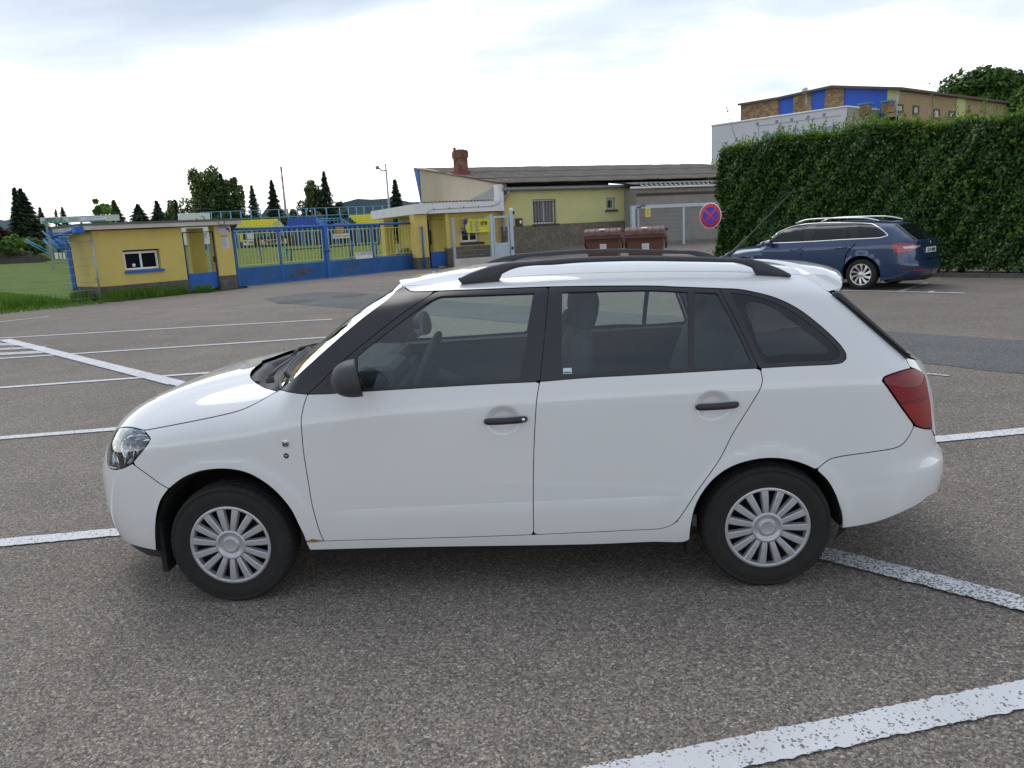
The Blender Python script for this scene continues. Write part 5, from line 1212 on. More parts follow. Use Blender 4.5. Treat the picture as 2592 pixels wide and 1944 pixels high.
    w1 = (F.u(Z4z(180, 700)), F.u(Z4z(396, 700)), F.z(Z4z(290, 800)), F.z(Z4z(290, 568))); w2 = (F.u(Z4z(866, 620)), F.u(Z4z(948, 620)), F.z(Z4z(905, 668)), F.z(Z4z(905, 555)))
    UG = F.u(Z4z(1150, 600)); zm = F.z(Z4z(400, 800))
    m = MB(); wall(m, B0+.003, UR, zm, eave-.05, [w1, w2], .3, 0.0); m.build('front_wall', M_YELG, r)
    m = MB(); a0, a1 = F.u(Z3(1520, 640)), B0; m.box((B0+.004, -.003, zm), (a0, .0, eave-.3)); m.build('corner_band', M_YEL, r)
    m = MB(); m.box((B0, -.06, -.2), (UR, .3, zm-.002)); m.build('plinth', M_PLIN2, r)
    for wn_, nb, nm in ((w1, 8, 'barred'), (w2, 3, 'small')):
        fo = window(r, wn_[0]+.02, wn_[1]-.02, wn_[2]+.02, wn_[3]-.02, .16, M_PVC, M_PGLASS, 2 if nb == 8 else 1, .07)
        m = MB(); m.box((wn_[0]-.08, -.09, wn_[2]-.09), (wn_[1]+.12, .1, wn_[2]-.001)); m.build('window_sill', M_BRN, r)
        for k_ in range(nb):
            u = wn_[0]+(wn_[1]-wn_[0])*(k_+.5)/nb; m = MB(); m.tube([(u, .03, wn_[2]+.03), (u, .03, wn_[3]-.03)], .014, 5); m.build('window_bar', M_INK if nb == 8 else M_GALV, r)
        for z in (wn_[2]+.12, wn_[3]-.12): m = MB(); m.box((wn_[0]+.01, .035, z-.012), (wn_[1]-.01, .05, z+.012)); m.build('window_bar', M_INK if nb == 8 else M_GALV, r)
    # gutter, downpipe
    gz = F.z(Z3(1500, 568), -.28); m = MB(); m.tube([(B0-.05, -.28, gz), (UG, -.28, gz-.03)], .095, 8); m.build('gutter', M_LEAD, r)
    m = MB(); P = [Z3(1490, 575), Z3(1490, 620), Z3(1440, 700), Z3(1432, 800), Z3(1440, 1000), Z3(1445, 1160)]; yy = [-.28, -.28, -.14, -.12, -.12, -.12]
    m.tube([(F.u(p, y), y, F.z(p, y)) for p, y in zip(P, yy)], .06, 8); m.build('downpipe', M_LEAD, r)
    m = MB(); m.tube([(B0-.02, -.30, zc-.02), (B0-.02, DEP+.9, zr+.06)], .05, 5); m.build('verge_board', pm('red_verge', (.22, .11, .09), .8, .2, 4), r)
    # corrugated sheets, each a piece of its own
    rows = 5; W_ = .92; y0 = -.45; cols = int(math.ceil((UR+9-(B0-.12))/W_)); sl_ = (zr+.08-(zc+.05))/(DEP+1.0+.45); ln = (DEP+1.0+.45)/rows
    v, f = corrug(0, W_+.06, 0, 0, ln+.18, sl_*(ln+.18), .153, .026, 6); sme = mesh('roof_sheet', v, f, M_CORR, smooth=True)
    for j in range(rows):
        for i in range(cols):
            rr = random.random(); o = link('roof_sheet', sme, r, (B0-.12+i*W_, y0+ln*j, zc+.02+sl_*(ln*j)+.030*(j % 2)+.012*(i % 2)+.01*rr)); o.rotation_euler = (random.uniform(-.002, .002), random.uniform(-.004, .004), 0)
    # chimney
    cd_ = find_depth(F, Z3(912, 435), B0+.12, 1.0, 10.0); print('chimney depth', cd_); cu = F.u(Z3(985, 400), cd_); ch0 = F.z(Z3(985, 440), cd_)-.3; ch1 = F.z(Z3(975, 130), cd_); hw = (F.u(Z3(1055, 300), cd_)-F.u(Z3(912, 300), cd_))/2*.82
    m = MB(); m.box((cu-hw, cd_, ch0), (cu+hw, cd_+2*hw, ch1-.42)); m.box((cu-hw-.05, cd_-.05, ch1-.42), (cu+hw+.05, cd_+2*hw+.05, ch1-.08)); m.box((cu-hw-.02, cd_-.02, ch1-.08), (cu+hw+.02, cd_+2*hw+.02, ch1)); m.box((cu-hw-.09, cd_+.1, ch0+1.25), (cu-hw, cd_+.3, ch0+1.95)); ch = m.build('chimney', M_BRICK, r)
    m = MB(); m.box((cu-hw+.12, cd_+.12, ch1+.002), (cu+hw-.12, cd_+2*hw-.12, ch1+.05)); m.build('chimney_cap', M_PLIN, ch)
    m = MB(); m.box((cu-hw-.10, cd_-.10, ch0+.3), (cu+hw+.1, cd_+2*hw+.1, ch0+.66)); m.build('chimney_collar', pm('red_flashing', (.22, .06, .05), .8, .2, 5), ch)
    # lightning rod stubs along the ridge
    for k_ in range(12):
        u = B0+5.0+k_*1.45; m = MB(); m.tube([(u, DEP+.8, zr), (u, DEP+.8, zr+.25)], .012, 4); m.build('ridge_rod', M_LEAD, r)
    # letter box and bell by the barred window
    a = F.uz(Z3c(1840, 362), -.13); b = F.uz(Z3c(2032, 565), -.13); m = MB(); m.bbox((a[0], -.13, b[1]), (b[0], -.002, a[1]), .02); lb = m.build('letter_box', M_BRN, r)
    m = MB(); m.lathe([(0, .01), (.05, .008), (.06, 0)], 14, Matrix.Translation(((a[0]+b[0])/2+.06, -.131, (a[1]+b[1])/2)) @ Matrix.Rotation(math.radians(90), 4, 'X') @ Matrix.Scale(1.4, 4, (0, 1, 0))); m.build('letter_box_badge', M_PVC, lb)
    return r, B0, UR, zc, zr, UG
CLUB, CB0, CUR, CZC, CZR, CUG = build_club()
build_small_gate(FK, 'pedestrian_gate', 'narrow blue gate under the white canopy beside its front pillar', Z3(590, 920), Z3(785, 915), Z3(800, 1430), Z3(700, 1270), Z3(680, 912), .40, M_NAVY)
def build_club_bits():
    F = FK
    # blue pole by the pillar
    u = F.u(Z3(535, 1200), -.12); o = empty('barrier_pole', F.w(u, -.12, 0), F.rz); tag(o, 'slim blue pole standing against the canopy pillar', 'pole'); zt = F.z(Z3(523, 985), -.12)
    m = MB(); m.tube([(0, 0, 0), (0, 0, zt)], .045, 8); m.build('shaft', M_BLUE, o); m = MB(); m.tube([(-.16, 0, zt-.08), (.02, 0, zt-.06)], .022, 6); m.build('catch', M_LEAD, o)
    # yellow banner
    y = -.05; a = F.uz(Z3c(355, 345), y); b = F.uz(Z3c(1105, 745), y); zt = F.z(Z3c(1080, 312), y); zb = F.z(Z3c(430, 760), y)
    o = empty('banner', F.w(a[0], y, zb), F.rz); tag(o, 'bright yellow printed banner with blue edge hung over a window', 'banner'); W_ = b[0]-a[0]; H = zt-zb
    M_BY = pm('yellow_banner', (.74, .69, .02), .55, .05, 3); M_BN = pm('navy_print', (.03, .02, .16), .55, .1, 4)
    n = 16; V = []; Fc = []
    for i in range(n+1):
        for j in range(5):
            x = W_*i/n; V.append((x, .02*math.sin(i*.9)+.015*math.sin(j*2+i*.4), H*j/4-.03*math.sin(math.pi*i/n)*(1 if j in (0, 4) else .5)))
    Fc = [(i*5+j, (i+1)*5+j, (i+1)*5+j+1, i*5+j+1) for i in range(n) for j in range(4)]
    me = mesh('cloth', V, Fc, M_BY, smooth=True); link('cloth', me, o)
    m = MB(); yy = -.035; k = W_/750.0; X = lambda x: (x-355)*k; Zz = lambda z: (760-z)*H/440
    m.add([(X(355), yy, Zz(345)), (X(490), yy, Zz(335)), (X(455), yy, Zz(450)), (X(440), yy, Zz(520)), (X(385), yy, Zz(560)), (X(400), yy, Zz(640)), (X(430), yy, Zz(758)), (X(345), yy, Zz(770)), (X(335), yy, Zz(640)), (X(360), yy, Zz(632))], [tuple(range(10))[::-1]]); m.build('blue_print', M_BN, o)
    t = text_mesh('heading', 'SE SPORTEM V KOSTCE', .17, M_INKG, o, (X(530), -.035, Zz(385)), 480*k)
    days = ('9.5.2024', '14.5.2024', '23.5.2024', '1.6.2024', '8.6.2024', '15.6.2024', '22.6.2024', '29.6.2024'); nm = ('HOSTÉ', 'BŘÍZA', 'ZLÍCHOV', 'PRAHA', 'LOUNY', 'MOST', 'KADAŇ', 'STADION')
    rr = np.random.default_rng(5)
    for i in range(8):
        z = Zz(445+39*i); m = MB(); m.box((X(530), -.037, z-.016), (X(600+12*rr.random()), -.034, z+.018)); m.box((X(645), -.037, z-.014), (X(662), -.034, z+.012)); m.box((X(692), -.037, z-.018), (X(745+55*rr.random()), -.034, z+.018)); m.build('timetable_line', M_INKG, o)
    text_mesh('slogan', 'HOĎ I VEM', .26, M_INK, o, (X(840), -.036, Zz(560)), 190*k, bold=.006, shear=.2)
    m = MB(); m.box((X(870), -.036, Zz(592)), (X(1000), -.034, Zz(580))); m.build('slogan_line', M_INKG, o)
    # steel fence with gate in front of the wall
    yf = -1.3; r = empty('steel_fence', F.w(0, yf, 0), F.rz); tag(r, 'grey steel mesh fence on a concrete kerb before the banner wall', 'fence')
    f0 = F.u(Z3c(90, 900), yf); g0 = F.u(Z3c(1160, 900), yf); g1 = F.u(Z3c(1700, 900), yf); zt = F.z(Z3c(90, 350), yf); ztg = F.z(Z3c(1400, 290), yf)
    gz = .12
    m = MB(); m.box((f0-.05, -.1, -.1), (g0+.1, .12, .42)); m.build('kerb', M_CONC, r)
    m = MB(); m.box((f0-.06, -.05, 0), (f0+.06, .05, zt)); m.build('post', M_GALV, r)
    for k_ in range(8):
        z = .55+(zt-.65)*k_/7; m = MB(); m.tube([(f0, 0, z), (g0-.1, 0, z)], .005, 4); m.build('wire', M_GALV, r)
    r2 = empty('steel_gate', F.w(0, yf, 0), F.rz); tag(r2, 'grey steel gate with solid lower panel and tall posts', 'gate')
    for u0, u1, z in ((g0-.07, g0+.06, ztg+.1),): m = MB(); m.box((u0, -.07, 0), (u1, .07, z)); m.build('post', M_GALVL, r2)
    zpost = F.z(Z3c(1700, 190), yf); m = MB(); m.box((g1-.06, -.1, 0), (g1+.10, .1, zpost)); m.build('post', M_GALVL, r2)
    l0, l1 = g0+.10, g1-.09; zmid = F.z(Z3c(1400, 1080), yf)
    m = MB(); wall(m, l0, l1, gz, ztg, [(l0+.07, l1-.07, zmid+.06, ztg-.09), (l0+.07, l1-.07, gz+.08, zmid-.02)], .05, -.025); m.build('frame', M_GALVL, r2)
    m = MB(); m.box((l0+.07, -.012, gz+.08), (l1-.07, .012, zmid-.02)); m.build('panel', M_GALVL, r2)
    for k_ in range(5):
        z = zmid+.06+(ztg-.15-zmid)*(k_+.5)/5; m = MB(); m.tube([(l0+.07, 0, z), (l1-.07, 0, z)], .005, 4); m.build('wire', M_GALV, r2)
    m = MB(); m.bbox((g1-.05, -.16, F.z(Z3c(1700, 1235), yf)), (g1+.04, -.1, F.z(Z3c(1700, 1150), yf)), .01); m.build('lock', M_INK, r2)
    m = MB(); m.bbox((g1+.0, -.12, zpost+.02), (g1+.13, .12, zpost+.20), .04); m.lathe([(0, .02), (.035, .02), (.05, 0)], 12, Matrix.Translation((g1+.06, -.12, zpost+.10)) @ Matrix.Rotation(math.radians(90), 4, 'X')); m.build('camera', M_PVC, r2)
    m = MB(); m.bbox((g1+.14, -.06, zpost-.12), (g1+.22, .04, zpost+.04), .01); m.build('keypad', M_INK, r2)
    # street lamp seen beyond the canopy
    d = 9.0; b = F.uz(Zs(1607, 690), d); t = F.uz(Zs(1562, 300), d); o = empty('lamp_post', F.w(b[0], d, 0), F.rz); tag(o, 'thin grey lamp post with floodlight rising behind the white canopy', 'lamp'); zt = t[1]; dx = 0
    m = MB(); m.tube([(0, 0, 0), (dx, 0, zt)], [.07, .05], 8); m.build('shaft', M_GALV, o)
    m = MB(); m.tube([(dx, 0, zt), (dx, 0, zt+.35), (dx-.02, 0, zt+.38)], .04, 6); m.tube([(dx, 0, zt), (dx-.22, 0, zt-.03), (dx-.42, 0, zt+.12)], .045, 6); m.build('arm', M_GALV, o)
    m = MB(); m.bbox((dx-.60, -.12, zt+.06), (dx-.40, .12, zt+.26), .06, None); m.build('floodlight', M_LEAD, o)
build_club_bits()
# ------------------------------------------------------------------ grey garage with mesh gate
def build_garage():
    F = FK; y0 = -1.2; r = F.root('garage'); tag(r, 'grey rendered garage with corrugated roof beside the yellow wall', 'garage')
    a = F.u(Z4z(1150, 600), y0); b = F.u((1960, 560), y0); zt = F.z(Z4z(1400, 470), y0); M_GR = pm('grey_render', (.27, .25, .22), .95, .12, 1.2, .004, 40, dirt=(.17, .155, .13), dscale=1.1, damt=.6)
    m = MB(); m.box((a, y0, -.2), (b, y0+5, zt)); m.build('wall', M_GR, r)
    g0 = F.uz(Z4z(1092, 478), y0-.25); g1 = F.uz(Z4z(1960, 425), y0-.25); zg = (g0[1]+g1[1])/2
    m = MB(); m.tube([(g0[0], y0-.25, zg), (g1[0], y0-.25, zg+.02)], .055, 8); m.build('gutter', M_PVC, r)
    v, f = corrug(a-.15, b, y0-.30, zg+.16, y0+5, zg+.75, .30, .065, 10); m = MB(); m.add(v, f, True); m.build('roof', M_CORR2, r)
    m = MB(); m.box((a-.02, y0-.02, zt-.35), (b, y0-.002, zt-.20)); m.build('wall_plate', M_BRN, r)
    # mesh gate
    yf = y0-1.1; q = empty('mesh_gate', F.w(0, yf, 0), F.rz); tag(q, 'tall pale steel mesh gate before the grey garage wall', 'gate')
    u0 = F.u(Z4z(1112, 700), yf); u1 = F.u(Z4z(1585, 800), yf); u2 = F.u(Z4z(1960, 800), yf); zt = F.z(Z4z(1400, 628), yf)
    m = MB(); m.box((u0-.10, -.08, 0), (u0+.10, .08, zt+.06)); m.build('post', M_GALVL, q)
    for u in (u1, u2): m = MB(); m.box((u-.055, -.04, 0), (u+.055, .04, zt-.11)); m.build('post', M_GALVL, q)
    m = MB(); m.box((u0+.11, -.05, zt-.10), (u2+.1, .05, zt+.06)); m.build('top_rail', M_GALVL, q)
    m = MB(); m.tube([(u0+.2, -.1, zt), (u0+.35, -.15, zt-.06), (u0+.45, -.1, zt+.04), (u0+.7, -.08, zt+.02)], .03, 6); m.build('cable', M_INK, q)
    w = MB()
    for u in np.arange(u0+.2, u2, .10): w.tube([(u, 0, .1), (u, 0, zt-.11)], .004, 3, cap=False)
    for z in np.arange(.2, zt-.1, .2): w.tube([(u0+.1, .006, z), (u2, .006, z)], .004, 3, cap=False)
    w.build('mesh_wires', M_GALV, q)['kind'] = 'stuff'
    m = MB(); m.box((u0+.25, -.03, .1), (u0+.36, .03, zt-.11)); m.build('bar', M_GALV, q)
    a_ = F.uz(Z4z(1226, 650), yf-.06); b_ = F.uz(Z4z(1277, 735), yf-.06); m = MB(); m.bbox((a_[0], -.09, b_[1]), (b_[0], -.052, a_[1]), .03); s = m.build('warning_sign', pm('sign_yellow', (.68, .56, .05), .5, .04, 8), q)
    for k_ in range(4): m = MB(); z = a_[1]-(a_[1]-b_[1])*(.25+.17*k_); m.box((a_[0]+.08, -.094, z-.02), (b_[0]-.08-.05*(k_ % 2), -.091, z+.02)); m.build('sign_lines', M_INKG, s)
build_garage()
# ramp rising to the club building
def build_ramp():
    F = FK; V = []; n = 14
    for i in range(n+1):
        u = CB0-1.0+(CUR+14-CB0)*i/n; h = .50+.55*min(1, max(0, (u-CB0)/6.0))
        V += [F.w(u, -9.0, .004), F.w(u, -2.0, h*.45), F.w(u, .1, h*.8)]
    f = []
    for i in range(n): 
        for j in range(2): f.append((3*i+j, 3*(i+1)+j, 3*(i+1)+j+1, 3*i+j+1))
    o = link('asphalt_ramp', mesh('asphalt_ramp', V, f, M_ASPH, smooth=True)); tag(o, kind='structure')
build_ramp()
# ------------------------------------------------------------------ two brown bins
M_BIN = pm('brown_bin_plastic', (.105, .036, .020), .55, .10, 5, .0006, 120, dirt=(.15, .07, .045), dscale=3, damt=.4)
M_BINL = pm('brown_lid_plastic', (.125, .058, .045), .5, .10, 5, dirt=(.20, .13, .11), dscale=4, damt=.5)
def build_bin(name, lab, o, rz, grp):
    r = empty(name, o, rz); tag(r, lab, 'bin', grp); W_, Dp, H = 1.36, 1.02, 1.18
    # body tapers towards the ground
    m = MB(); t = .10; V = [(-W_/2+t, t*.8, .18), (W_/2-t, t*.8, .18), (W_/2-t, Dp-t, .18), (-W_/2+t, Dp-t, .18), (-W_/2, 0, H), (W_/2, 0, H), (W_/2, Dp, H), (-W_/2, Dp, H)]
    m.add(V, [(0, 3, 2, 1), (0, 1, 5, 4), (1, 2, 6, 5), (2, 3, 7, 6), (3, 0, 4, 7)]); m.build('body', M_BIN, r)
    m = MB(); m.bbox((-W_/2-.06, -.06, H-.10), (W_/2+.06, Dp+.04, H+.03), .02); m.build('rim', M_BIN, r)
    for k_ in range(11):
        x = -W_/2+.08+(W_-.16)*k_/10; m = MB(); m.add([(x-.018, -.055, H-.10), (x+.018, -.055, H-.10), (x+.018, .01, H-.24), (x-.018, .01, H-.24), (x-.018, .04, H-.10), (x+.018, .04, H-.10)], [(0, 1, 2, 3), (1, 5, 2), (0, 3, 4)]); m.build('rib', M_BIN, r)
    # domed lid, ribbed
    n = 18; V = []; f = []; w = W_/2+.05
    for x in (-w, w):
        for i in range(n+1):
            a = math.pi*i/n; yy = Dp/2-(Dp/2+.05)*math.copysign(abs(math.cos(a))**.8, math.cos(a)); V.append((x, yy, H+.045+.27*math.sin(a)**.75))
    f = [(i, i+1, n+2+i, n+1+i) for i in range(n)]; m = MB(); m.add(V, f, True); m.add([V[i] for i in range(n+1)], [tuple(range(n+1))]); m.add([V[n+1+i] for i in range(n+1)], [tuple(range(n+1))[::-1]]); lid = m.build('lid', M_BINL, r)
    m = MB(); m.bbox((-w-.02, -.09, H+.02), (w+.02, .02, H+.075), .015); m.build('lid_lip', M_BINL, lid)
    for k_ in range(5):
        x = -w+.16+(2*w-.32)*k_/4; m = MB(); m.tube([(x, p[1], p[2]+.008) for p in V[1:n]], .016, 5); m.build('lid_rib', M_BINL, lid)
    for x in (-.34, .30): m = MB(); m.bbox((x-.10, -.10, H+.055), (x+.10, -.02, H+.10), .01); m.build('lid_grip', M_BIN, lid)
    # side trunnion arch and wheels
    for s_ in (-1, 1):
        m = MB(); m.tube([(s_*(W_/2+.05), .28, H-.05), (s_*(W_/2+.09), .40, H-.34), (s_*(W_/2+.06), .55, H-.48), (s_*(W_/2+.09), .70, H-.34), (s_*(W_/2+.05), .80, H-.05)], .04, 7); m.build('side_arch', M_BIN, r)
        m = MB(); m.tube([(s_*(W_/2+.02), Dp/2, H+.20), (s_*(W_/2+.16), Dp/2, H+.18)], .035, 8); m.build('trunnion', M_BIN, r)
        for y in (.2, Dp-.2):
            wm = MB(); wm.lathe([(.03, -.03), (.09, -.03), (.10, -.02), (.10, .02), (.09, .03), (.03, .03)], 16, Matrix.Translation((s_*(W_/2-.2), y, .10)) @ Matrix.Rotation(math.radians(90), 4, 'Y')); wm.box((s_*(W_/2-.2)-.05, y-.02, .10), (s_*(W_/2-.2)+.05, y+.02, .185)); wm.build('wheel', M_RUB, r)
    m = MB(); m.box((-.10, .012, H-.52), (.16, .020, H-.30)); 
    T = Matrix.Translation((0, .03, 0)); st = m.build('sticker', M_WHITE_B, r)
    m = MB()
    for k_ in range(3): m.box((-.07, .009, H-.36-.05*k_), (.12-.04*(k_ % 2), .0115, H-.345-.05*k_))
    m.build('sticker_print', M_INKG, st)
    a = 4; p, q = V[a], V[a+1]; d = Vector((0, q[1]-p[1], q[2]-p[2])); nrm = Vector((0, -d.z, d.y)).normalized()
    m = MB(); m.quad(*(tuple(Vector((x, p[1]*(1-t_)+q[1]*t_, p[2]*(1-t_)+q[2]*t_))+nrm*.03) for x, t_ in ((-.12, -.3), (.10, -.3), (.10, 1.3), (-.12, 1.3)))); m.build('lid_sticker', M_WHITE_B, lid)
    return r
def bin_at(pxl, depth):
    p = CAMP+ray(pxl)/np.linalg.norm(ray(pxl)[:2])*depth; return (float(p[0]), float(p[1]), 0.0)
_rz = math.atan2(*DE(-16)[::-1])
build_bin('waste_bin', 'brown wheeled bin on the left, partly covered by its twin', bin_at((1525, 640), 31.2), _rz, 'brown bins')
build_bin('waste_bin', 'brown wheeled bin on the right, standing in front of its twin', bin_at((1632, 640), 29.2), _rz, 'brown bins')

# ------------------------------------------------------------------ hedge and sign
HD0 = np.array([12.63, 14.13]); HDE = np.array([-.69, .72]); HDE = HDE/np.linalg.norm(HDE); HDN = np.array([-HDE[1], HDE[0]])   # HDN towards the camera
if HDN @ (CAMP[:2]-HD0) < 0: HDN = -HDN
def leaf_mat(name, cols, trans=.25, rough=.45, spec=.4):
    m, N, L, b = nodemat(name); g = N.new('ShaderNodeNewGeometry'); cr = N.new('ShaderNodeValToRGB'); L.new(g.outputs['Random Per Island'], cr.inputs[0]); e = cr.color_ramp.elements
    e[0].color = (*cols[0], 1); e[1].color = (*cols[-1], 1)
    for i, c in enumerate(cols[1:-1]): q = e.new((i+1)/(len(cols)-1)); q.color = (*c, 1)
    L.new(cr.outputs[0], b.inputs['Base Color']); b.inputs['Roughness'].default_value = rough; b.inputs['Specular IOR Level'].default_value = spec
    out = N['Material Output']; tl = N.new('ShaderNodeBsdfTranslucent'); mc = N.new('ShaderNodeMixRGB'); mc.blend_type = 'MULTIPLY'; mc.inputs[0].default_value = 1; L.new(cr.outputs[0], mc.inputs[1]); mc.inputs[2].default_value = (1.2, 1.35, .5, 1); L.new(mc.outputs[0], tl.inputs['Color'])
    mx = N.new('ShaderNodeMixShader'); mx.inputs[0].default_value = trans; L.new(b.outputs[0], mx.inputs[1]); L.new(tl.outputs[0], mx.inputs[2]); L.new(mx.outputs[0], out.inputs['Surface'])
    return m
def leaves(C, Nn, size, rng, fold=.25, aspect=.62, up=None):
    """leaf-shaped faces (two halves folded along the rib) at centres C, facing Nn"""
    n = len(C); Nn = Nn/np.maximum(np.linalg.norm(Nn, axis=1, keepdims=True), 1e-9)
    r = rng.normal(size=(n, 3)) if up is None else up+rng.normal(scale=.35, size=(n, 3))
    T = r-Nn*np.sum(r*Nn, 1, keepdims=True); T /= np.maximum(np.linalg.norm(T, axis=1, keepdims=True), 1e-9); B = np.cross(Nn, T)
    s = (size*rng.uniform(.65, 1.3, n))[:, None] if np.ndim(size) == 0 else (size*rng.uniform(.7, 1.3, n))[:, None]
    a = C-T*s*.55; b = C+T*s*.55; l = C+B*s*aspect*.5-Nn*s*fold*.3-T*s*.06; q = C-B*s*aspect*.5-Nn*s*fold*.3-T*s*.06
    V = np.stack([a, q, b, l], 1).reshape(-1, 3); i = np.arange(n)*4
    return V, np.concatenate([np.stack([i, i+1, i+2], 1), np.stack([i, i+2, i+3], 1)])
M_HEDGE = leaf_mat('hornbeam_leaves', [(.006, .020, .004), (.018, .055, .008), (.040, .105, .013), (.014, .042, .006), (.075, .160, .020), (.13, .23, .032)], .25, .42)
M_HEDGEY = leaf_mat('young_hornbeam_leaves', [(.07, .14, .012), (.11, .20, .016), (.14, .24, .02), (.09, .17, .014)], .35, .45)
M_TWIG = pm('twig_bark', (.055, .042, .03), .9, .3, 8)
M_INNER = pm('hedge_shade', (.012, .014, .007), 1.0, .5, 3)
def build_hedge():
    rng = np.random.default_rng(3); Lh = 8.25; H0, H1 = 3.72, 3.72; ext = 6.5
    o = (HD0[0], HD0[1]); r = empty('hedge', (0, 0, 0)); tag(r, 'tall dense clipped green hedge behind the dark blue estate', 'hedge')
    to = lambda u, d, z: np.stack([HD0[0]+HDE[0]*u+HDN[0]*d, HD0[1]+HDE[1]*u+HDN[1]*d, z], -1)
    tpf = pchip([-6.5, 0, 2, 3.9, 6, 8, 8.6], [3.42, 3.52, 3.66, 3.78, 3.78, 3.72, 3.55]); top = lambda u: tpf(u)+.05*np.sin(np.asarray(u)*2.3)+.03*np.sin(np.asarray(u)*5.1)
    n = 78000; u = rng.uniform(-ext, Lh, n); z = rng.uniform(.25, 1, n)**.9; zt = top(u); z = .13+(zt-.13)*rng.uniform(0, 1, n)
    bump = .10*np.sin(u*2.1+z*1.7)+.09*np.sin(u*4.7-z*3.1)+.06*np.sin(u*9+z*7.0)
    d = bump-np.abs(rng.normal(0, .20, n))-.55*sstep(.95, .2, z)*0
    endf = sstep(Lh-.35, Lh, u); d = d-endf*.35*rng.uniform(0, 1, n)
    C = to(u, d, z); fn = np.array([HDN[0], HDN[1], 0])
    Nn = fn*.8+np.array([0, 0, .55])+rng.normal(0, .50, (n, 3))
    upv = np.array([0, 0, -1.0]); V1, T1 = leaves(C, Nn, .092, rng, up=upv*.5)
    # end face towards the gate
    n2 = 9000; d2 = rng.uniform(-1.3, .05, n2); z2 = rng.uniform(.3, 3.6, n2); u2 = Lh+.08*np.sin(z2*3+d2*4)-np.abs(rng.normal(0, .12, n2)); C2 = to(u2, d2, z2); Nn2 = np.array([HDE[0], HDE[1], .4])+rng.normal(0, .5, (n2, 3)); V2, T2 = leaves(C2, Nn2, .078, rng)
    V = np.vstack([V1, V2]); T = np.vstack([T1, T2+len(V1)])
    f = link('foliage', fast_mesh('foliage', V, None, M_HEDGE, T), r); f['kind'] = 'stuff'
    # top: young shoots
    n3 = 24000; u3 = rng.uniform(-ext, Lh, n3); d3 = rng.uniform(-1.25, .04, n3); z3 = top(u3)+rng.normal(0, .05, n3)-.02; C3 = to(u3, d3, z3); Nn3 = np.array([0, 0, 1.0])+rng.normal(0, .55, (n3, 3)); V3, T3 = leaves(C3, Nn3, .075, rng)
    sh = []; sn = []; tw = MB(); ns = 520
    for k_ in range(ns):
        uu = rng.uniform(-ext, Lh+.1); dd = rng.uniform(-1.0, .10); zz = float(top(uu)); h = rng.gamma(2.2, .06)+.06; lean = rng.normal(0, .25, 2); m_ = int(5+h*26)
        if rng.random() < .10: h *= 1.9; m_ = int(m_*1.3)
        t = rng.uniform(.1, 1, m_); base = to(np.array([uu]), np.array([dd]), np.array([zz]))[0]
        P = base+np.stack([lean[0]*h*t, lean[1]*h*t, h*t], 1)+rng.normal(0, .03, (m_, 3)); sh.append(P); sn.append(rng.normal(0, .6, (m_, 3))+[0, 0, .5]+np.append(HDN, 0)*.4)
        if h > .3: tw.tube([tuple(base), tuple(base+np.array([lean[0]*h, lean[1]*h, h]))], .005, 3, cap=False)
    # side shoots at the free end and on the front
    for k_ in range(260):
        if k_ < 120: p = to(np.array([Lh+.02]), np.array([rng.uniform(-1, .05)]), np.array([rng.uniform(.4, 3.5)]))[0]; dv = np.append(HDE, 0)*.8+np.array([0, 0, .25])
        else: uu = rng.uniform(-ext, Lh); p = to(np.array([uu]), np.array([.03]), np.array([rng.uniform(.5, 3.5)]))[0]; dv = np.append(HDN, 0)*.6+np.array([0, 0, .2])
        h = rng.uniform(.10, .34) if k_ < 120 else rng.uniform(.08, .2); m_ = 9; t = rng.uniform(0, 1, m_); P = p+(dv+rng.normal(0, .2, 3))*h*t[:, None]+rng.normal(0, .025, (m_, 3)); sh.append(P); sn.append(rng.normal(0, .6, (m_, 3))+[0, 0, .7])
    V4, T4 = leaves(np.vstack(sh), np.vstack(sn), .068, rng)
    V = np.vstack([V3, V4]); T = np.vstack([T3, T4+len(V3)]); f = link('young_shoots', fast_mesh('young_shoots', V, None, M_HEDGEY, T), r); f['kind'] = 'stuff'
    tw.build('twigs', M_TWIG, r)['kind'] = 'stuff'
    # dark inside and the stems at the foot
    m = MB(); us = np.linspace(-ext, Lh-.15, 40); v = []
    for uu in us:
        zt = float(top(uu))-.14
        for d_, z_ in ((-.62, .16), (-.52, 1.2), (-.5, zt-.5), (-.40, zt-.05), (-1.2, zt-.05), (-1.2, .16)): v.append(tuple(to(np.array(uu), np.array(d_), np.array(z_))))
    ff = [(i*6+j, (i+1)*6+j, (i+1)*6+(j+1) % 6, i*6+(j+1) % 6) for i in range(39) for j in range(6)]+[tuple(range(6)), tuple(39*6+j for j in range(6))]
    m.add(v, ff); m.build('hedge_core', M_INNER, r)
    st = MB()
    for k_ in range(60):
        uu = rng.uniform(-ext, Lh-.2); dd = rng.uniform(-.7, -.15); a = to(np.array(uu), np.array(dd), np.array(0.)); b = to(np.array(uu+rng.normal(0, .08)), np.array(dd+rng.normal(0, .05)), np.array(.8)); st.tube([tuple(a), tuple(b)], [.04, .02], 5, cap=False)
    st.build('stems', M_TWIG, r)['kind'] = 'stuff'
    # kerb and soil strip under the hedge
    kb = empty('kerb', (0, 0, 0)); tag(kb, 'low concrete kerb along the foot of the hedge', 'kerb')
    for i in range(15):
        a = -ext+i*1.0; q = to(np.array([a+.004, a+.996, a+.996, a+.004]), np.array([.55, .55, .67, .67]), np.zeros(4)); m = MB(); h = .095+.006*random.random()
        m.add([tuple(p) for p in q]+[(p[0], p[1], h) for p in q], [(4, 5, 6, 7), (0, 1, 5, 4), (1, 2, 6, 5), (2, 3, 7, 6), (3, 0, 4, 7)]); m.build('kerbstone', M_PLIN, kb)
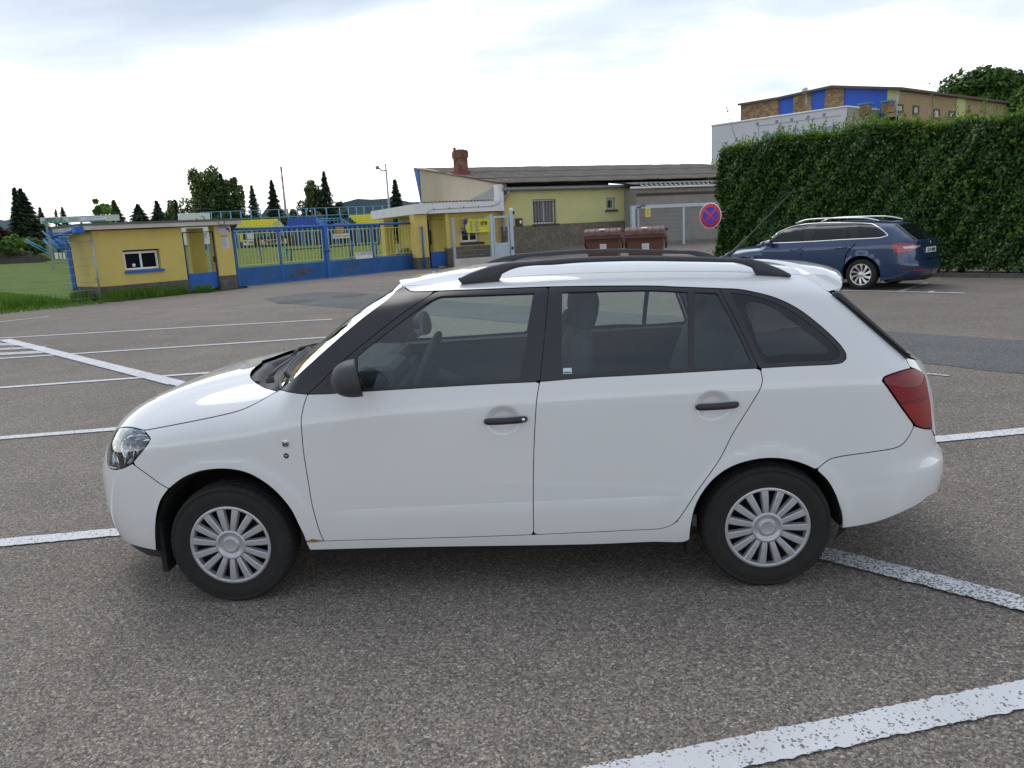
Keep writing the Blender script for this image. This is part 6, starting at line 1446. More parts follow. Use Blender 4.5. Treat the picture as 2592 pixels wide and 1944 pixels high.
    q = to(np.array([-ext, Lh, Lh, -ext]), np.array([-2.5, -2.5, .55, .55]), np.zeros(4)); so = sheet('soil', [tuple(p[:2]) for p in q], .02, M_SOIL); tag(so, kind='structure')
build_hedge()
def build_sign():
    c = CAMP+ray((1798, 546))/np.linalg.norm(ray((1798, 546))[:2])*24.2; d = CAMP-c; yaw = math.atan2(d[1], d[0])+math.radians(90)-math.radians(33)
    r = empty('no_stopping_sign', tuple(c), yaw); tag(r, 'round red and blue no stopping sign poking out at the left end of the hedge', 'sign'); Rr = .378
    M_SR = pm('sign_red', (.56, .018, .035), .4, .04, 8); M_SB = pm('sign_blue', (.016, .035, .48), .4, .04, 8); M_SW = pm('sign_white', (.75, .73, .72), .4, .03, 8)
    X = Matrix.Rotation(math.radians(90), 4, 'X'); m = MB(); m.lathe([(0, -.02), (Rr, -.02), (Rr, .0), (Rr-.008, .006), (0, .006)], 48, X); m.build('white_rim', M_SW, r)
    m = MB(); m.lathe([(Rr*.95, .007), (Rr*.945, .0085), (.0, .0085)], 48, X); rd = m.build('red_disc', M_SR, r)
    for k_ in range(4):     # the four blue fields between the arms of the cross
        a0 = math.radians(90*k_); R2 = Rr*.70; hw = Rr*.095; pts = []
        ph = math.asin(hw/R2); a = np.linspace(a0-math.pi/4+ph, a0+math.pi/4-ph, 14)
        pts = [(R2*math.cos(t), R2*math.sin(t)) for t in a]; q = hw*math.sqrt(2); pts.append((q*math.cos(a0), q*math.sin(a0)))
        m = MB(); m.prism(pts, .0088, .0105, X); m.build('blue_field', M_SB, r)
    pw = np.array([HD0[0]+HDE[0]*7.75+HDN[0]*-.45, HD0[1]+HDE[1]*7.75+HDN[1]*-.45, 0.0])     # post hidden in the end of the hedge
    inv = (Matrix.Translation(tuple(c)) @ Matrix.Rotation(yaw, 4, 'Z')).inverted(); q = inv @ Vector(pw)
    for z_ in (.10, -.10): m = MB(); m.tube([(0, .03, z_), (q.x, q.y, z_)], .02, 6); m.build('bracket', M_GALV, r)
    m = MB(); m.tube([(q.x, q.y, q.z), (q.x, q.y, .3)], .035, 8); m.build('post', M_GALV, r)
build_sign()
# ------------------------------------------------------------------ dark blue estate car by the hedge
BWB = 2.841
BSK = Skin(
    side=[(.12, .83), (.2, .865), (.3, .893), (.42, .912), (.6, .928), (.8, .932), (1.0, .932), (1.6, .93)],
    plan=[(-1.0, -.02), (0, -.005), (1.4, 0), (2.4, -.003), (3.2, -.03), (4.0, -.06)],
    crease=[(-1.0, .80), (0, .86), (1.0, .895), (2.4, .925), (4.0, .95)], kup=.30, tumble=.55, zb=1.0,
    F=[(.10, -.80), (.2, -.87), (.4, -.92), (.6, -.91), (.75, -.87), (.9, -.80), (1.6, -.78)], x1=.10, nf=2.8,
    R=[(.10, 3.74), (.22, 3.86), (.4, 3.94), (.52, 3.945), (.60, 3.92), (.75, 3.885), (.95, 3.855), (1.04, 3.80), (1.15, 3.66), (1.28, 3.49), (1.38, 3.37), (1.6, 3.2)],
    a=[(.1, .62), (.9, .62), (1.1, .52), (1.38, .34), (1.6, .3)], nr=3.0,
    top=[(-1.0, .40), (-.93, .58), (-.88, .72), (-.80, .80), (-.6, .875), (-.3, .93), (.1, .98), (.42, 1.01), (.55, 1.06), (.70, 1.25), (.9, 1.38), (1.2, 1.43), (1.6, 1.458), (2.2, 1.462), (2.8, 1.44), (3.2, 1.405), (3.45, 1.36), (4.0, 1.2)],
    D=[(-1.0, .22), (.4, .22), (1.0, .13), (4.0, .13)], pa=2.1, pb=3.8,
    flares=((0.0, .33, .40, .46, .010), (BWB, .33, .40, .46, .012)))
BSK.nfx = 1
BRZ = math.radians(-46.2); BO = np.array([6.97, 15.28, 0.0])
BRM = np.array([[math.cos(BRZ), -math.sin(BRZ), 0], [math.sin(BRZ), math.cos(BRZ), 0], [0, 0, 1]])
bl2w = lambda P: P @ BRM.T+BO
bproj = lambda P: project(bl2w(P))
def bplane(px, y=-.9): 
    n = BRM @ np.array([0, 1.0, 0]); p = on_plane(px, bl2w(np.array([0, y, 0])), n); return (p-BO) @ BRM
def bcurve(px, sp=3.0):
    d = catmull(px, sp); q = bplane(d); g = np.stack([q[:, 0], q[:, 2]], 1); g[:, 0] = np.clip(g[:, 0], -.8, 3.8); return solve(BSK.P, d, g, bproj)
S1 = lambda *p: [(2000+x/5.53, 520+y/5.53) for x, y in p]
S2 = lambda *p: [(1820+x/5.53, 520+y/5.53) for x, y in p]
M_BLUEC = pm('dark_blue_metallic', (.012, .038, .105), .32, .05, 900, metal=.35, coat=1.0, spec=.5)
M_DGLASS = pm('dark_car_glass', (.008, .010, .011), .03, .15, 2, spec=.35)
M_DGLASS2 = pm('green_tint_car_glass', (.012, .017, .017), .03, .2, 1.5, spec=.3)
M_ALU = pm('alloy_wheel', (.62, .61, .60), .28, .06, 8, metal=.7, coat=.4)
def build_blue_car():
    S = BSK.P; car = empty('estate_car', tuple(BO), BRZ); tag(car, 'dark blue estate car with chrome rails parked along the hedge', 'car')
    dlo = bcurve(S2((580, 533), (640, 500), (700, 457), (860, 365), (1000, 305), (1140, 272), (1340, 252), (1600, 243), (1895, 246), (2095, 255))+S1((1170, 266), (1225, 300), (1290, 343), (1350, 395), (1366, 412), (1360, 424), (1310, 442), (1240, 456), (1100, 464), (960, 471))+S2((1730, 481), (1220, 511), (800, 528), (580, 535)))
    pair = lambda nm, d, m, par=car: [put(nm, d, m, par), put(nm, mirror_data(d), m, par)]
    sF = BSK.x1-BSK.Lf; zr = lambda a, b, n: np.stack([np.full(n, a[0])+(b[0]-a[0])*np.linspace(0, 1, n), np.linspace(a[1], b[1], n)], 1)
    def arc(cx, r_, a0, a1): th = np.radians(np.linspace(a0, a1, 26)); return np.stack([cx+r_*np.cos(th), .325+r_*np.sin(th)], 1)
    X = dlo[:, 0]; itip = int(np.argmax(X)); ifr = int(np.argmin(X)); up = dlo[:itip+1] if ifr < itip else dlo; lowb = dlo[itip:][::-1]
    ord_ = np.argsort(lowb[:, 0]); lx, lz = lowb[ord_, 0], lowb[ord_, 1]; zb = lambda x: np.interp(x, lx, lz)
    uo = np.argsort(up[:, 0]); ux, uz_ = up[uo, 0], up[uo, 1]; zt = lambda x: np.interp(x, ux, uz_)
    seamB = bcurve(S1((222, 506), (185, 580), (158, 660))); xB = seamB[-1, 0]; seamB = np.vstack([seamB, [(xB-.005, .6), (xB, .30)]])
    seamR = bcurve(S1((958, 472), (900, 540), (830, 612), (775, 680))); a2 = arc(BWB, .405, 205, -25)
    doorF = np.array([(ux[0]-.02, zb(ux[0]+.05)-.01), (.50, .90), (.49, .72), (.54, .45), (.60, .30)])
    seamR = np.vstack([seamR, [a2[6]+(-.02, .02), a2[2]+(-.05, 0), (a2[0][0]-.10, .30)]])
    belt = lambda a, b: np.stack([np.linspace(a, b, 14), zb(np.linspace(a, b, 14))-.004], 1)
    a1 = arc(0, .405, 205, -25)
    apil = [(ux[0]-.02, zb(ux[0]+.05)-.01), (.30, .985), (.0, .955), (-.4, .89), (-.66, .83), (-.74, .79)]
    fender = np.vstack([catmull(apil, .05), [(-.95, .70), (-.85, .62)], a1[8::-1][::-1][:0] if False else np.zeros((0, 2)), [(-.55, .52)], a1[5:], [(.50, .26)], doorF[::-1]])
    pair('front_fender', panel_data(S, fender, step=.07, edge=.03), M_BLUEC)
    pair('front_door', panel_data(S, np.vstack([doorF, seamB[::-1], belt(seamB[0, 0], ux[0]+.03)]), step=.07, edge=.03), M_BLUEC)
    pair('rear_door', panel_data(S, np.vstack([seamB, seamR[::-1], belt(seamR[0, 0], seamB[0, 0])]), step=.07, edge=.03), M_BLUEC)
    # rear quarter with the roof side
    tlp = bcurve(S1((1425, 528), (1445, 590), (1470, 660), (1560, 656), (1680, 640), (1745, 612), (1800, 585), (1835, 566), (1750, 548), (1560, 530), (1425, 528)))
    hatch = np.array([(3.05+.42, 1.30), (3.62, 1.18), (3.80, 1.06), (3.87, .98)])
    hx = bcurve(S1((1430, 245), (1520, 310), (1620, 395), (1735, 480)))
    xs = np.linspace(hx[0, 0]-.10, .95, 60); top3 = BSK.H(np.stack([xs, np.full_like(xs, -.50)], 1)); rs = np.stack([top3[:, 0], top3[:, 2]], 1)
    x2 = BSK.R(rs[:, 1])-BSK.a(rs[:, 1]); k = rs[:, 0] > x2
    if k.any(): rs[k, 0] = x2[k]+np.interp((rs[k, 0]-x2[k])/BSK.a(rs[k, 1]), BSK.rX, BSK.ru)*BSK.Lr
    upper = np.stack([ux, uz_], 1); upper = upper[upper[:, 0] > .7]; tail = lowb[ord_][lx > seamR[0, 0]][::-1]
    q = np.vstack([rs[-1:] + [-.14, -.05], upper[::4], dlo[itip:itip+1], tail, seamR[:5], a2[7:22], [(3.36, .50), (3.6, .56), (3.85, .60)], tlp[::-1][:0], [(hx[-1, 0]+.01, .78)], hx[::-1], rs])
    pair('rear_quarter', panel_data(S, q, step=.08, edge=.03, gap=.001), M_BLUEC)
    pair('sill', panel_data(S, np.vstack([[(.44, .24), (.60, .295)], [(xB, .295)], [(a2[0][0]-.10, .295)], [(a2[0][0]+.0, .22), (.46, .18)]]), step=.07, edge=.05), M_BLUEC)
    sR = 3.32+BSK.Lr
    rb = np.vstack([a2[19:], [(3.25, .20), (3.5, .24), (sR, .26)], [(sR, .60), (3.85, .60), (3.6, .555), (3.36, .495)]]); d = panel_data(S, rb, step=.07, edge=.04, gap=.001); put('rear_bumper', join_data(d, mirror_data(d)), M_BLUEC, car)
    df = np.array([(3.28, .17), (sR, .16), (sR, .30), (3.9, .30), (3.55, .27)]); d = panel_data(S, df, step=.07, edge=.05, off=-.004); put('rear_diffuser', join_data(d, mirror_data(d)), M_BLKP, car)
    fb = np.vstack([[(-.55, .52), (-.85, .62), (-.95, .70), (sF, .72), (sF, .20), (-.7, .20)], a1[:6]]); d = panel_data(S, fb, step=.08, edge=.05); put('front_bumper', join_data(d, mirror_data(d)), M_BLUEC, car)
    tg = np.vstack([hx[::-1][:1]+[.015, 0], [(hx[-1, 0]+.02, .62)], [(sR, .62), (sR, 1.03)], [(hx[-1, 0]+.15, 1.03)]]); d = panel_data(S, tg, step=.07, edge=.04); put('tailgate', join_data(d, mirror_data(d)), M_BLUEC, car)
    rw = np.vstack([hx+[.02, 0], [(sR, 1.03), (sR, 1.36)]]); d = panel_data(S, rw, step=.07, edge=.04, gap=.004); put('rear_window', join_data(d, mirror_data(d)), M_DGLASS, car)
    for nm, pts, mt, off in (('tail_light', tlp, pm('blue_car_red_lens', (.34, .010, .02), .25, .15, 8, coat=1.0), -.008),):
        pair(nm, panel_data(S, pts, step=.05, edge=.02, off=off, flange=.02, gap=0), mt)
    pair('light_strip', panel_data(S, bcurve(S1((1575, 577), (1650, 572), (1730, 566), (1830, 562), (1790, 585), (1740, 598), (1660, 602), (1592, 605), (1575, 577))), step=.05, edge=.02, off=-.012, flange=.006, gap=0), M_SILV)
    pair('reflector_strip', panel_data(S, np.array([(3.62, .40), (3.95, .385), (4.15, .395), (4.15, .425), (3.95, .42), (3.64, .42)]), step=.05, edge=.02, off=-.005, flange=.004, gap=0), pm('red_reflector', (.30, .012, .03), .3, .1, 8))
    # bonnet, roof, screens
    hb = np.stack([np.linspace(-.70, .40, 12), -np.interp(np.linspace(-.70, .40, 12), [-.7, -.2, .4], [.60, .74, .76])], 1); hb = np.vstack([[(-.84, -.0005), (-.80, -.35)], hb, [(.34, -.4), (.30, -.0005)]]); hb = np.vstack([hb, (hb*[1, -1])[::-1]]); put('bonnet', panel_data(BSK.H, hb, out=(0, 0, 1), step=.08, edge=.05), M_BLUEC, car)
    ro = np.vstack([np.stack([xs, np.full_like(xs, -.51)], 1)[::-1][3:], [(hx[0, 0]-.02, -.3), (hx[0, 0]+.02, 0)], np.stack([xs, np.full_like(xs, .51)], 1)[:-3], [(1.02, .3), (.98, 0), (1.02, -.3)]])
    put('roof', panel_data(BSK.H, ro, out=(0, 0, 1), step=.09, edge=.05, gap=-.01, flange=0, off=-.0004), M_BLUEC, car)
    e0 = np.array([(.42, -.74, 1.0), (.62, -.71, 1.12), (.82, -.67, 1.24), (1.08, -.60, 1.37)]); V = []; n = 11
    for i, p in enumerate(e0):
        for j in range(n): t = -1+2*j/(n-1); V.append((p[0]-(.16-.03*i)*(1-t*t), -p[1]*t, p[2]+.03*(1-t*t)))
    link('windscreen', mesh('windscreen', V, [(i*n+j, i*n+j+1, (i+1)*n+j+1, (i+1)*n+j) for i in range(3) for j in range(n-1)], M_DGLASS, smooth=True), car)
    # side glass with pillars, chrome surround
    pair('window_base', panel_data(S, dlo, step=.09, edge=.03, gap=.002, off=.004, flange=0), M_BLKG)
    def pane(a_lo, a_hi, b_lo, b_hi, nm, mt):
        t = np.linspace(0, 1, 12)[:, None]; e = .018
        lo = np.stack([np.linspace(a_lo, b_lo, 12), zb(np.linspace(a_lo, b_lo, 12))+e], 1); hi = np.stack([np.linspace(a_hi, b_hi, 16), zt(np.linspace(a_hi, b_hi, 16))-e], 1)
        pair(nm, panel_data(S, np.vstack([lo, hi[::-1]]), step=.09, edge=.03, gap=0, off=.0015, flange=0), mt)
    bx = lambda px: float(bcurve([px, (px[0]+1, px[1])])[0, 0])
    pane(ux[0]+.16, ux[0]+.22, bx(S1((190, 480))[0]), bx(S1((285, 275))[0]), 'front_window', M_DGLASS2)
    pane(bx(S1((310, 480))[0]), bx(S1((375, 270))[0]), bx(S1((730, 470))[0]), bx(S1((795, 265))[0]), 'rear_door_window', M_DGLASS2)
    pane(bx(S1((745, 470))[0]), bx(S1((805, 265))[0]), bx(S1((885, 465))[0]), bx(S1((865, 265))[0]), 'quarter_light', M_DGLASS)
    pane(bx(S1((975, 460))[0]), bx(S1((930, 265))[0]), X[itip]-.10, X[itip]-.30, 'quarter_window', M_DGLASS2)
    for sg in (1, -1):
        m = MB(); P3 = S(dlo[::2]); P3 = np.vstack([P3, P3[:1]]); P3[:, 1] -= .002; m.tube([tuple(p*[1, sg, 1]) for p in P3], .0135, 6, cap=False); m.build('chrome_surround', M_CHROME, car)
        m = MB(); rr = bplane(S2((1070, 252), (1200, 207), (1350, 190), (1600, 180), (2000, 174), (2120, 188), (2240, 216)), -.62); P_ = [(p[0], -.60, p[2]) for p in catmull(rr, .12)]
        m.tube([(x, y*sg, z) for x, y, z in P_], .017, 7); m.build('roof_rail', M_CHROME, car)
    # handles, mirrors, plate, wheels
    for a, b in ((S1((5, 628))[0], S1((145, 612))[0]), (S1((640, 600))[0], S1((790, 588))[0])):
        q = S(bcurve([a, b])[[0, -1]])
        for sg in (1, -1): m = MB(); m.tube([(q[0][0], (q[0][1]-.015)*sg, q[0][2]), (q[1][0], (q[1][1]-.015)*sg, q[1][2])], .017, 7); m.build('door_handle', M_BLUEC, car)
    for sg in (1, -1):
        m = MB(); V = []; n = 16
        for i in range(7):
            t = i/6; k_ = (1-t**2.4)**.45 if t < 1 else .03
            for j in range(n): th = 2*math.pi*j/n; V.append((.80-.16*t, (-1.02+.105*math.cos(th)*k_)*sg, 1.03+.070*math.sin(th)*k_))
        m.add(V, [(i*n+j, i*n+(j+1) % n, (i+1)*n+(j+1) % n, (i+1)*n+j) for i in range(6) for j in range(n)], True); m.add(V[:n], [tuple(range(n))]); m.tube([(.76, -.95*sg, .99), (.72, -.88*sg, .98)], .03, 6); m.build('door_mirror', M_BLUEC, car)
    yb = -.52; pl = S(np.array([(sR-.42, .80), (sR-.02, .80)])); xp = float(pl[:, 0].max())+.012
    m = MB(); m.box((xp, -.26, .745), (xp+.010, .26, .855)); plt_ = m.build('number_plate', M_WHITE_B, car)
    t_ = text_mesh('plate_text', '5U1 4080', .10, M_INK, plt_, (xp+.012, -.20, .763), .40); t_.rotation_euler = (0, 0, math.pi/2)
    m = MB(); m.lathe([(0, .008), (.03, .006), (.038, 0)], 16, Matrix.Translation((xp-.0, 0, .95)) @ Matrix.Rotation(math.radians(90), 4, 'Y')); m.build('badge', M_CHROME, car)
    TT = MB(); pr = [(.215, .08), (.225, .10), (.25, .112), (.285, .112), (.312, .10), (.326, .075), (.330, .03), (.330, -.03), (.326, -.075), (.312, -.10), (.25, -.112), (.215, -.08)]; TT.lathe(pr, 48); tm = mesh('tyre', TT.v, TT.f, M_RUB, smooth=True)
    A = MB(); A.lathe([(.214, .06), (.232, .098), (.226, .106), (.212, .100), (.206, .06)], 48); A.lathe([(.07, .05), (.062, .088), (.03, .092), (.0, .092)], 24)
    for i in range(10):
        M_ = Matrix.Rotation(2*math.pi*i/10+.1, 4, 'Z'); v = []
        for r_, w, h, tw in ((.05, .018, .082, 0), (.11, .017, .090, .012), (.17, .025, .094, .034), (.214, .034, .092, .060)):
            v += [(r_, tw-w, h), (r_, tw+w, h-.006), (r_, tw+w, h-.04), (r_, tw-w, h-.04)]
        A.add([M_ @ Vector(p) for p in v], [(i_*4+j, (i_+1)*4+j, (i_+1)*4+(j+1) % 4, i_*4+(j+1) % 4) for i_ in range(3) for j in range(4)])
    am = mesh('alloy_wheel', A.v, A.f, M_ALU, smooth=A.sm); Bk = MB(); Bk.lathe([(.21, .03), (.15, .02), (.0, .02)], 32); bm_ = mesh('brake_disc', Bk.v, Bk.f, M_DARK, smooth=True)
    for x in (0, BWB):
        for sg in (-1, 1):
            w = empty('wheel', (x, sg*.80, .327)); w.parent = car; w.rotation_euler = (math.radians(90 if sg < 0 else -90), 0, 0)
            for nm, me in (('tyre', tm), ('alloy_wheel', am), ('brake_disc', bm_)): link(nm, me, w)
    hl = np.array([(-.86, .66), (-.60, .70), (-.52, .76), (-.58, .79), (-.80, .755), (-.92, .72)]); pair('headlight', panel_data(S, hl, step=.05, edge=.03, off=-.006), M_CHROME)
    sh = np.array([(sF+.1, .28), (-.42, .28)]+[tuple(p) for p in a1]+[(.5, .26), (2.3, .26)]+[tuple(p) for p in a2]+[(3.4, .28), (sR-.1, .32), (sR-.1, .98), (3.0, .96), (.5, .93), (-.5, .80), (sF+.1, .66)])
    d = panel_data(S, sh, off=.03, flange=0, step=.1, edge=.05); put('inner_shell', join_data(d, mirror_data(d)), M_BLUEC, car)
    m = MB(); m.box((.4, -.8, .2), (2.4, .8, .3)); m.box((-.7, -.55, .24), (.4, .55, .6)); m.box((2.4, -.55, .24), (3.7, .55, .6)); m.build('underbody', M_DARK, car)
build_blue_car()
# ------------------------------------------------------------------ white block and hall behind the hedge
def cam_pt(px, dist):
    d = ray(px); return CAMP+d/np.linalg.norm(d[:2])*dist
W0 = cam_pt((2139, 400), 55.0); FW = Frame(W0[:2], DE(-43)); M_WALLW = pm('white_render', (.60, .60, .62), .9, .04, .8, .003, 30, dirt=(.48, .47, .47), dscale=.6, damt=.4)
M_TAN = pm('tan_render', (.36, .26, .14), .92, .08, 1.2, .003, 30, dirt=(.27, .20, .12), dscale=.9, damt=.4); M_GRTAN = pm('grey_tan_render', (.36, .32, .27), .92, .08, 1, .003, 30, dirt=(.26, .23, .20), dscale=.8, damt=.5)
M_BLUEP = pm('bright_blue_sheet', (.012, .085, .46), .5, .06, 2)
def build_white_block():
    F = FW; r = F.root('white_block'); tag(r, 'flat roofed white building with faded blue lettering above the hedge', 'building')
    uL = F.u((1801, 370)); zt = F.z((2139, 272)); ztl = F.z((1801, 319)); zt = (zt+ztl)/2; FR = Frame(W0[:2], DE(37.5)); uR = FR.u((2327, 300))
    # plan: left face along F, right face along FR
    A = np.array([uL*F.e+F.o, F.o, F.o+FR.e*uR, uL*F.e+F.o+FR.e*uR]); inv = F.M().inverted()
    P = [inv @ Vector(tuple(p)) for p in A]; m = MB(); V = [(p.x, p.y, -.2) for p in P]+[(p.x, p.y, zt) for p in P]
    m.add(V, [(0, 1, 5, 4), (4, 5, 6, 7), (2, 3, 7, 6), (3, 0, 4, 7)]); m.build('white_wall', M_WALLW, r)
    m = MB(); m.add(V, [(1, 2, 6, 5)]); m.build('side_wall', M_GRTAN, r)
    m = MB(); m.tube([(p.x, p.y, zt+.03) for p in (P[0], P[1], P[2])], .07, 5); m.build('parapet_cap', M_FASC, r)
    for k_ in range(5):
        px = [(1922+ -5, 313), (1966, 307), (2004, 302), (2046, 296), (2086, 290)][k_]; u, z = F.uz(px, -.02); m = MB(); m.box((u-.07, -.06, z-.09), (u+.07, -.002, z+.09)); m.build('drain_hole', M_INKG, r)
    # printed sign: panel line, emblem, lettering
    Zf = lambda x, y: (1900+x/7.373, 280+y/7.373)
    pts = [F.uz(Zf(150, 285), -.01), F.uz(Zf(1690, 90), -.01)]; m = MB(); m.tube([(pts[0][0], -.01, pts[0][1]), (pts[1][0], -.01, pts[1][1])], .012, 4); m.tube([(pts[0][0], -.01, pts[0][1]), (pts[0][0], -.01, pts[0][1]-3)], .012, 4); m.build('panel_joint', M_LEAD, r)
    M_LB = pm('faded_blue_print', (.20, .34, .56), .8, .05, 2); a = F.uz(Zf(245, 430), -.012); b = F.uz(Zf(535, 405), -.012)
    w = b[0]-a[0]; zt_ = (a[1]+b[1])/2; m = MB(); m.box((a[0], -.014, zt_-w*1.02), (b[0], -.003, zt_)); em = m.build('emblem', M_LB, r)
    m = MB(); X = Matrix.Rotation(math.radians(90), 4, 'X')
    for pl in ([(.42, .62), (.50, .80), (.58, .62), (.64, .42), (.52, .50), (.40, .44)], [(.98, .80), (.70, .60), (.50, .25), (.42, .10), (.62, .22), (.80, .45)], [(.10, .18), (.34, .30), (.46, .46), (.30, .40)]): m.prism([(a[0]+w*x, zt_-w*1.02+w*y) for x, y in pl], .015, .018, X)
    m.build('emblem_star', M_WALLW, em)
    a = F.uz(Zf(652, 468), -.012); b = F.uz(Zf(1590, 360), -.012); ch = F.z(Zf(652, 385), -.012)-a[1]
    text_mesh('lettering', 'FOTBALOVÝ', ch*1.36, M_LB, r, (a[0], -.014, (a[1]+b[1])/2), b[0]-a[0], bold=.012); text_mesh('lettering', 'KLUB', ch*1.36, M_LB, r, (a[0], -.014, (a[1]+b[1])/2-ch*2.1), (b[0]-a[0])*.45, bold=.012)
    # side window
    rt = empty('window', (0, 0, 0), FR.rz-F.rz, r); s = FR.uz(Z5(1075, 445)); e = FR.uz(Z5(1140, 445)); m = MB(); m.box((s[0], -.02, s[1]-1.3), (e[0], .05, s[1])); m.build('pane', M_PGLASS, rt); m = MB(); m.box((s[0]-.06, -.04, s[1]), (e[0]+.06, .06, s[1]+.1)); m.box((s[0]-.06, -.04, s[1]-1.3), (s[0], .06, s[1])); m.box(((s[0]+e[0])/2-.04, -.04, s[1]-1.3), ((s[0]+e[0])/2+.04, .0, s[1])); m.build('frame', M_BRN, rt)
    return zt, uL, FR, uR
WZT, WUL, WFR, WUR = build_white_block()
def build_hall():
    F = FW; d = 4.0; r = F.root('sports_hall'); tag(r, 'brown brick and bright blue hall with low pitched roof behind white block', 'building')
    P = lambda x, y, dd=d: F.uz(Z5(x, y), dd)
    a = P(328, 302); c = P(945, 182); g = P(1385, 198); ub, zbm = a[0], WZT-.5
    top = lambda u: np.interp(u, [a[0], P(590, 258)[0], c[0], P(1300, 196)[0], g[0]], [a[1], P(590, 258)[1], c[1], P(1300, 196)[1], g[1]])
    us = [a[0], P(583, 300)[0], P(677, 300)[0], P(800, 290)[0], P(886, 290)[0], P(1014, 260)[0], P(1300, 260)[0], g[0]]
    mats = [('brick_wall', M_BRICKB), ('blue_panel', M_BLUEP), ('brick_wall', M_BRICKB), ('blue_panel', M_BLUEP), ('brick_wall', M_BRICKB), ('blue_panel', M_BLUEP), ('yellow_strip', M_YELG)]
    for i, (nm, mt) in enumerate(mats):
        u0, u1 = us[i], us[i+1]; mid = [u0, u1]+[x for x in (c[0],) if u0 < x < u1]; mid = sorted(mid); off = 0 if nm == 'brick_wall' else .06
        m = MB()
        for s, e in zip(mid[:-1], mid[1:]): m.add([(s, d+off, zbm), (e, d+off, zbm), (e, d+off, top(e)), (s, d+off, top(s)), (s, d+off+.3, zbm), (e, d+off+.3, zbm), (e, d+off+.3, top(e)), (s, d+off+.3, top(s))], [(0, 1, 2, 3), (5, 4, 7, 6), (0, 4, 5, 1), (3, 2, 6, 7), (0, 3, 7, 4), (1, 5, 6, 2)])
        m.build(nm, mt, r)
    # long side, roof
    inv = F.M().inverted(); g0 = Vector((g[0], d, 0)); FS_ = Frame(np.array(F.w(g[0], d, 0))[:2], DE(36)); L_ = 26.0; yv = inv.to_3x3() @ Vector(tuple(FS_.e)); zs0 = g[1]; zs1 = FS_.z(Z5(1970, 322)) if True else zs0; uE = FS_.u(Z5(1970, 322)); sl = (zs1-zs0)/max(uE, 1)
    zs = lambda t: zs0
    m = MB(); e = g0+yv*L_; m.add([(g0.x, g0.y, 0), (e.x, e.y, 0), (e.x, e.y, zs0), (g0.x, g0.y, zs0)], [(0, 1, 2, 3)]); m.build('side_wall', M_TAN, r)
    for x0, x1, y0, y1 in ((1362, 1408, 295, 355), (1476, 1512, 305, 372), (1612, 1648, 327, 400), (1715, 1752, 342, 395)):
        p = FS_.uz(Z5(x0, y0), -.03); q = FS_.uz(Z5(x1, y1), -.03); w = empty('window', tuple(g0), math.atan2(yv.y, yv.x), r); 
        m = MB(); wall(m, p[0], q[0], q[1], p[1], [(p[0]+.15, q[0]-.12, q[1]+.12, p[1]-.12)], .06, -.05); m.build('frame', M_BRN, w); m = MB(); m.quad((p[0]+.15, -.02, q[1]+.12), (q[0]-.12, -.02, q[1]+.12), (q[0]-.12, -.02, p[1]-.12), (p[0]+.15, -.02, p[1]-.12)); m.build('pane', pm('pale_pane', (.20, .19, .18), .1, .2, 2), w)
    p = FS_.uz(Z5(1762, 300), -.02); q = FS_.uz(Z5(1815, 400), -.02); w = empty('yellow_strip', tuple(g0), math.atan2(yv.y, yv.x), r); m = MB(); m.box((p[0], -.04, q[1]-2), (q[0], -.01, zs0)); m.build('strip', M_YELG, w)
    ridge = Vector((c[0], d, c[1])); m = MB(); R0 = Vector((c[0], d-.35, c[1]+.06)); R1 = R0+yv*L_; E0 = Vector((g[0]+.25, d-.35, g[1]+.05)); E1 = E0+yv*L_; A0 = Vector((a[0]-.1, d-.3, a[1]+.06)); A1 = A0+yv*L_*.6
    m.add([tuple(x) for x in (R0, R1, E1, E0)]+[tuple(x-Vector((0, 0, .16))) for x in (R0, R1, E1, E0)], [(0, 1, 2, 3), (7, 6, 5, 4), (0, 3, 7, 4), (3, 2, 6, 7)])
    mid = Vector((P(590, 258)[0], d-.3, P(590, 258)[1]+.06)); m.add([tuple(x) for x in (A0, mid, mid+yv*L_*.8, A1)]+[tuple(x) for x in (mid, R0, R1, mid+yv*L_)]+[tuple(A0-Vector((0, 0, .15))), tuple(mid-Vector((0, 0, .15))), tuple(R0-Vector((0, 0, .15)))], [(0, 1, 2, 3), (4, 5, 6, 7), (8, 9, 1, 0), (9, 10, 5, 4)]); m.build('roof', pm('dark_roof_sheet', (.10, .075, .06), .8, .2, 2), r)
    # chimney stubs and satellite dish
    for x0, x1, y0, y1, dd in ((1112, 1178, 300, 334, 1.5), (1262, 1332, 284, 350, 2.2)):
        p = F.uz(Z5(x0, y0), dd); q = F.uz(Z5(x1, y1), dd); m = MB(); m.box((p[0], dd, WZT-.4), (q[0], dd+.6, p[1]-.06)); ch = m.build('chimney', M_BRICKB, r); m = MB(); m.box((p[0]-.06, dd-.06, p[1]-.06), (q[0]+.06, dd+.66, p[1]+.06)); m.build('chimney_cap', M_BLUEL, ch)
    p = F.uz(Z5(765, 213), d); m = MB(); m.lathe([(0, 0), (.13, .02), (.22, .08)], 18, Matrix.Translation((p[0], d-.2, p[1])) @ Matrix.Rotation(math.radians(70), 4, 'X')); m.tube([(p[0], d, p[1]-.9), (p[0], d, p[1])], .03, 5); m.build('satellite_dish', M_WALLW, r)
    p = FS_.uz(Z5(1385, 215), -.12); m = MB(); ww = empty('downpipe', tuple(g0), math.atan2(yv.y, yv.x), r); m.tube([(p[0], -.12, p[1]), (p[0]-.3, -.12, p[1]-.7), (p[0]-.3, -.12, p[1]-3)], .06, 6); m.build('pipe', M_GALV, ww)
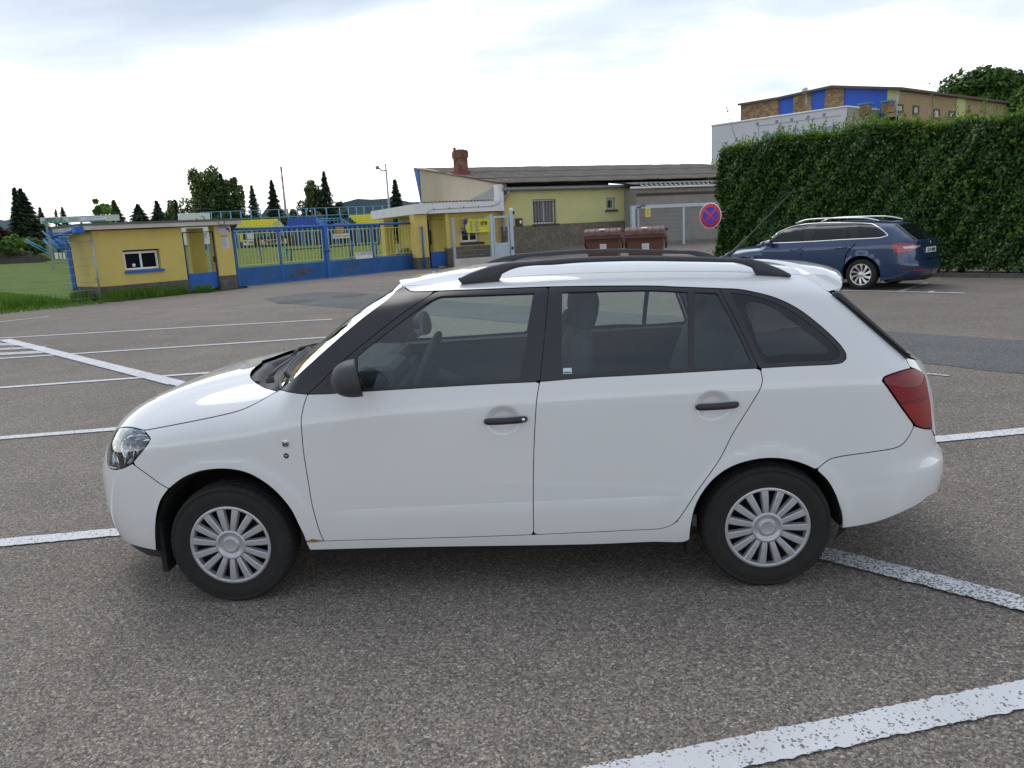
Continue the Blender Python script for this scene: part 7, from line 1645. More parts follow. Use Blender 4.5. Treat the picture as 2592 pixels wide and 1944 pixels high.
    p = FS_.uz(Z5(1862, 210), 4); m = MB(); m.box((p[0]-.45, 4, zs0-.5), (p[0]+.45, 4.9, p[1])); cw = empty('chimney', tuple(g0), math.atan2(yv.y, yv.x), r); m.build('stack', M_BRICK, cw)
build_hall()
# ------------------------------------------------------------------ pitch, stands, barriers
def field_z(x, y):
    dn = (np.asarray(x)-G0[0])*-.8105+(np.asarray(y)-G0[1])*.5857      # metres behind the gate line
    return np.clip(dn, 0, 75)*.0165
def build_pitch():
    n = 46; V = []; tx = np.linspace(-95, 45, n); ty = np.linspace(0, 110, n)
    for a in tx:
        for b in ty:
            x = G0[0]+.5857*a-.8105*b; y = G0[1]+.8105*a+.5857*b; V.append((x, y, float(field_z(x, y))+.006+ (0.10*math.sin(x*.21)*math.sin(y*.17) if a < -16 else 0)))
    q = [(i*n+j, i*n+j+1, (i+1)*n+j+1, (i+1)*n+j) for i in range(n-1) for j in range(n-1)]
    me = fast_mesh('pitch', V, q, M_TURF); me.flip_normals() if me.polygons[0].normal.z < 0 else None
    o = link('pitch', me); tag(o, kind='structure')
    # white touch line seen through the gate
    a = cam_pt((590, 650), 56); b = cam_pt((662, 654), 56); a[2] = field_z(a[0], a[1])+.02; b[2] = field_z(b[0], b[1])+.02; m = MB(); d = (b-a); nrm = np.array([-d[1], d[0], 0])/np.linalg.norm(d[:2])*.06
    m.quad(tuple(a-nrm), tuple(b-nrm), tuple(b+nrm), tuple(a+nrm)); m.build('touch_line', M_LINE, o)
build_pitch()
FS = Frame(cam_pt((720, 600), 104)[:2], DE(2))
M_SEATY = pm('yellow_seat', (.62, .56, .03), .6, .1, 4); M_SEATB = pm('blue_seat', (.02, .07, .30), .6, .15, 4); M_STEP = pm('stand_step', (.03, .05, .11), .9, .2, 3); M_LBLUE = pm('pale_blue_tube', (.10, .34, .55), .5, .1, 4)
def seat_block(lab, cols, tl, tr, bl, br, rows, mat, name='seating_block', grp=None):
    F = FS; r = F.root(name); tag(r, lab, 'seating', grp)
    A, B, C_, D_ = F.uz(tl), F.uz(tr), F.uz(bl), F.uz(br); dep = .75
    for i in range(rows):
        t = i/(rows-1); u0 = A[0]*(1-t)+C_[0]*t; u1 = B[0]*(1-t)+D_[0]*t; z = (A[1]+B[1])/2*(1-t)+(C_[1]+D_[1])/2*t; y = (rows-1-i)*dep; k_ = 1+y/100
        u0, u1, z = u0*k_, u1*k_, CAMP[2]+(z-CAMP[2])*k_
        m = MB(); m.bbox((u0, y, z-.05), (u1, y+.42, z+.02), .02); m.bbox((u0, y+.40, z+.05), (u1, y+.46, z+.30), .02); m.build('bench_row', mat, r)
        m = MB(); m.box((u0, y+.05, z-.40), (u1, y+dep-.01, z-.10)); m.build('step', M_STEP, r)
        m = MB()
    return r
seat_block('yellow bench rows above the sports club board on the left', 0, Zs(135, 790), Zs(498, 775), Zs(135, 885), Zs(650, 872), 6, M_SEATY, grp='stadium seating')
seat_block('dark blue bench rows between the two yellow seat blocks', 0, Zs(583, 765), Zs(920, 757), Zs(640, 850), Zs(1040, 825), 6, M_SEATB, grp='stadium seating')
seat_block('yellow bench rows right of the stair rails behind gate', 0, Zs(1160, 738), Zs(1500, 730), Zs(1330, 830), Zs(1540, 824), 6, M_SEATY, grp='stadium seating')
seat_block('deep blue bench rows seen under the white canopy', 0, Zs(1655, 725), Zs(1830, 718), Zs(1655, 890), Zs(1840, 885), 7, M_SEATB, grp='stadium seating')
def stadium_bits():
    F = FS; y1 = 5.2
    # rear fence of the stand
    r = F.root('stand_fence'); tag(r, 'tall pale blue fence along the top of the stadium stand', 'fence')
    for x, y0, y2 in [(30, 683, 750), (120, 680, 778), (215, 676, 778), (310, 672, 778), (400, 672, 776), (572, 664, 770), (655, 660, 768), (742, 640, 768), (826, 655, 768), (908, 652, 768), (1015, 650, 760), (1140, 645, 760), (1220, 642, 750), (1295, 640, 742), (1365, 632, 742), (-60, 690, 770), (-150, 694, 770), (1450, 636, 740), (1540, 632, 740), (1640, 628, 740), (1740, 624, 730)]:
        u, z = F.uz(Zs(x, y0), y1); z2 = F.z(Zs(x, y2+40), y1); m = MB(); m.tube([(u, y1, z2), (u, y1, z)], .085, 5); m.build('post', M_LBLUE, r)
    for ya, yb in ((686, 622), (760, 690)):
        a = F.uz(Zs(-160, ya+6), y1); b = F.uz(Zs(1750, yb), y1); m = MB(); m.tube([(a[0], y1, a[1]), (b[0], y1, b[1])], .035, 4); m.build('rail', M_LBLUE, r)
    # stair rails
    for lab, segs in (('pale blue stair rails between blue seats and dugout', [((920, 745), (1060, 835)), ((920, 765), (1050, 850)), ((585, 765), (520, 800)), ((960, 752), (1140, 745)), ((960, 770), (1140, 765))]), ('pale blue stair rails left of the right yellow seats', [((1150, 745), (1350, 880)), ((1150, 770), (1340, 900)), ((1155, 790), (1340, 915)), ((1160, 808), (1320, 915))])):
        r = F.root('stair_rail'); tag(r, lab, 'railing', 'stadium stair rails')
        for p, q in segs:
            a = F.uz(Zs(*p), -.4); b = F.uz(Zs(*q), -.4); m = MB(); m.tube([(a[0], -.4, a[1]), (b[0], -.4, b[1])], .05, 5); m.build('rail', M_LBLUE, r)
            for k_ in range(5):
                t = (k_+.5)/5; m = MB(); u = a[0]+(b[0]-a[0])*t; z = a[1]+(b[1]-a[1])*t; m.tube([(u, -.4, z), (u, -.4, z-.55)], .03, 4); m.build('baluster', M_LBLUE, r)
    # lower barrier of the stand
    r = F.root('front_barrier'); tag(r, 'dark blue front of the stand with pale uprights above the pitch', 'barrier')
    a = F.uz(Zs(-260, 862), -.9); b = F.uz(Zs(1900, 810), -.9); zb = .9; m = MB(); m.box((a[0], -.5, zb), (b[0], -.45, (a[1]+b[1])/2)); m.build('panel', pm('stand_front_blue', (.02, .05, .15), .7, .5, .9), r)
    rr = np.random.default_rng(2)
    for k_ in range(46):
        u = a[0]+(b[0]-a[0])*(k_+.3*rr.random())/46; m = MB(); m.box((u-.10, -.72, zb), (u+.10, -.62, (a[1]+b[1])/2+.1)); m.build('upright', M_BLUEL if k_ % 3 else M_LBLUE, r)
    for t in (.35, .7):
        m = MB(); z = zb+((a[1]+b[1])/2-zb)*t; m.box((a[0], -.61, z-.06), (b[0], -.55, z+.06)); m.build('rail', M_SEATB, r)
    # boards along the far touch line
    def board(lab, p, q, mat, txt=None, tm=None, bold=.03, y=-1.2, inset=.06):
        a = F.uz(p, y); b = F.uz(q, y); o = empty('advert_board', F.w(a[0], y, b[1]), F.rz); tag(o, lab, 'sign'); W_, H_ = b[0]-a[0], a[1]-b[1]
        m = MB(); m.box((0, 0, 0), (W_, .06, H_)); m.build('board', mat, o); m = MB(); m.box((W_*.2-.03, .07, -.6), (W_*.2+.03, .12, H_*.5)); m.build('leg', M_LEAD, o); m = MB(); m.box((W_*.8-.03, .07, -.6), (W_*.8+.03, .12, H_*.5)); m.build('leg', M_LEAD, o)
        if txt: text_mesh('lettering', txt, H_*.62, tm, o, (W_*inset, -.012, H_*.26), W_*(1-2*inset), bold=bold)
        return o, W_, H_
    o, W_, H_ = board('black sports shop board with white outlined lettering behind the gate', Zs(345, 925), Zs(705, 988), pm('black_board', (.012, .012, .014), .6, .2, 2))
    m = MB(); m.bbox((W_*.13, -.02, H_*.12), (W_*.84, -.004, H_*.66), .25); m.build('white_outline', M_WHITE_B, o)
    text_mesh('lettering', '11', H_*.55, pm('board_red', (.45, .02, .03), .6, .1, 2), o, (W_*.15, -.03, H_*.2), W_*.09, bold=.05); text_mesh('lettering', 'TEAMSPORTS', H_*.55, M_INK, o, (W_*.25, -.03, H_*.2), W_*.56, bold=.05)
    board('small white board standing above a yellow box by the far stand', Zs(275, 885), Zs(345, 938), M_WHITE_B); o, W_, H_ = board('white board with red mark left of the black board', Zs(243, 950), Zs(345, 995), M_WHITE_B)
    m = MB(); m.box((W_*.08, -.02, H_*.5), (W_*.38, -.004, H_*.85)); m.build('red_mark', pm('print_red', (.5, .08, .06), .6, .1, 2), o); m = MB(); m.box((W_*.5, -.02, H_*.2), (W_*.9, -.004, H_*.75)); m.build('grey_mark', M_INKG, o)
    board('long white board below the dugout behind the gate', Zs(1075, 893), Zs(1240, 930), M_WHITE_B, 'KOMTERM  MORAVA', M_INKG, .0)
    o, _, _ = board('yellow equipment box standing by the left end of the stand', Zs(205, 890), Zs(245, 965), M_SEATY)
    a = F.uz(Zs(1100, 800), -.8); b = F.uz(Zs(1185, 880), -.8); o = empty('dugout', F.w(a[0], -.8, b[1]), F.rz); tag(o, 'small orange dugout hut at the foot of the stand stairs', 'dugout'); m = MB(); W_, H_ = b[0]-a[0], a[1]-b[1]; m.box((0, 0, 0), (W_, 1.2, H_)); m.build('body', pm('dugout_orange', (.45, .22, .10), .8, .2, 2), o); m = MB(); m.box((-.1, -.1, H_), (W_+.1, 1.3, H_+.1)); m.build('roof', M_LEAD, o)
    # pitch side barrier: blue rail on bent posts
    B0 = cam_pt((700, 640), 52.5); FBq = Frame(B0[:2], DE(26)); r = FBq.root('pitch_barrier'); tag(r, 'blue tubular barrier with bent posts beside the pitch', 'barrier')
    zb = float(field_z(B0[0], B0[1])); pts = [(690, 1000, 1155, 0), (648, 1005, 1160, 1), (1240, 960, 1110, 0), (1258, 960, 1105, 0), (970, 985, 1120, 2), (1485, 955, 1085, 0), (1708, 925, 1050, 0)]
    rail = [FBq.uz(Zs(x, y)) for x, y in ((630, 1042), (960, 1022), (1240, 1000), (1530, 985), (1830, 958))]; m = MB(); m.tube([(u, 0, z) for u, z in rail], .05, 6); m.build('rail', M_NAVY, r)
    for x, ya, yb, k_ in pts:
        p = FBq.uz(Zs(x, yb)); q = FBq.uz(Zs(x, ya+35)); s = FBq.uz(Zs(x+(-22 if k_ == 1 else 12), ya)); zg = float(field_z(*FBq.w(p[0], 0, 0)[:2])); m = MB(); m.tube([(p[0], 0, zg), (q[0], 0, q[1]), (s[0], 0, s[1])], .05, 6); m.build('post', M_BLUE, r)
    r = FBq.root('bent_post'); tag(r, 'single blue post with bent top standing on grass behind gate', 'post'); p = FBq.uz(Zs(425, 1185)); q = FBq.uz(Zs(405, 1060)); s = FBq.uz(Zs(385, 1012)); m = MB(); m.tube([(p[0], 0, 0.1), (q[0], 0, q[1]), (s[0], 0, s[1])], .05, 6); m.build('shaft', M_BLUE, r)
    # stacked stones and a small red sign seen through the gate
    p = FBq.uz(Zs(1680, 1070), -14); q = FBq.uz(Zs(1820, 1010), -14); r = empty('rubble_heap', FBq.w(p[0], -14, 0), FBq.rz); tag(r, 'low heap of pale rubble behind the right gate leaf', 'heap'); rr = np.random.default_rng(4)
    for k_ in range(40):
        x = rr.uniform(0, q[0]-p[0]); z = rr.uniform(.0, .75)+.1; s = rr.uniform(.10, .24); m = MB(); c = [(sx*s*rr.uniform(.6, 1), sy*s*rr.uniform(.6, 1), sz*s*rr.uniform(.5, .9)) for sx in (-1, 1) for sy in (-1, 1) for sz in (-1, 1)]; m.add([(x+a_, b_+rr.uniform(-.3, .3)*0, z+c_) for a_, b_, c_ in c], [(0, 1, 3, 2), (4, 6, 7, 5), (0, 4, 5, 1), (2, 3, 7, 6), (0, 2, 6, 4), (1, 5, 7, 3)]); m.build('stone', M_PLIN2 if k_ % 3 else M_CONC, r)
    # left of the booth: stairs, terrace, boards
    Zl = lambda x, y: (x/7.373, 440+y/7.373); FL = Frame(cam_pt((120, 640), 82)[:2], DE(8))
    r = FL.root('stone_terrace'); tag(r, 'dark weathered stone terrace steps on the grass bank at far left', 'terrace')
    a = FL.uz(Zl(-500, 1620)); b = FL.uz(Zl(800, 1560)); t = FL.z(Zl(400, 1335)); n = 7; M_TER = pm('dark_stone_step', (.075, .062, .055), .95, .35, 1.2, .03, 12)
    for k_ in range(n):
        z0 = b[1]-.1+(t-b[1]+.1)*k_/n; m = MB(); m.box((a[0]+.2*k_, k_*.7, z0-.3), (b[0]-.9*k_, k_*.7+.74, z0+(t-b[1]+.1)/n-.03)); m.build('step', M_TER, r)
    bank = FL.root('grass_bank'); m = MB(); m.add([(a[0]-30, n*.7, -.3), (b[0]+2, n*.7, -.3), (b[0]-5, n*.7, t), (a[0]-30, n*.7, t), (a[0]-30, n*.7+25, t+.5), (b[0]-5, n*.7+25, t+.5), (b[0]+10, n*.7+25, -.3)], [(0, 1, 2, 3), (3, 2, 5, 4), (1, 6, 5, 2)]); bank_ = m.build('bank', M_FIELD, bank); 
    bpy.data.objects.remove(bank); bank_.location = tuple(FL.o); bank_.rotation_euler = (0, 0, FL.rz); bank_.name = 'terrain'; tag(bank_, kind='structure')
    r = FL.root('stair_rail'); tag(r, 'pale blue sloping rails of the stairs beyond the booth gutter', 'railing', 'stadium stair rails')
    for p, q in (((780, 1060), (1090, 1350)), ((880, 1150), (1110, 1390)), ((815, 1215), (1060, 1450)), ((815, 1240), (1010, 1450)), ((890, 1200), (1080, 1400))):
        s = FL.uz(Zl(*p), -4); e = FL.uz(Zl(*q), -4); m = MB(); m.tube([(s[0], -4, s[1]), (e[0], -4, e[1])], .055, 5); m.build('rail', M_LBLUE, r)
    r = FL.root('stair_rail'); tag(r, 'lone pair of pale rails descending beside the stone terrace', 'railing', 'stadium stair rails')
    for p, q in (((470, 1215), (900, 1440)), ((470, 1250), (890, 1490)), ((900, 1440), (1000, 1440)), ((890, 1490), (1000, 1500))):
        s = FL.uz(Zl(*p), -2); e = FL.uz(Zl(*q), -2); m = MB(); m.tube([(s[0], -2, s[1]), (e[0], -2, e[1])], .05, 5); m.build('rail', M_LBLUE, r)
    r = FL.root('stair_flight'); tag(r, 'blue metal stair flight of the side stand beyond the booth', 'stairs')
    for k_ in range(8):
        s = FL.uz(Zl(850+28*k_, 1170+30*k_), -3.4); e = FL.uz(Zl(1240, 1175+30*k_), -3.4); m = MB(); m.box((s[0], -3.4+.0*k_, s[1]-.22), (e[0], -2.9, s[1]-.02)); m.build('tread', M_SEATB if k_ % 2 else M_BLUEL, r)
    for k_, (x0, x1) in enumerate(((1012, 1092), (1100, 1160), (1166, 1222))):
        p = FL.uz(Zl(x0, 1472), -6); q = FL.uz(Zl(x1, 1590), -6); o = empty('advert_board', FL.w(p[0], -6, q[1]), FL.rz); tag(o, ('leftmost', 'middle', 'rightmost')[k_]+' of three small white boards beside the blue downpipe', 'sign', 'white boards by the stairs'); m = MB(); m.box((0, 0, 0), (q[0]-p[0], .05, p[1]-q[1])); m.build('board', M_WHITE_B, o); m = MB(); m.box((.1, .06, -1.0), (.16, .1, .2)); m.build('leg', M_LEAD, o)
    # long advert board over the booth roof
    y = 0; FA = Frame(cam_pt((200, 580), 62)[:2], DE(14)); p = FA.uz(Zc(190, 285)); q = FA.uz(Zc(2055, 360)); tl = FA.uz(Zc(220, 430)); H_ = p[1]-tl[1]; o = empty('advert_board', FA.w(p[0], 0, tl[1]), FA.rz); tag(o, 'long faded board with green farm lettering beyond the booth roof', 'sign'); W_ = q[0]-p[0]
    m = MB(); m.box((0, 0, 0), (W_, .08, H_)); m.build('board', pm('faded_board', (.52, .55, .55), .7, .08, 1, dirt=(.42, .44, .43), dscale=1, damt=.5), o)
    M_GRT = pm('faded_green', (.10, .38, .28), .7, .1, 2); k_ = W_/1865
    text_mesh('lettering', 'agro - s', H_*.6, pm('faded_grey', (.22, .17, .20), .7, .1, 2), o, (120*k_, -.02, H_*.55), 430*k_, bold=.03); text_mesh('lettering', 'FARMA', H_*.42, M_GRT, o, (60*k_, -.02, H_*.12), 600*k_, bold=.04); text_mesh('lettering', 'INEC', H_*.62, pm('faded_green_grey', (.28, .42, .40), .7, .1, 2), o, (670*k_, -.02, H_*.35), 230*k_, bold=.02)
    m = MB(); m.box((950*k_, -.02, H_*.05), (1560*k_, -.005, H_*.95)); pn = m.build('white_panel', M_WHITE_B, o); m = MB(); m.box((970*k_, -.03, H_*.06), (1540*k_, -.021, H_*.22)); m.box((950*k_, -.03, H_*.88), (1540*k_, -.021, H_*.96)); m.build('blue_stripe', M_BLUEL, pn); text_mesh('lettering', 'stavební firma', H_*.3, M_INKG, pn, (1050*k_, -.025, H_*.5), 420*k_)
    for u in (.06, .5, .94): m = MB(); m.box((W_*u-.06, .09, -tl[1]), (W_*u+.06, .2, H_)); m.build('leg', M_LEAD, o)
    p = FB.uz((451, 540), 12); q = FB.uz((533, 559), 12); o = empty('advert_board', FB.w(p[0], 12, q[1]-1.2), FB.rz); tag(o, 'pale board with thin leaf mark peeking over the booth roof', 'sign'); W_, H_ = q[0]-p[0], p[1]-q[1]+1.2; m = MB(); m.box((0, 0, 0), (W_, .08, H_)); m.build('board', M_WHITE_B, o)
    text_mesh('lettering', 'Schreiber', .62, M_INKG, o, (W_*.16, -.02, H_-1.32), W_*.66); m = MB(); 
    for t0 in (0, 1.2, 2.4): m.tube([(W_*.72+.0*t0, -.02, H_-.65), (W_*.72+.42*math.cos(t0), -.02, H_-.45+.25*math.sin(t0)), (W_*.72+.25*math.cos(t0+.4), -.02, H_-.5+.35*math.sin(t0+.4))], .025, 4)
    m.build('leaf_mark', M_GRT, o)
    for u in (.1, .9): m = MB(); m.box((W_*u-.05, .09, -(q[1]-1.2)), (W_*u+.05, .18, H_)); m.build('leg', M_LEAD, o)
    # tall factory chimney far away
    b = cam_pt((726, 560), 420); t = cam_pt((710, 421), 420); o = empty('factory_chimney', (b[0], b[1], 0)); tag(o, 'tall slender factory chimney with red bands far beyond the stand', 'chimney'); H_ = t[2]
    m = MB(); m.tube([(0, 0, -2), (0, 0, H_)], [.95, .38], 12); sh = m.build('shaft', pm('chimney_concrete', (.42, .36, .34), .9, .1, .3), o)
    for k_ in range(3): m = MB(); z = H_-1.5-5*k_; m.tube([(0, 0, z-1.2), (0, 0, z+1.2)], [.50+.02*k_, .49+.02*k_], 12, cap=False); m.build('red_band', pm('chimney_red', (.35, .12, .09), .9, .1, .3), o)
stadium_bits()
# ------------------------------------------------------------------ trees
M_DKCON = leaf_mat('dark_spruce_needles', [(0.0175, 0.0333, 0.0175), (0.0280, 0.0525, 0.0262), (0.0385, 0.0665, 0.0280), (0.0140, 0.0280, 0.0158)], .08, .7, .2)
M_MIDCON = leaf_mat('green_conifer_needles', [(0.0315, 0.0630, 0.0210), (0.0490, 0.0963, 0.0280), (0.0700, 0.1225, 0.0315), (0.0245, 0.0525, 0.0210)], .12, .7, .2)
M_BIRCH = leaf_mat('birch_leaves', [(0.0613, 0.0963, 0.0262), (0.0963, 0.1488, 0.0385), (0.1400, 0.1837, 0.0560), (0.0490, 0.0805, 0.0262)], .25, .6, .25)
M_BROAD = leaf_mat('broadleaf_leaves', [(0.0350, 0.0788, 0.0175), (0.0613, 0.1313, 0.0210), (0.0963, 0.1750, 0.0315), (0.0315, 0.0700, 0.0175)], .22, .55, .3)
M_BRIGHT = leaf_mat('bright_shrub_leaves', [(0.0788, 0.1750, 0.0210), (0.1225, 0.2450, 0.0315), (0.1575, 0.2975, 0.0350), (0.0875, 0.1925, 0.0245)], .25, .55, .3)
M_PURP = leaf_mat('purple_leaves', [(0.0385, 0.0175, 0.0210), (0.0613, 0.0245, 0.0280), (0.0490, 0.0350, 0.0280), (0.0315, 0.0158, 0.0175)], .12, .6, .3)
M_TRUNK = pm('tree_bark', (.07, .055, .042), .95, .3, 4, .02, 20); M_BTRUNK = pm('birch_bark', (.40, .38, .35), .9, .4, 3, dirt=(.06, .05, .045), dscale=4, damt=.8)
TR = np.random.default_rng(21)
def tree(name, lab, cat, kind, cx, ytop, ybase, half, dist, n, mat, leaf, trunk=M_TRUNK, droop=0.0, clumps=9, grp=None, lean=0.0):
    """crown drawn to fill the photo's outline: cx, ytop, ybase, half in photo pixels at distance dist"""
    b = cam_pt((cx, ybase), dist); t = cam_pt((cx, ytop), dist); k = float(np.linalg.norm(t-CAMP))/FPX*1.02; z0 = float(field_z(b[0], b[1])) if dist < 110 else 0.0
    H = t[2]-z0; Rr = half*k*(1.35 if kind == 'cone' else 1.1); clumps = int(clumps*1.9); n = int(n*1.25); zb = max(b[2]-z0, .2); r = empty(name, (b[0], b[1], z0)); tag(r, lab, cat, grp); rng = TR
    if kind == 'cone':
        tt = rng.beta(1.0, 1.15, n); th = rng.uniform(0, 2*math.pi, n); lay = .80+.30*np.sin(tt*math.pi*2*11+th*.7); rad = Rr*(1-tt)**.85*lay*rng.uniform(.25, 1.08, n)**.5; z = zb+(H-zb)*tt-rad*.22
        C = np.stack([rad*np.cos(th), rad*np.sin(th), z], 1); out = np.stack([np.cos(th), np.sin(th), np.full(n, -.35)], 1); N_ = np.stack([np.cos(th)*.4, np.sin(th)*.4, np.ones(n)], 1)+rng.normal(0, .35, (n, 3)); V, T = leaves(C, N_, leaf, rng, .2, .42, up=out)
        top = np.stack([rng.normal(0, .04*Rr, 24), rng.normal(0, .04*Rr, 24), np.linspace(H*.9, H, 24)], 1); V2, T2 = leaves(top, rng.normal(0, 1, (24, 3)), leaf*.5, rng, .2, .4, up=np.array([0, 0, 1.0])); V = np.vstack([V, V2]); T = np.vstack([T, T2+len(V)-len(V2)])
    else:
        cs = []
        for i in range(clumps):
            h = rng.uniform(.12, .92) if i else .9; w = math.sin(math.pi*min(1, h*.85+.12))**.6; a = rng.uniform(0, 2*math.pi); rr = Rr*w*rng.uniform(.2, .72)
            cs.append((rr*math.cos(a), rr*math.sin(a), zb+(H-zb)*h*.9, Rr*rng.uniform(.20, .36)*(.75 if h > .8 else 1)))
        cs = np.array(cs); idx = rng.integers(0, clumps, n); dirs = rng.normal(0, 1, (n, 3)); dirs /= np.linalg.norm(dirs, axis=1, keepdims=True); rad = cs[idx, 3]*rng.uniform(.15, 1, n)**.4
        C = cs[idx, :3]+dirs*rad[:, None]*[1, 1, (1.15 if droop else .85)]
        if droop:
            m_ = rng.random(n) < .45; C[m_, 2] -= rng.gamma(1.5, droop, m_.sum()); C[:, 2] = np.maximum(C[:, 2], zb*.7)
        C[:, 2] = np.minimum(C[:, 2], H); N_ = dirs*.6+np.array([0, 0, .6])+rng.normal(0, .5, (n, 3)); V, T = leaves(C, N_, leaf, rng, .25, .6, up=(np.array([0, 0, -1.0]) if droop else None))
        br = MB()
        for c in cs: br.tube([(0, 0, zb*.6+(c[2]-zb*.6)*.25), (c[0]*.5, c[1]*.5, c[2]*.75+zb*.1), tuple(c[:3])], [H*.010+.03, H*.007+.02, .02], 5, cap=False)
        br.build('limbs', trunk, r)
    o = link('crown', fast_mesh('crown', V, None, mat, T), r); o['kind'] = 'stuff' if False else 'thing' if False else o.get('kind', '') or ''
    del o['kind']
    m = MB(); m.tube([(0, 0, -.3), (lean*.3, 0, H*.45), (lean, 0, H*.86)], [H*.018+.05, H*.012+.03, .02], 7); m.build('trunk', trunk, r)
    return r
Zl = lambda x, y: (x/7.373, 440+y/7.373)
tree('spruce', 'tall dark twin-topped spruce at the far left, left stem', 'tree', 'cone', 57, 475, 600, 17, 118, 1500, M_DKCON, .62)
tree('spruce', 'tall dark twin-topped spruce at the far left, broader right stem', 'tree', 'cone', 72, 479, 600, 31, 119, 3000, M_DKCON, .68)
tree('thuja', 'narrow grey green conifer right behind the far left spruce', 'tree', 'cone', 113, 526, 600, 15, 130, 900, M_MIDCON, .5)
tree('spruce', 'small pale pointed spruce showing over the faded board, left', 'tree', 'cone', 152, 530, 600, 10, 170, 500, M_MIDCON, .55)
tree('spruce', 'small dark spreading spruce showing over the faded board, right', 'tree', 'cone', 169, 524, 600, 15, 165, 600, M_DKCON, .6)
tree('broadleaf_tree', 'light green airy tree above the right end of the faded board', 'tree', 'crown', 261, 487, 600, 26, 105, 2600, M_BRIGHT, .42, clumps=10)
tree('dark_conifer', 'dense dark green conifer right of the airy light green tree', 'tree', 'cone', 301, 507, 600, 26, 112, 1800, M_MIDCON, .55)
tree('dark_conifer', 'low wide dark conifer over the middle of the booth roof', 'tree', 'cone', 360, 517, 600, 36, 118, 1800, M_DKCON, .6)
tree('dark_conifer', 'pointed dark conifer left of the leaf mark board', 'tree', 'cone', 408, 509, 600, 24, 120, 1300, M_DKCON, .58)
tree('birch', 'small pale birch between dark conifers left of the big birch', 'tree', 'crown', 448, 495, 600, 26, 135, 1500, M_BIRCH, .5, M_BTRUNK, .5)
tree('spruce', 'slim dark spruce in front of the small pale birch', 'tree', 'cone', 456, 506, 600, 12, 128, 800, M_DKCON, .5)
tree('birch', 'huge weeping birch towering over the left part of the stadium', 'tree', 'crown', 535, 405, 600, 62, 140, 8500, M_BIRCH, .55, M_BTRUNK, 1.3, 20)
tree('birch', 'right half of the big weeping birch pair, rounder crown', 'tree', 'crown', 600, 424, 600, 36, 142, 4200, M_BIRCH, .55, M_BTRUNK, 1.1, 13)
tree('spruce', 'dark spruce standing inside the big weeping birches', 'tree', 'cone', 577, 440, 600, 30, 136, 2600, M_MIDCON, .7)
tree('spruce', 'broad dark spruce under the left side of the big birch', 'tree', 'cone', 528, 490, 605, 36, 134, 2400, M_MIDCON, .7)
tree('spruce', 'mid green spruce right of the big weeping birches', 'tree', 'cone', 651, 470, 600, 20, 132, 1700, M_MIDCON, .6)
tree('thuja', 'tall narrow black green conifer beside the factory chimney', 'tree', 'cone', 702, 456, 600, 22, 122, 3200, M_DKCON, .55)
tree('birch', 'loose pale birch right of the factory chimney', 'tree', 'crown', 796, 435, 590, 38, 140, 3800, M_BIRCH, .5, M_BTRUNK, 1.0, 13)
tree('spruce', 'dark pointed spruce growing out of the loose pale birch', 'tree', 'cone', 835, 434, 600, 28, 138, 2400, M_DKCON, .65)
tree('broadleaf_tree', 'low round tree at the right foot of the pale birch', 'tree', 'crown', 868, 496, 600, 26, 142, 1700, M_BROAD, .5, clumps=8)
tree('spruce', 'dark drooping spruce close to the left end of the gable', 'tree', 'cone', 1010, 455, 600, 27, 95, 2600, M_DKCON, .5)
tree('birch', 'tips of a pale tree showing over the corrugated roof', 'tree', 'crown', 1100, 409, 560, 29, 110, 1300, M_BIRCH, .32, M_BTRUNK, .2, 8)
for i, (cx, yt, hf, mt, lab) in enumerate(((745, 522, 34, M_BROAD, 'round green bush behind the fence right of the chimney'), (690, 545, 40, M_BROAD, 'wide dark bush behind the stand fence by narrow conifer'), (640, 540, 34, M_MIDCON, 'dark bush below the mid green spruce'), (570, 535, 46, M_MIDCON, 'dense dark bush at the feet of the big birches'), (500, 530, 40, M_BROAD, 'dense bush over the leaf mark board'), (805, 530, 46, M_BROAD, 'wide bush at the foot of loose pale birch'), (900, 535, 30, M_BROAD, 'bush behind right yellow seats'), (925, 528, 22, M_BIRCH, 'pale flowering bush left of the lamp post'), (958, 540, 22, M_BROAD, 'low bush by the lamp post foot'), (610, 565, 40, M_MIDCON, 'low dark bush behind the left yellow seats'))):
    tree('bush', lab, 'bush', 'crown', cx, yt, 606, hf, 128+i, 1500, mt, .5, clumps=8, grp='bushes behind the stand')
tree('bush', 'dark purple leaved bush at the far left edge', 'bush', 'crown', 6, 565, 640, 28, 92, 2200, M_PURP, .35, clumps=9)
tree('bush', 'bright green rounded bush left of the terrace', 'bush', 'crown', 42, 588, 640, 26, 86, 2200, M_BRIGHT, .30, clumps=9)
tree('bush', 'darker green bush in front of the bright rounded one', 'bush', 'crown', 18, 606, 645, 24, 84, 1600, M_BROAD, .30, clumps=8)
tree('bush', 'mid green bush below the spruce at left', 'bush', 'crown', 90, 597, 640, 26, 88, 1600, M_BROAD, .3, clumps=8)
tree('bush', 'bright bush seen under the booth gutter', 'bush', 'crown', 158, 588, 640, 18, 90, 1200, M_BRIGHT, .3, clumps=7)
tree('walnut_tree', 'big leafy tree rising behind the tan hall at top right', 'tree', 'crown', 2492, 168, 330, 108, 78, 9000, M_BROAD, .42, clumps=22)
tree('walnut_tree', 'leafy tree cut by the right edge of the picture', 'tree', 'crown', 2600, 190, 340, 46, 74, 4200, M_BROAD, .40, clumps=12)
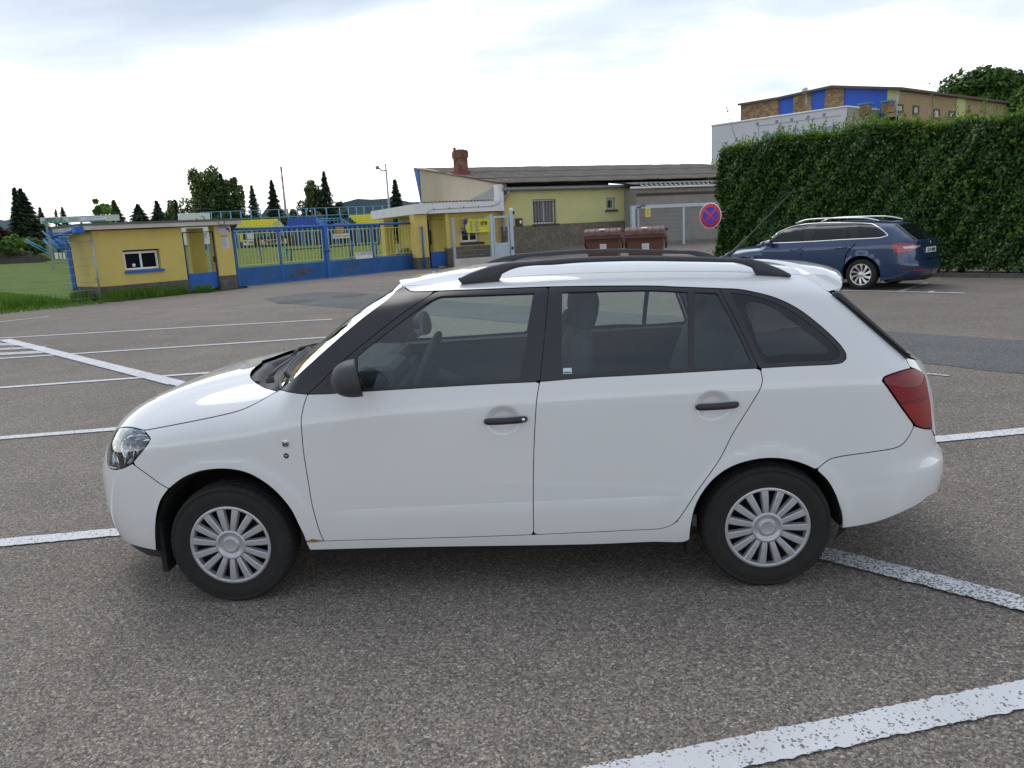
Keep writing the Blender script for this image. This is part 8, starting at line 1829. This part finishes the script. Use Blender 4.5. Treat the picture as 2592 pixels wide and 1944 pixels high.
# ------------------------------------------------------------------ hills
def hill(pts, dist, mat, back=500):
    P = [cam_pt(p, dist) for p in pts]; V = []; n = len(P); 
    for p in P: V += [(p[0], p[1], -5), (p[0], p[1], p[2])]
    for p in P: q = CAMP+(p-CAMP)*(1+back/dist); V.append((q[0], q[1], p[2]*.9))
    f = [(2*i, 2*i+2, 2*i+3, 2*i+1) for i in range(n-1)]+[(2*i+1, 2*i+3, 2*n+i+1, 2*n+i) for i in range(n-1)]
    o = link('hills', mesh('hills', V, f, mat)); tag(o, kind='structure'); return o
M_HILL = pm('haze_tinted_hill', (.095, .130, .150), .95, .35, .03, 0, 10, spec=.1); M_HILL2 = pm('far_haze_tinted_hill', (.17, .21, .25), .95, .15, .01, 0, 10, spec=.1)  # distance haze painted into the hill colours as blue-grey, no air volume
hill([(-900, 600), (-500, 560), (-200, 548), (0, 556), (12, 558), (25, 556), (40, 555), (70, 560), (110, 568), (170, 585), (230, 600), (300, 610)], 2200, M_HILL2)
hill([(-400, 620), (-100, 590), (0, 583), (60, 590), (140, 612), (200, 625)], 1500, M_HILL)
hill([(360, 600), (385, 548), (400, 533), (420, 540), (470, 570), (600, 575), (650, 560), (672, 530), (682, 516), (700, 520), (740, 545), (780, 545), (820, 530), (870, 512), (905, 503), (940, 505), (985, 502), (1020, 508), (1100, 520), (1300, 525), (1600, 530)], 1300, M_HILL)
# ------------------------------------------------------------------ grass tufts along the verge
M_BLADE = leaf_mat('grass_blades', [(.05, .12, .012), (.08, .17, .018), (.11, .21, .025), (.13, .19, .05)], .3, .6, .25)
def blades(name, pts, h0, h1, rng, w=.012):
    n = len(pts); h = rng.uniform(h0, h1, n); th = rng.uniform(0, 2*math.pi, n); ln = rng.uniform(.1, .5, n)*h; dx, dy = np.cos(th), np.sin(th); px_, py = -dy*w, dx*w
    b = pts; V = np.stack([b+np.stack([px_, py, 0*h], 1), b-np.stack([px_, py, 0*h], 1), b+np.stack([dx*ln*.4-px_*.7, dy*ln*.4-py*.7, h*.6], 1), b+np.stack([dx*ln*.4+px_*.7, dy*ln*.4+py*.7, h*.6], 1), b+np.stack([dx*ln, dy*ln, h], 1)], 1).reshape(-1, 3); i = np.arange(n)*5
    return fast_mesh(name, V, np.stack([i, i+1, i+2, i+3], 1), M_BLADE, np.stack([i+3, i+2, i+4], 1))
def build_grass():
    rng = np.random.default_rng(8); G = np.array(GEDGE); P = []
    # between the asphalt edge and the booth: strip 0.1 .. 2.2 m behind the edge
    seg = np.linalg.norm(np.diff(G, axis=0), axis=1); cum = np.concatenate([[0], np.cumsum(seg)])
    n = 46000; s = rng.uniform(0, cum[-1], n); x = np.interp(s, cum, G[:, 0]); y = np.interp(s, cum, G[:, 1]); i = np.clip(np.searchsorted(cum, s)-1, 0, len(seg)-1); t = np.diff(G, axis=0)[i]/seg[i][:, None]; nrm = np.stack([-t[:, 1], t[:, 0]], 1)
    d = rng.beta(1.1, 1.6, n)*3.0*np.interp(s/cum[-1], [0, .6, .8, 1], [1, 1, .5, .12])-.03; d += .12*np.sin(s*3)+.06*np.sin(s*9)
    P = np.stack([x+nrm[:, 0]*d, y+nrm[:, 1]*d, np.zeros(n)-.02], 1); tall = .05+.30*sstep(.35, 1.1, d)
    o = link('grass', blades('grass', P, .05, .14, rng)); tag(o, kind='stuff')
    k = rng.random(n) < tall*1.6; Q = P[k]; o2 = link('tall_grass', blades('tall_grass', Q, .16, .42, rng, .011)); tag(o2, kind='stuff')
    n = 60000; u = rng.uniform(-26, .5, n); v = rng.uniform(-2.0, 14, n); Pf = np.stack([FB.o[0]+FB.e[0]*u+FB.y[0]*v, FB.o[1]+FB.e[1]*u+FB.y[1]*v], 1); keep = u < -3.6; Pf = Pf[keep]; Pf = np.column_stack([Pf, field_z(Pf[:, 0], Pf[:, 1])-.02]); o3 = link('field_grass', blades('field_grass', Pf, .05, .16, rng, .016)); tag(o3, kind='stuff')
build_grass()
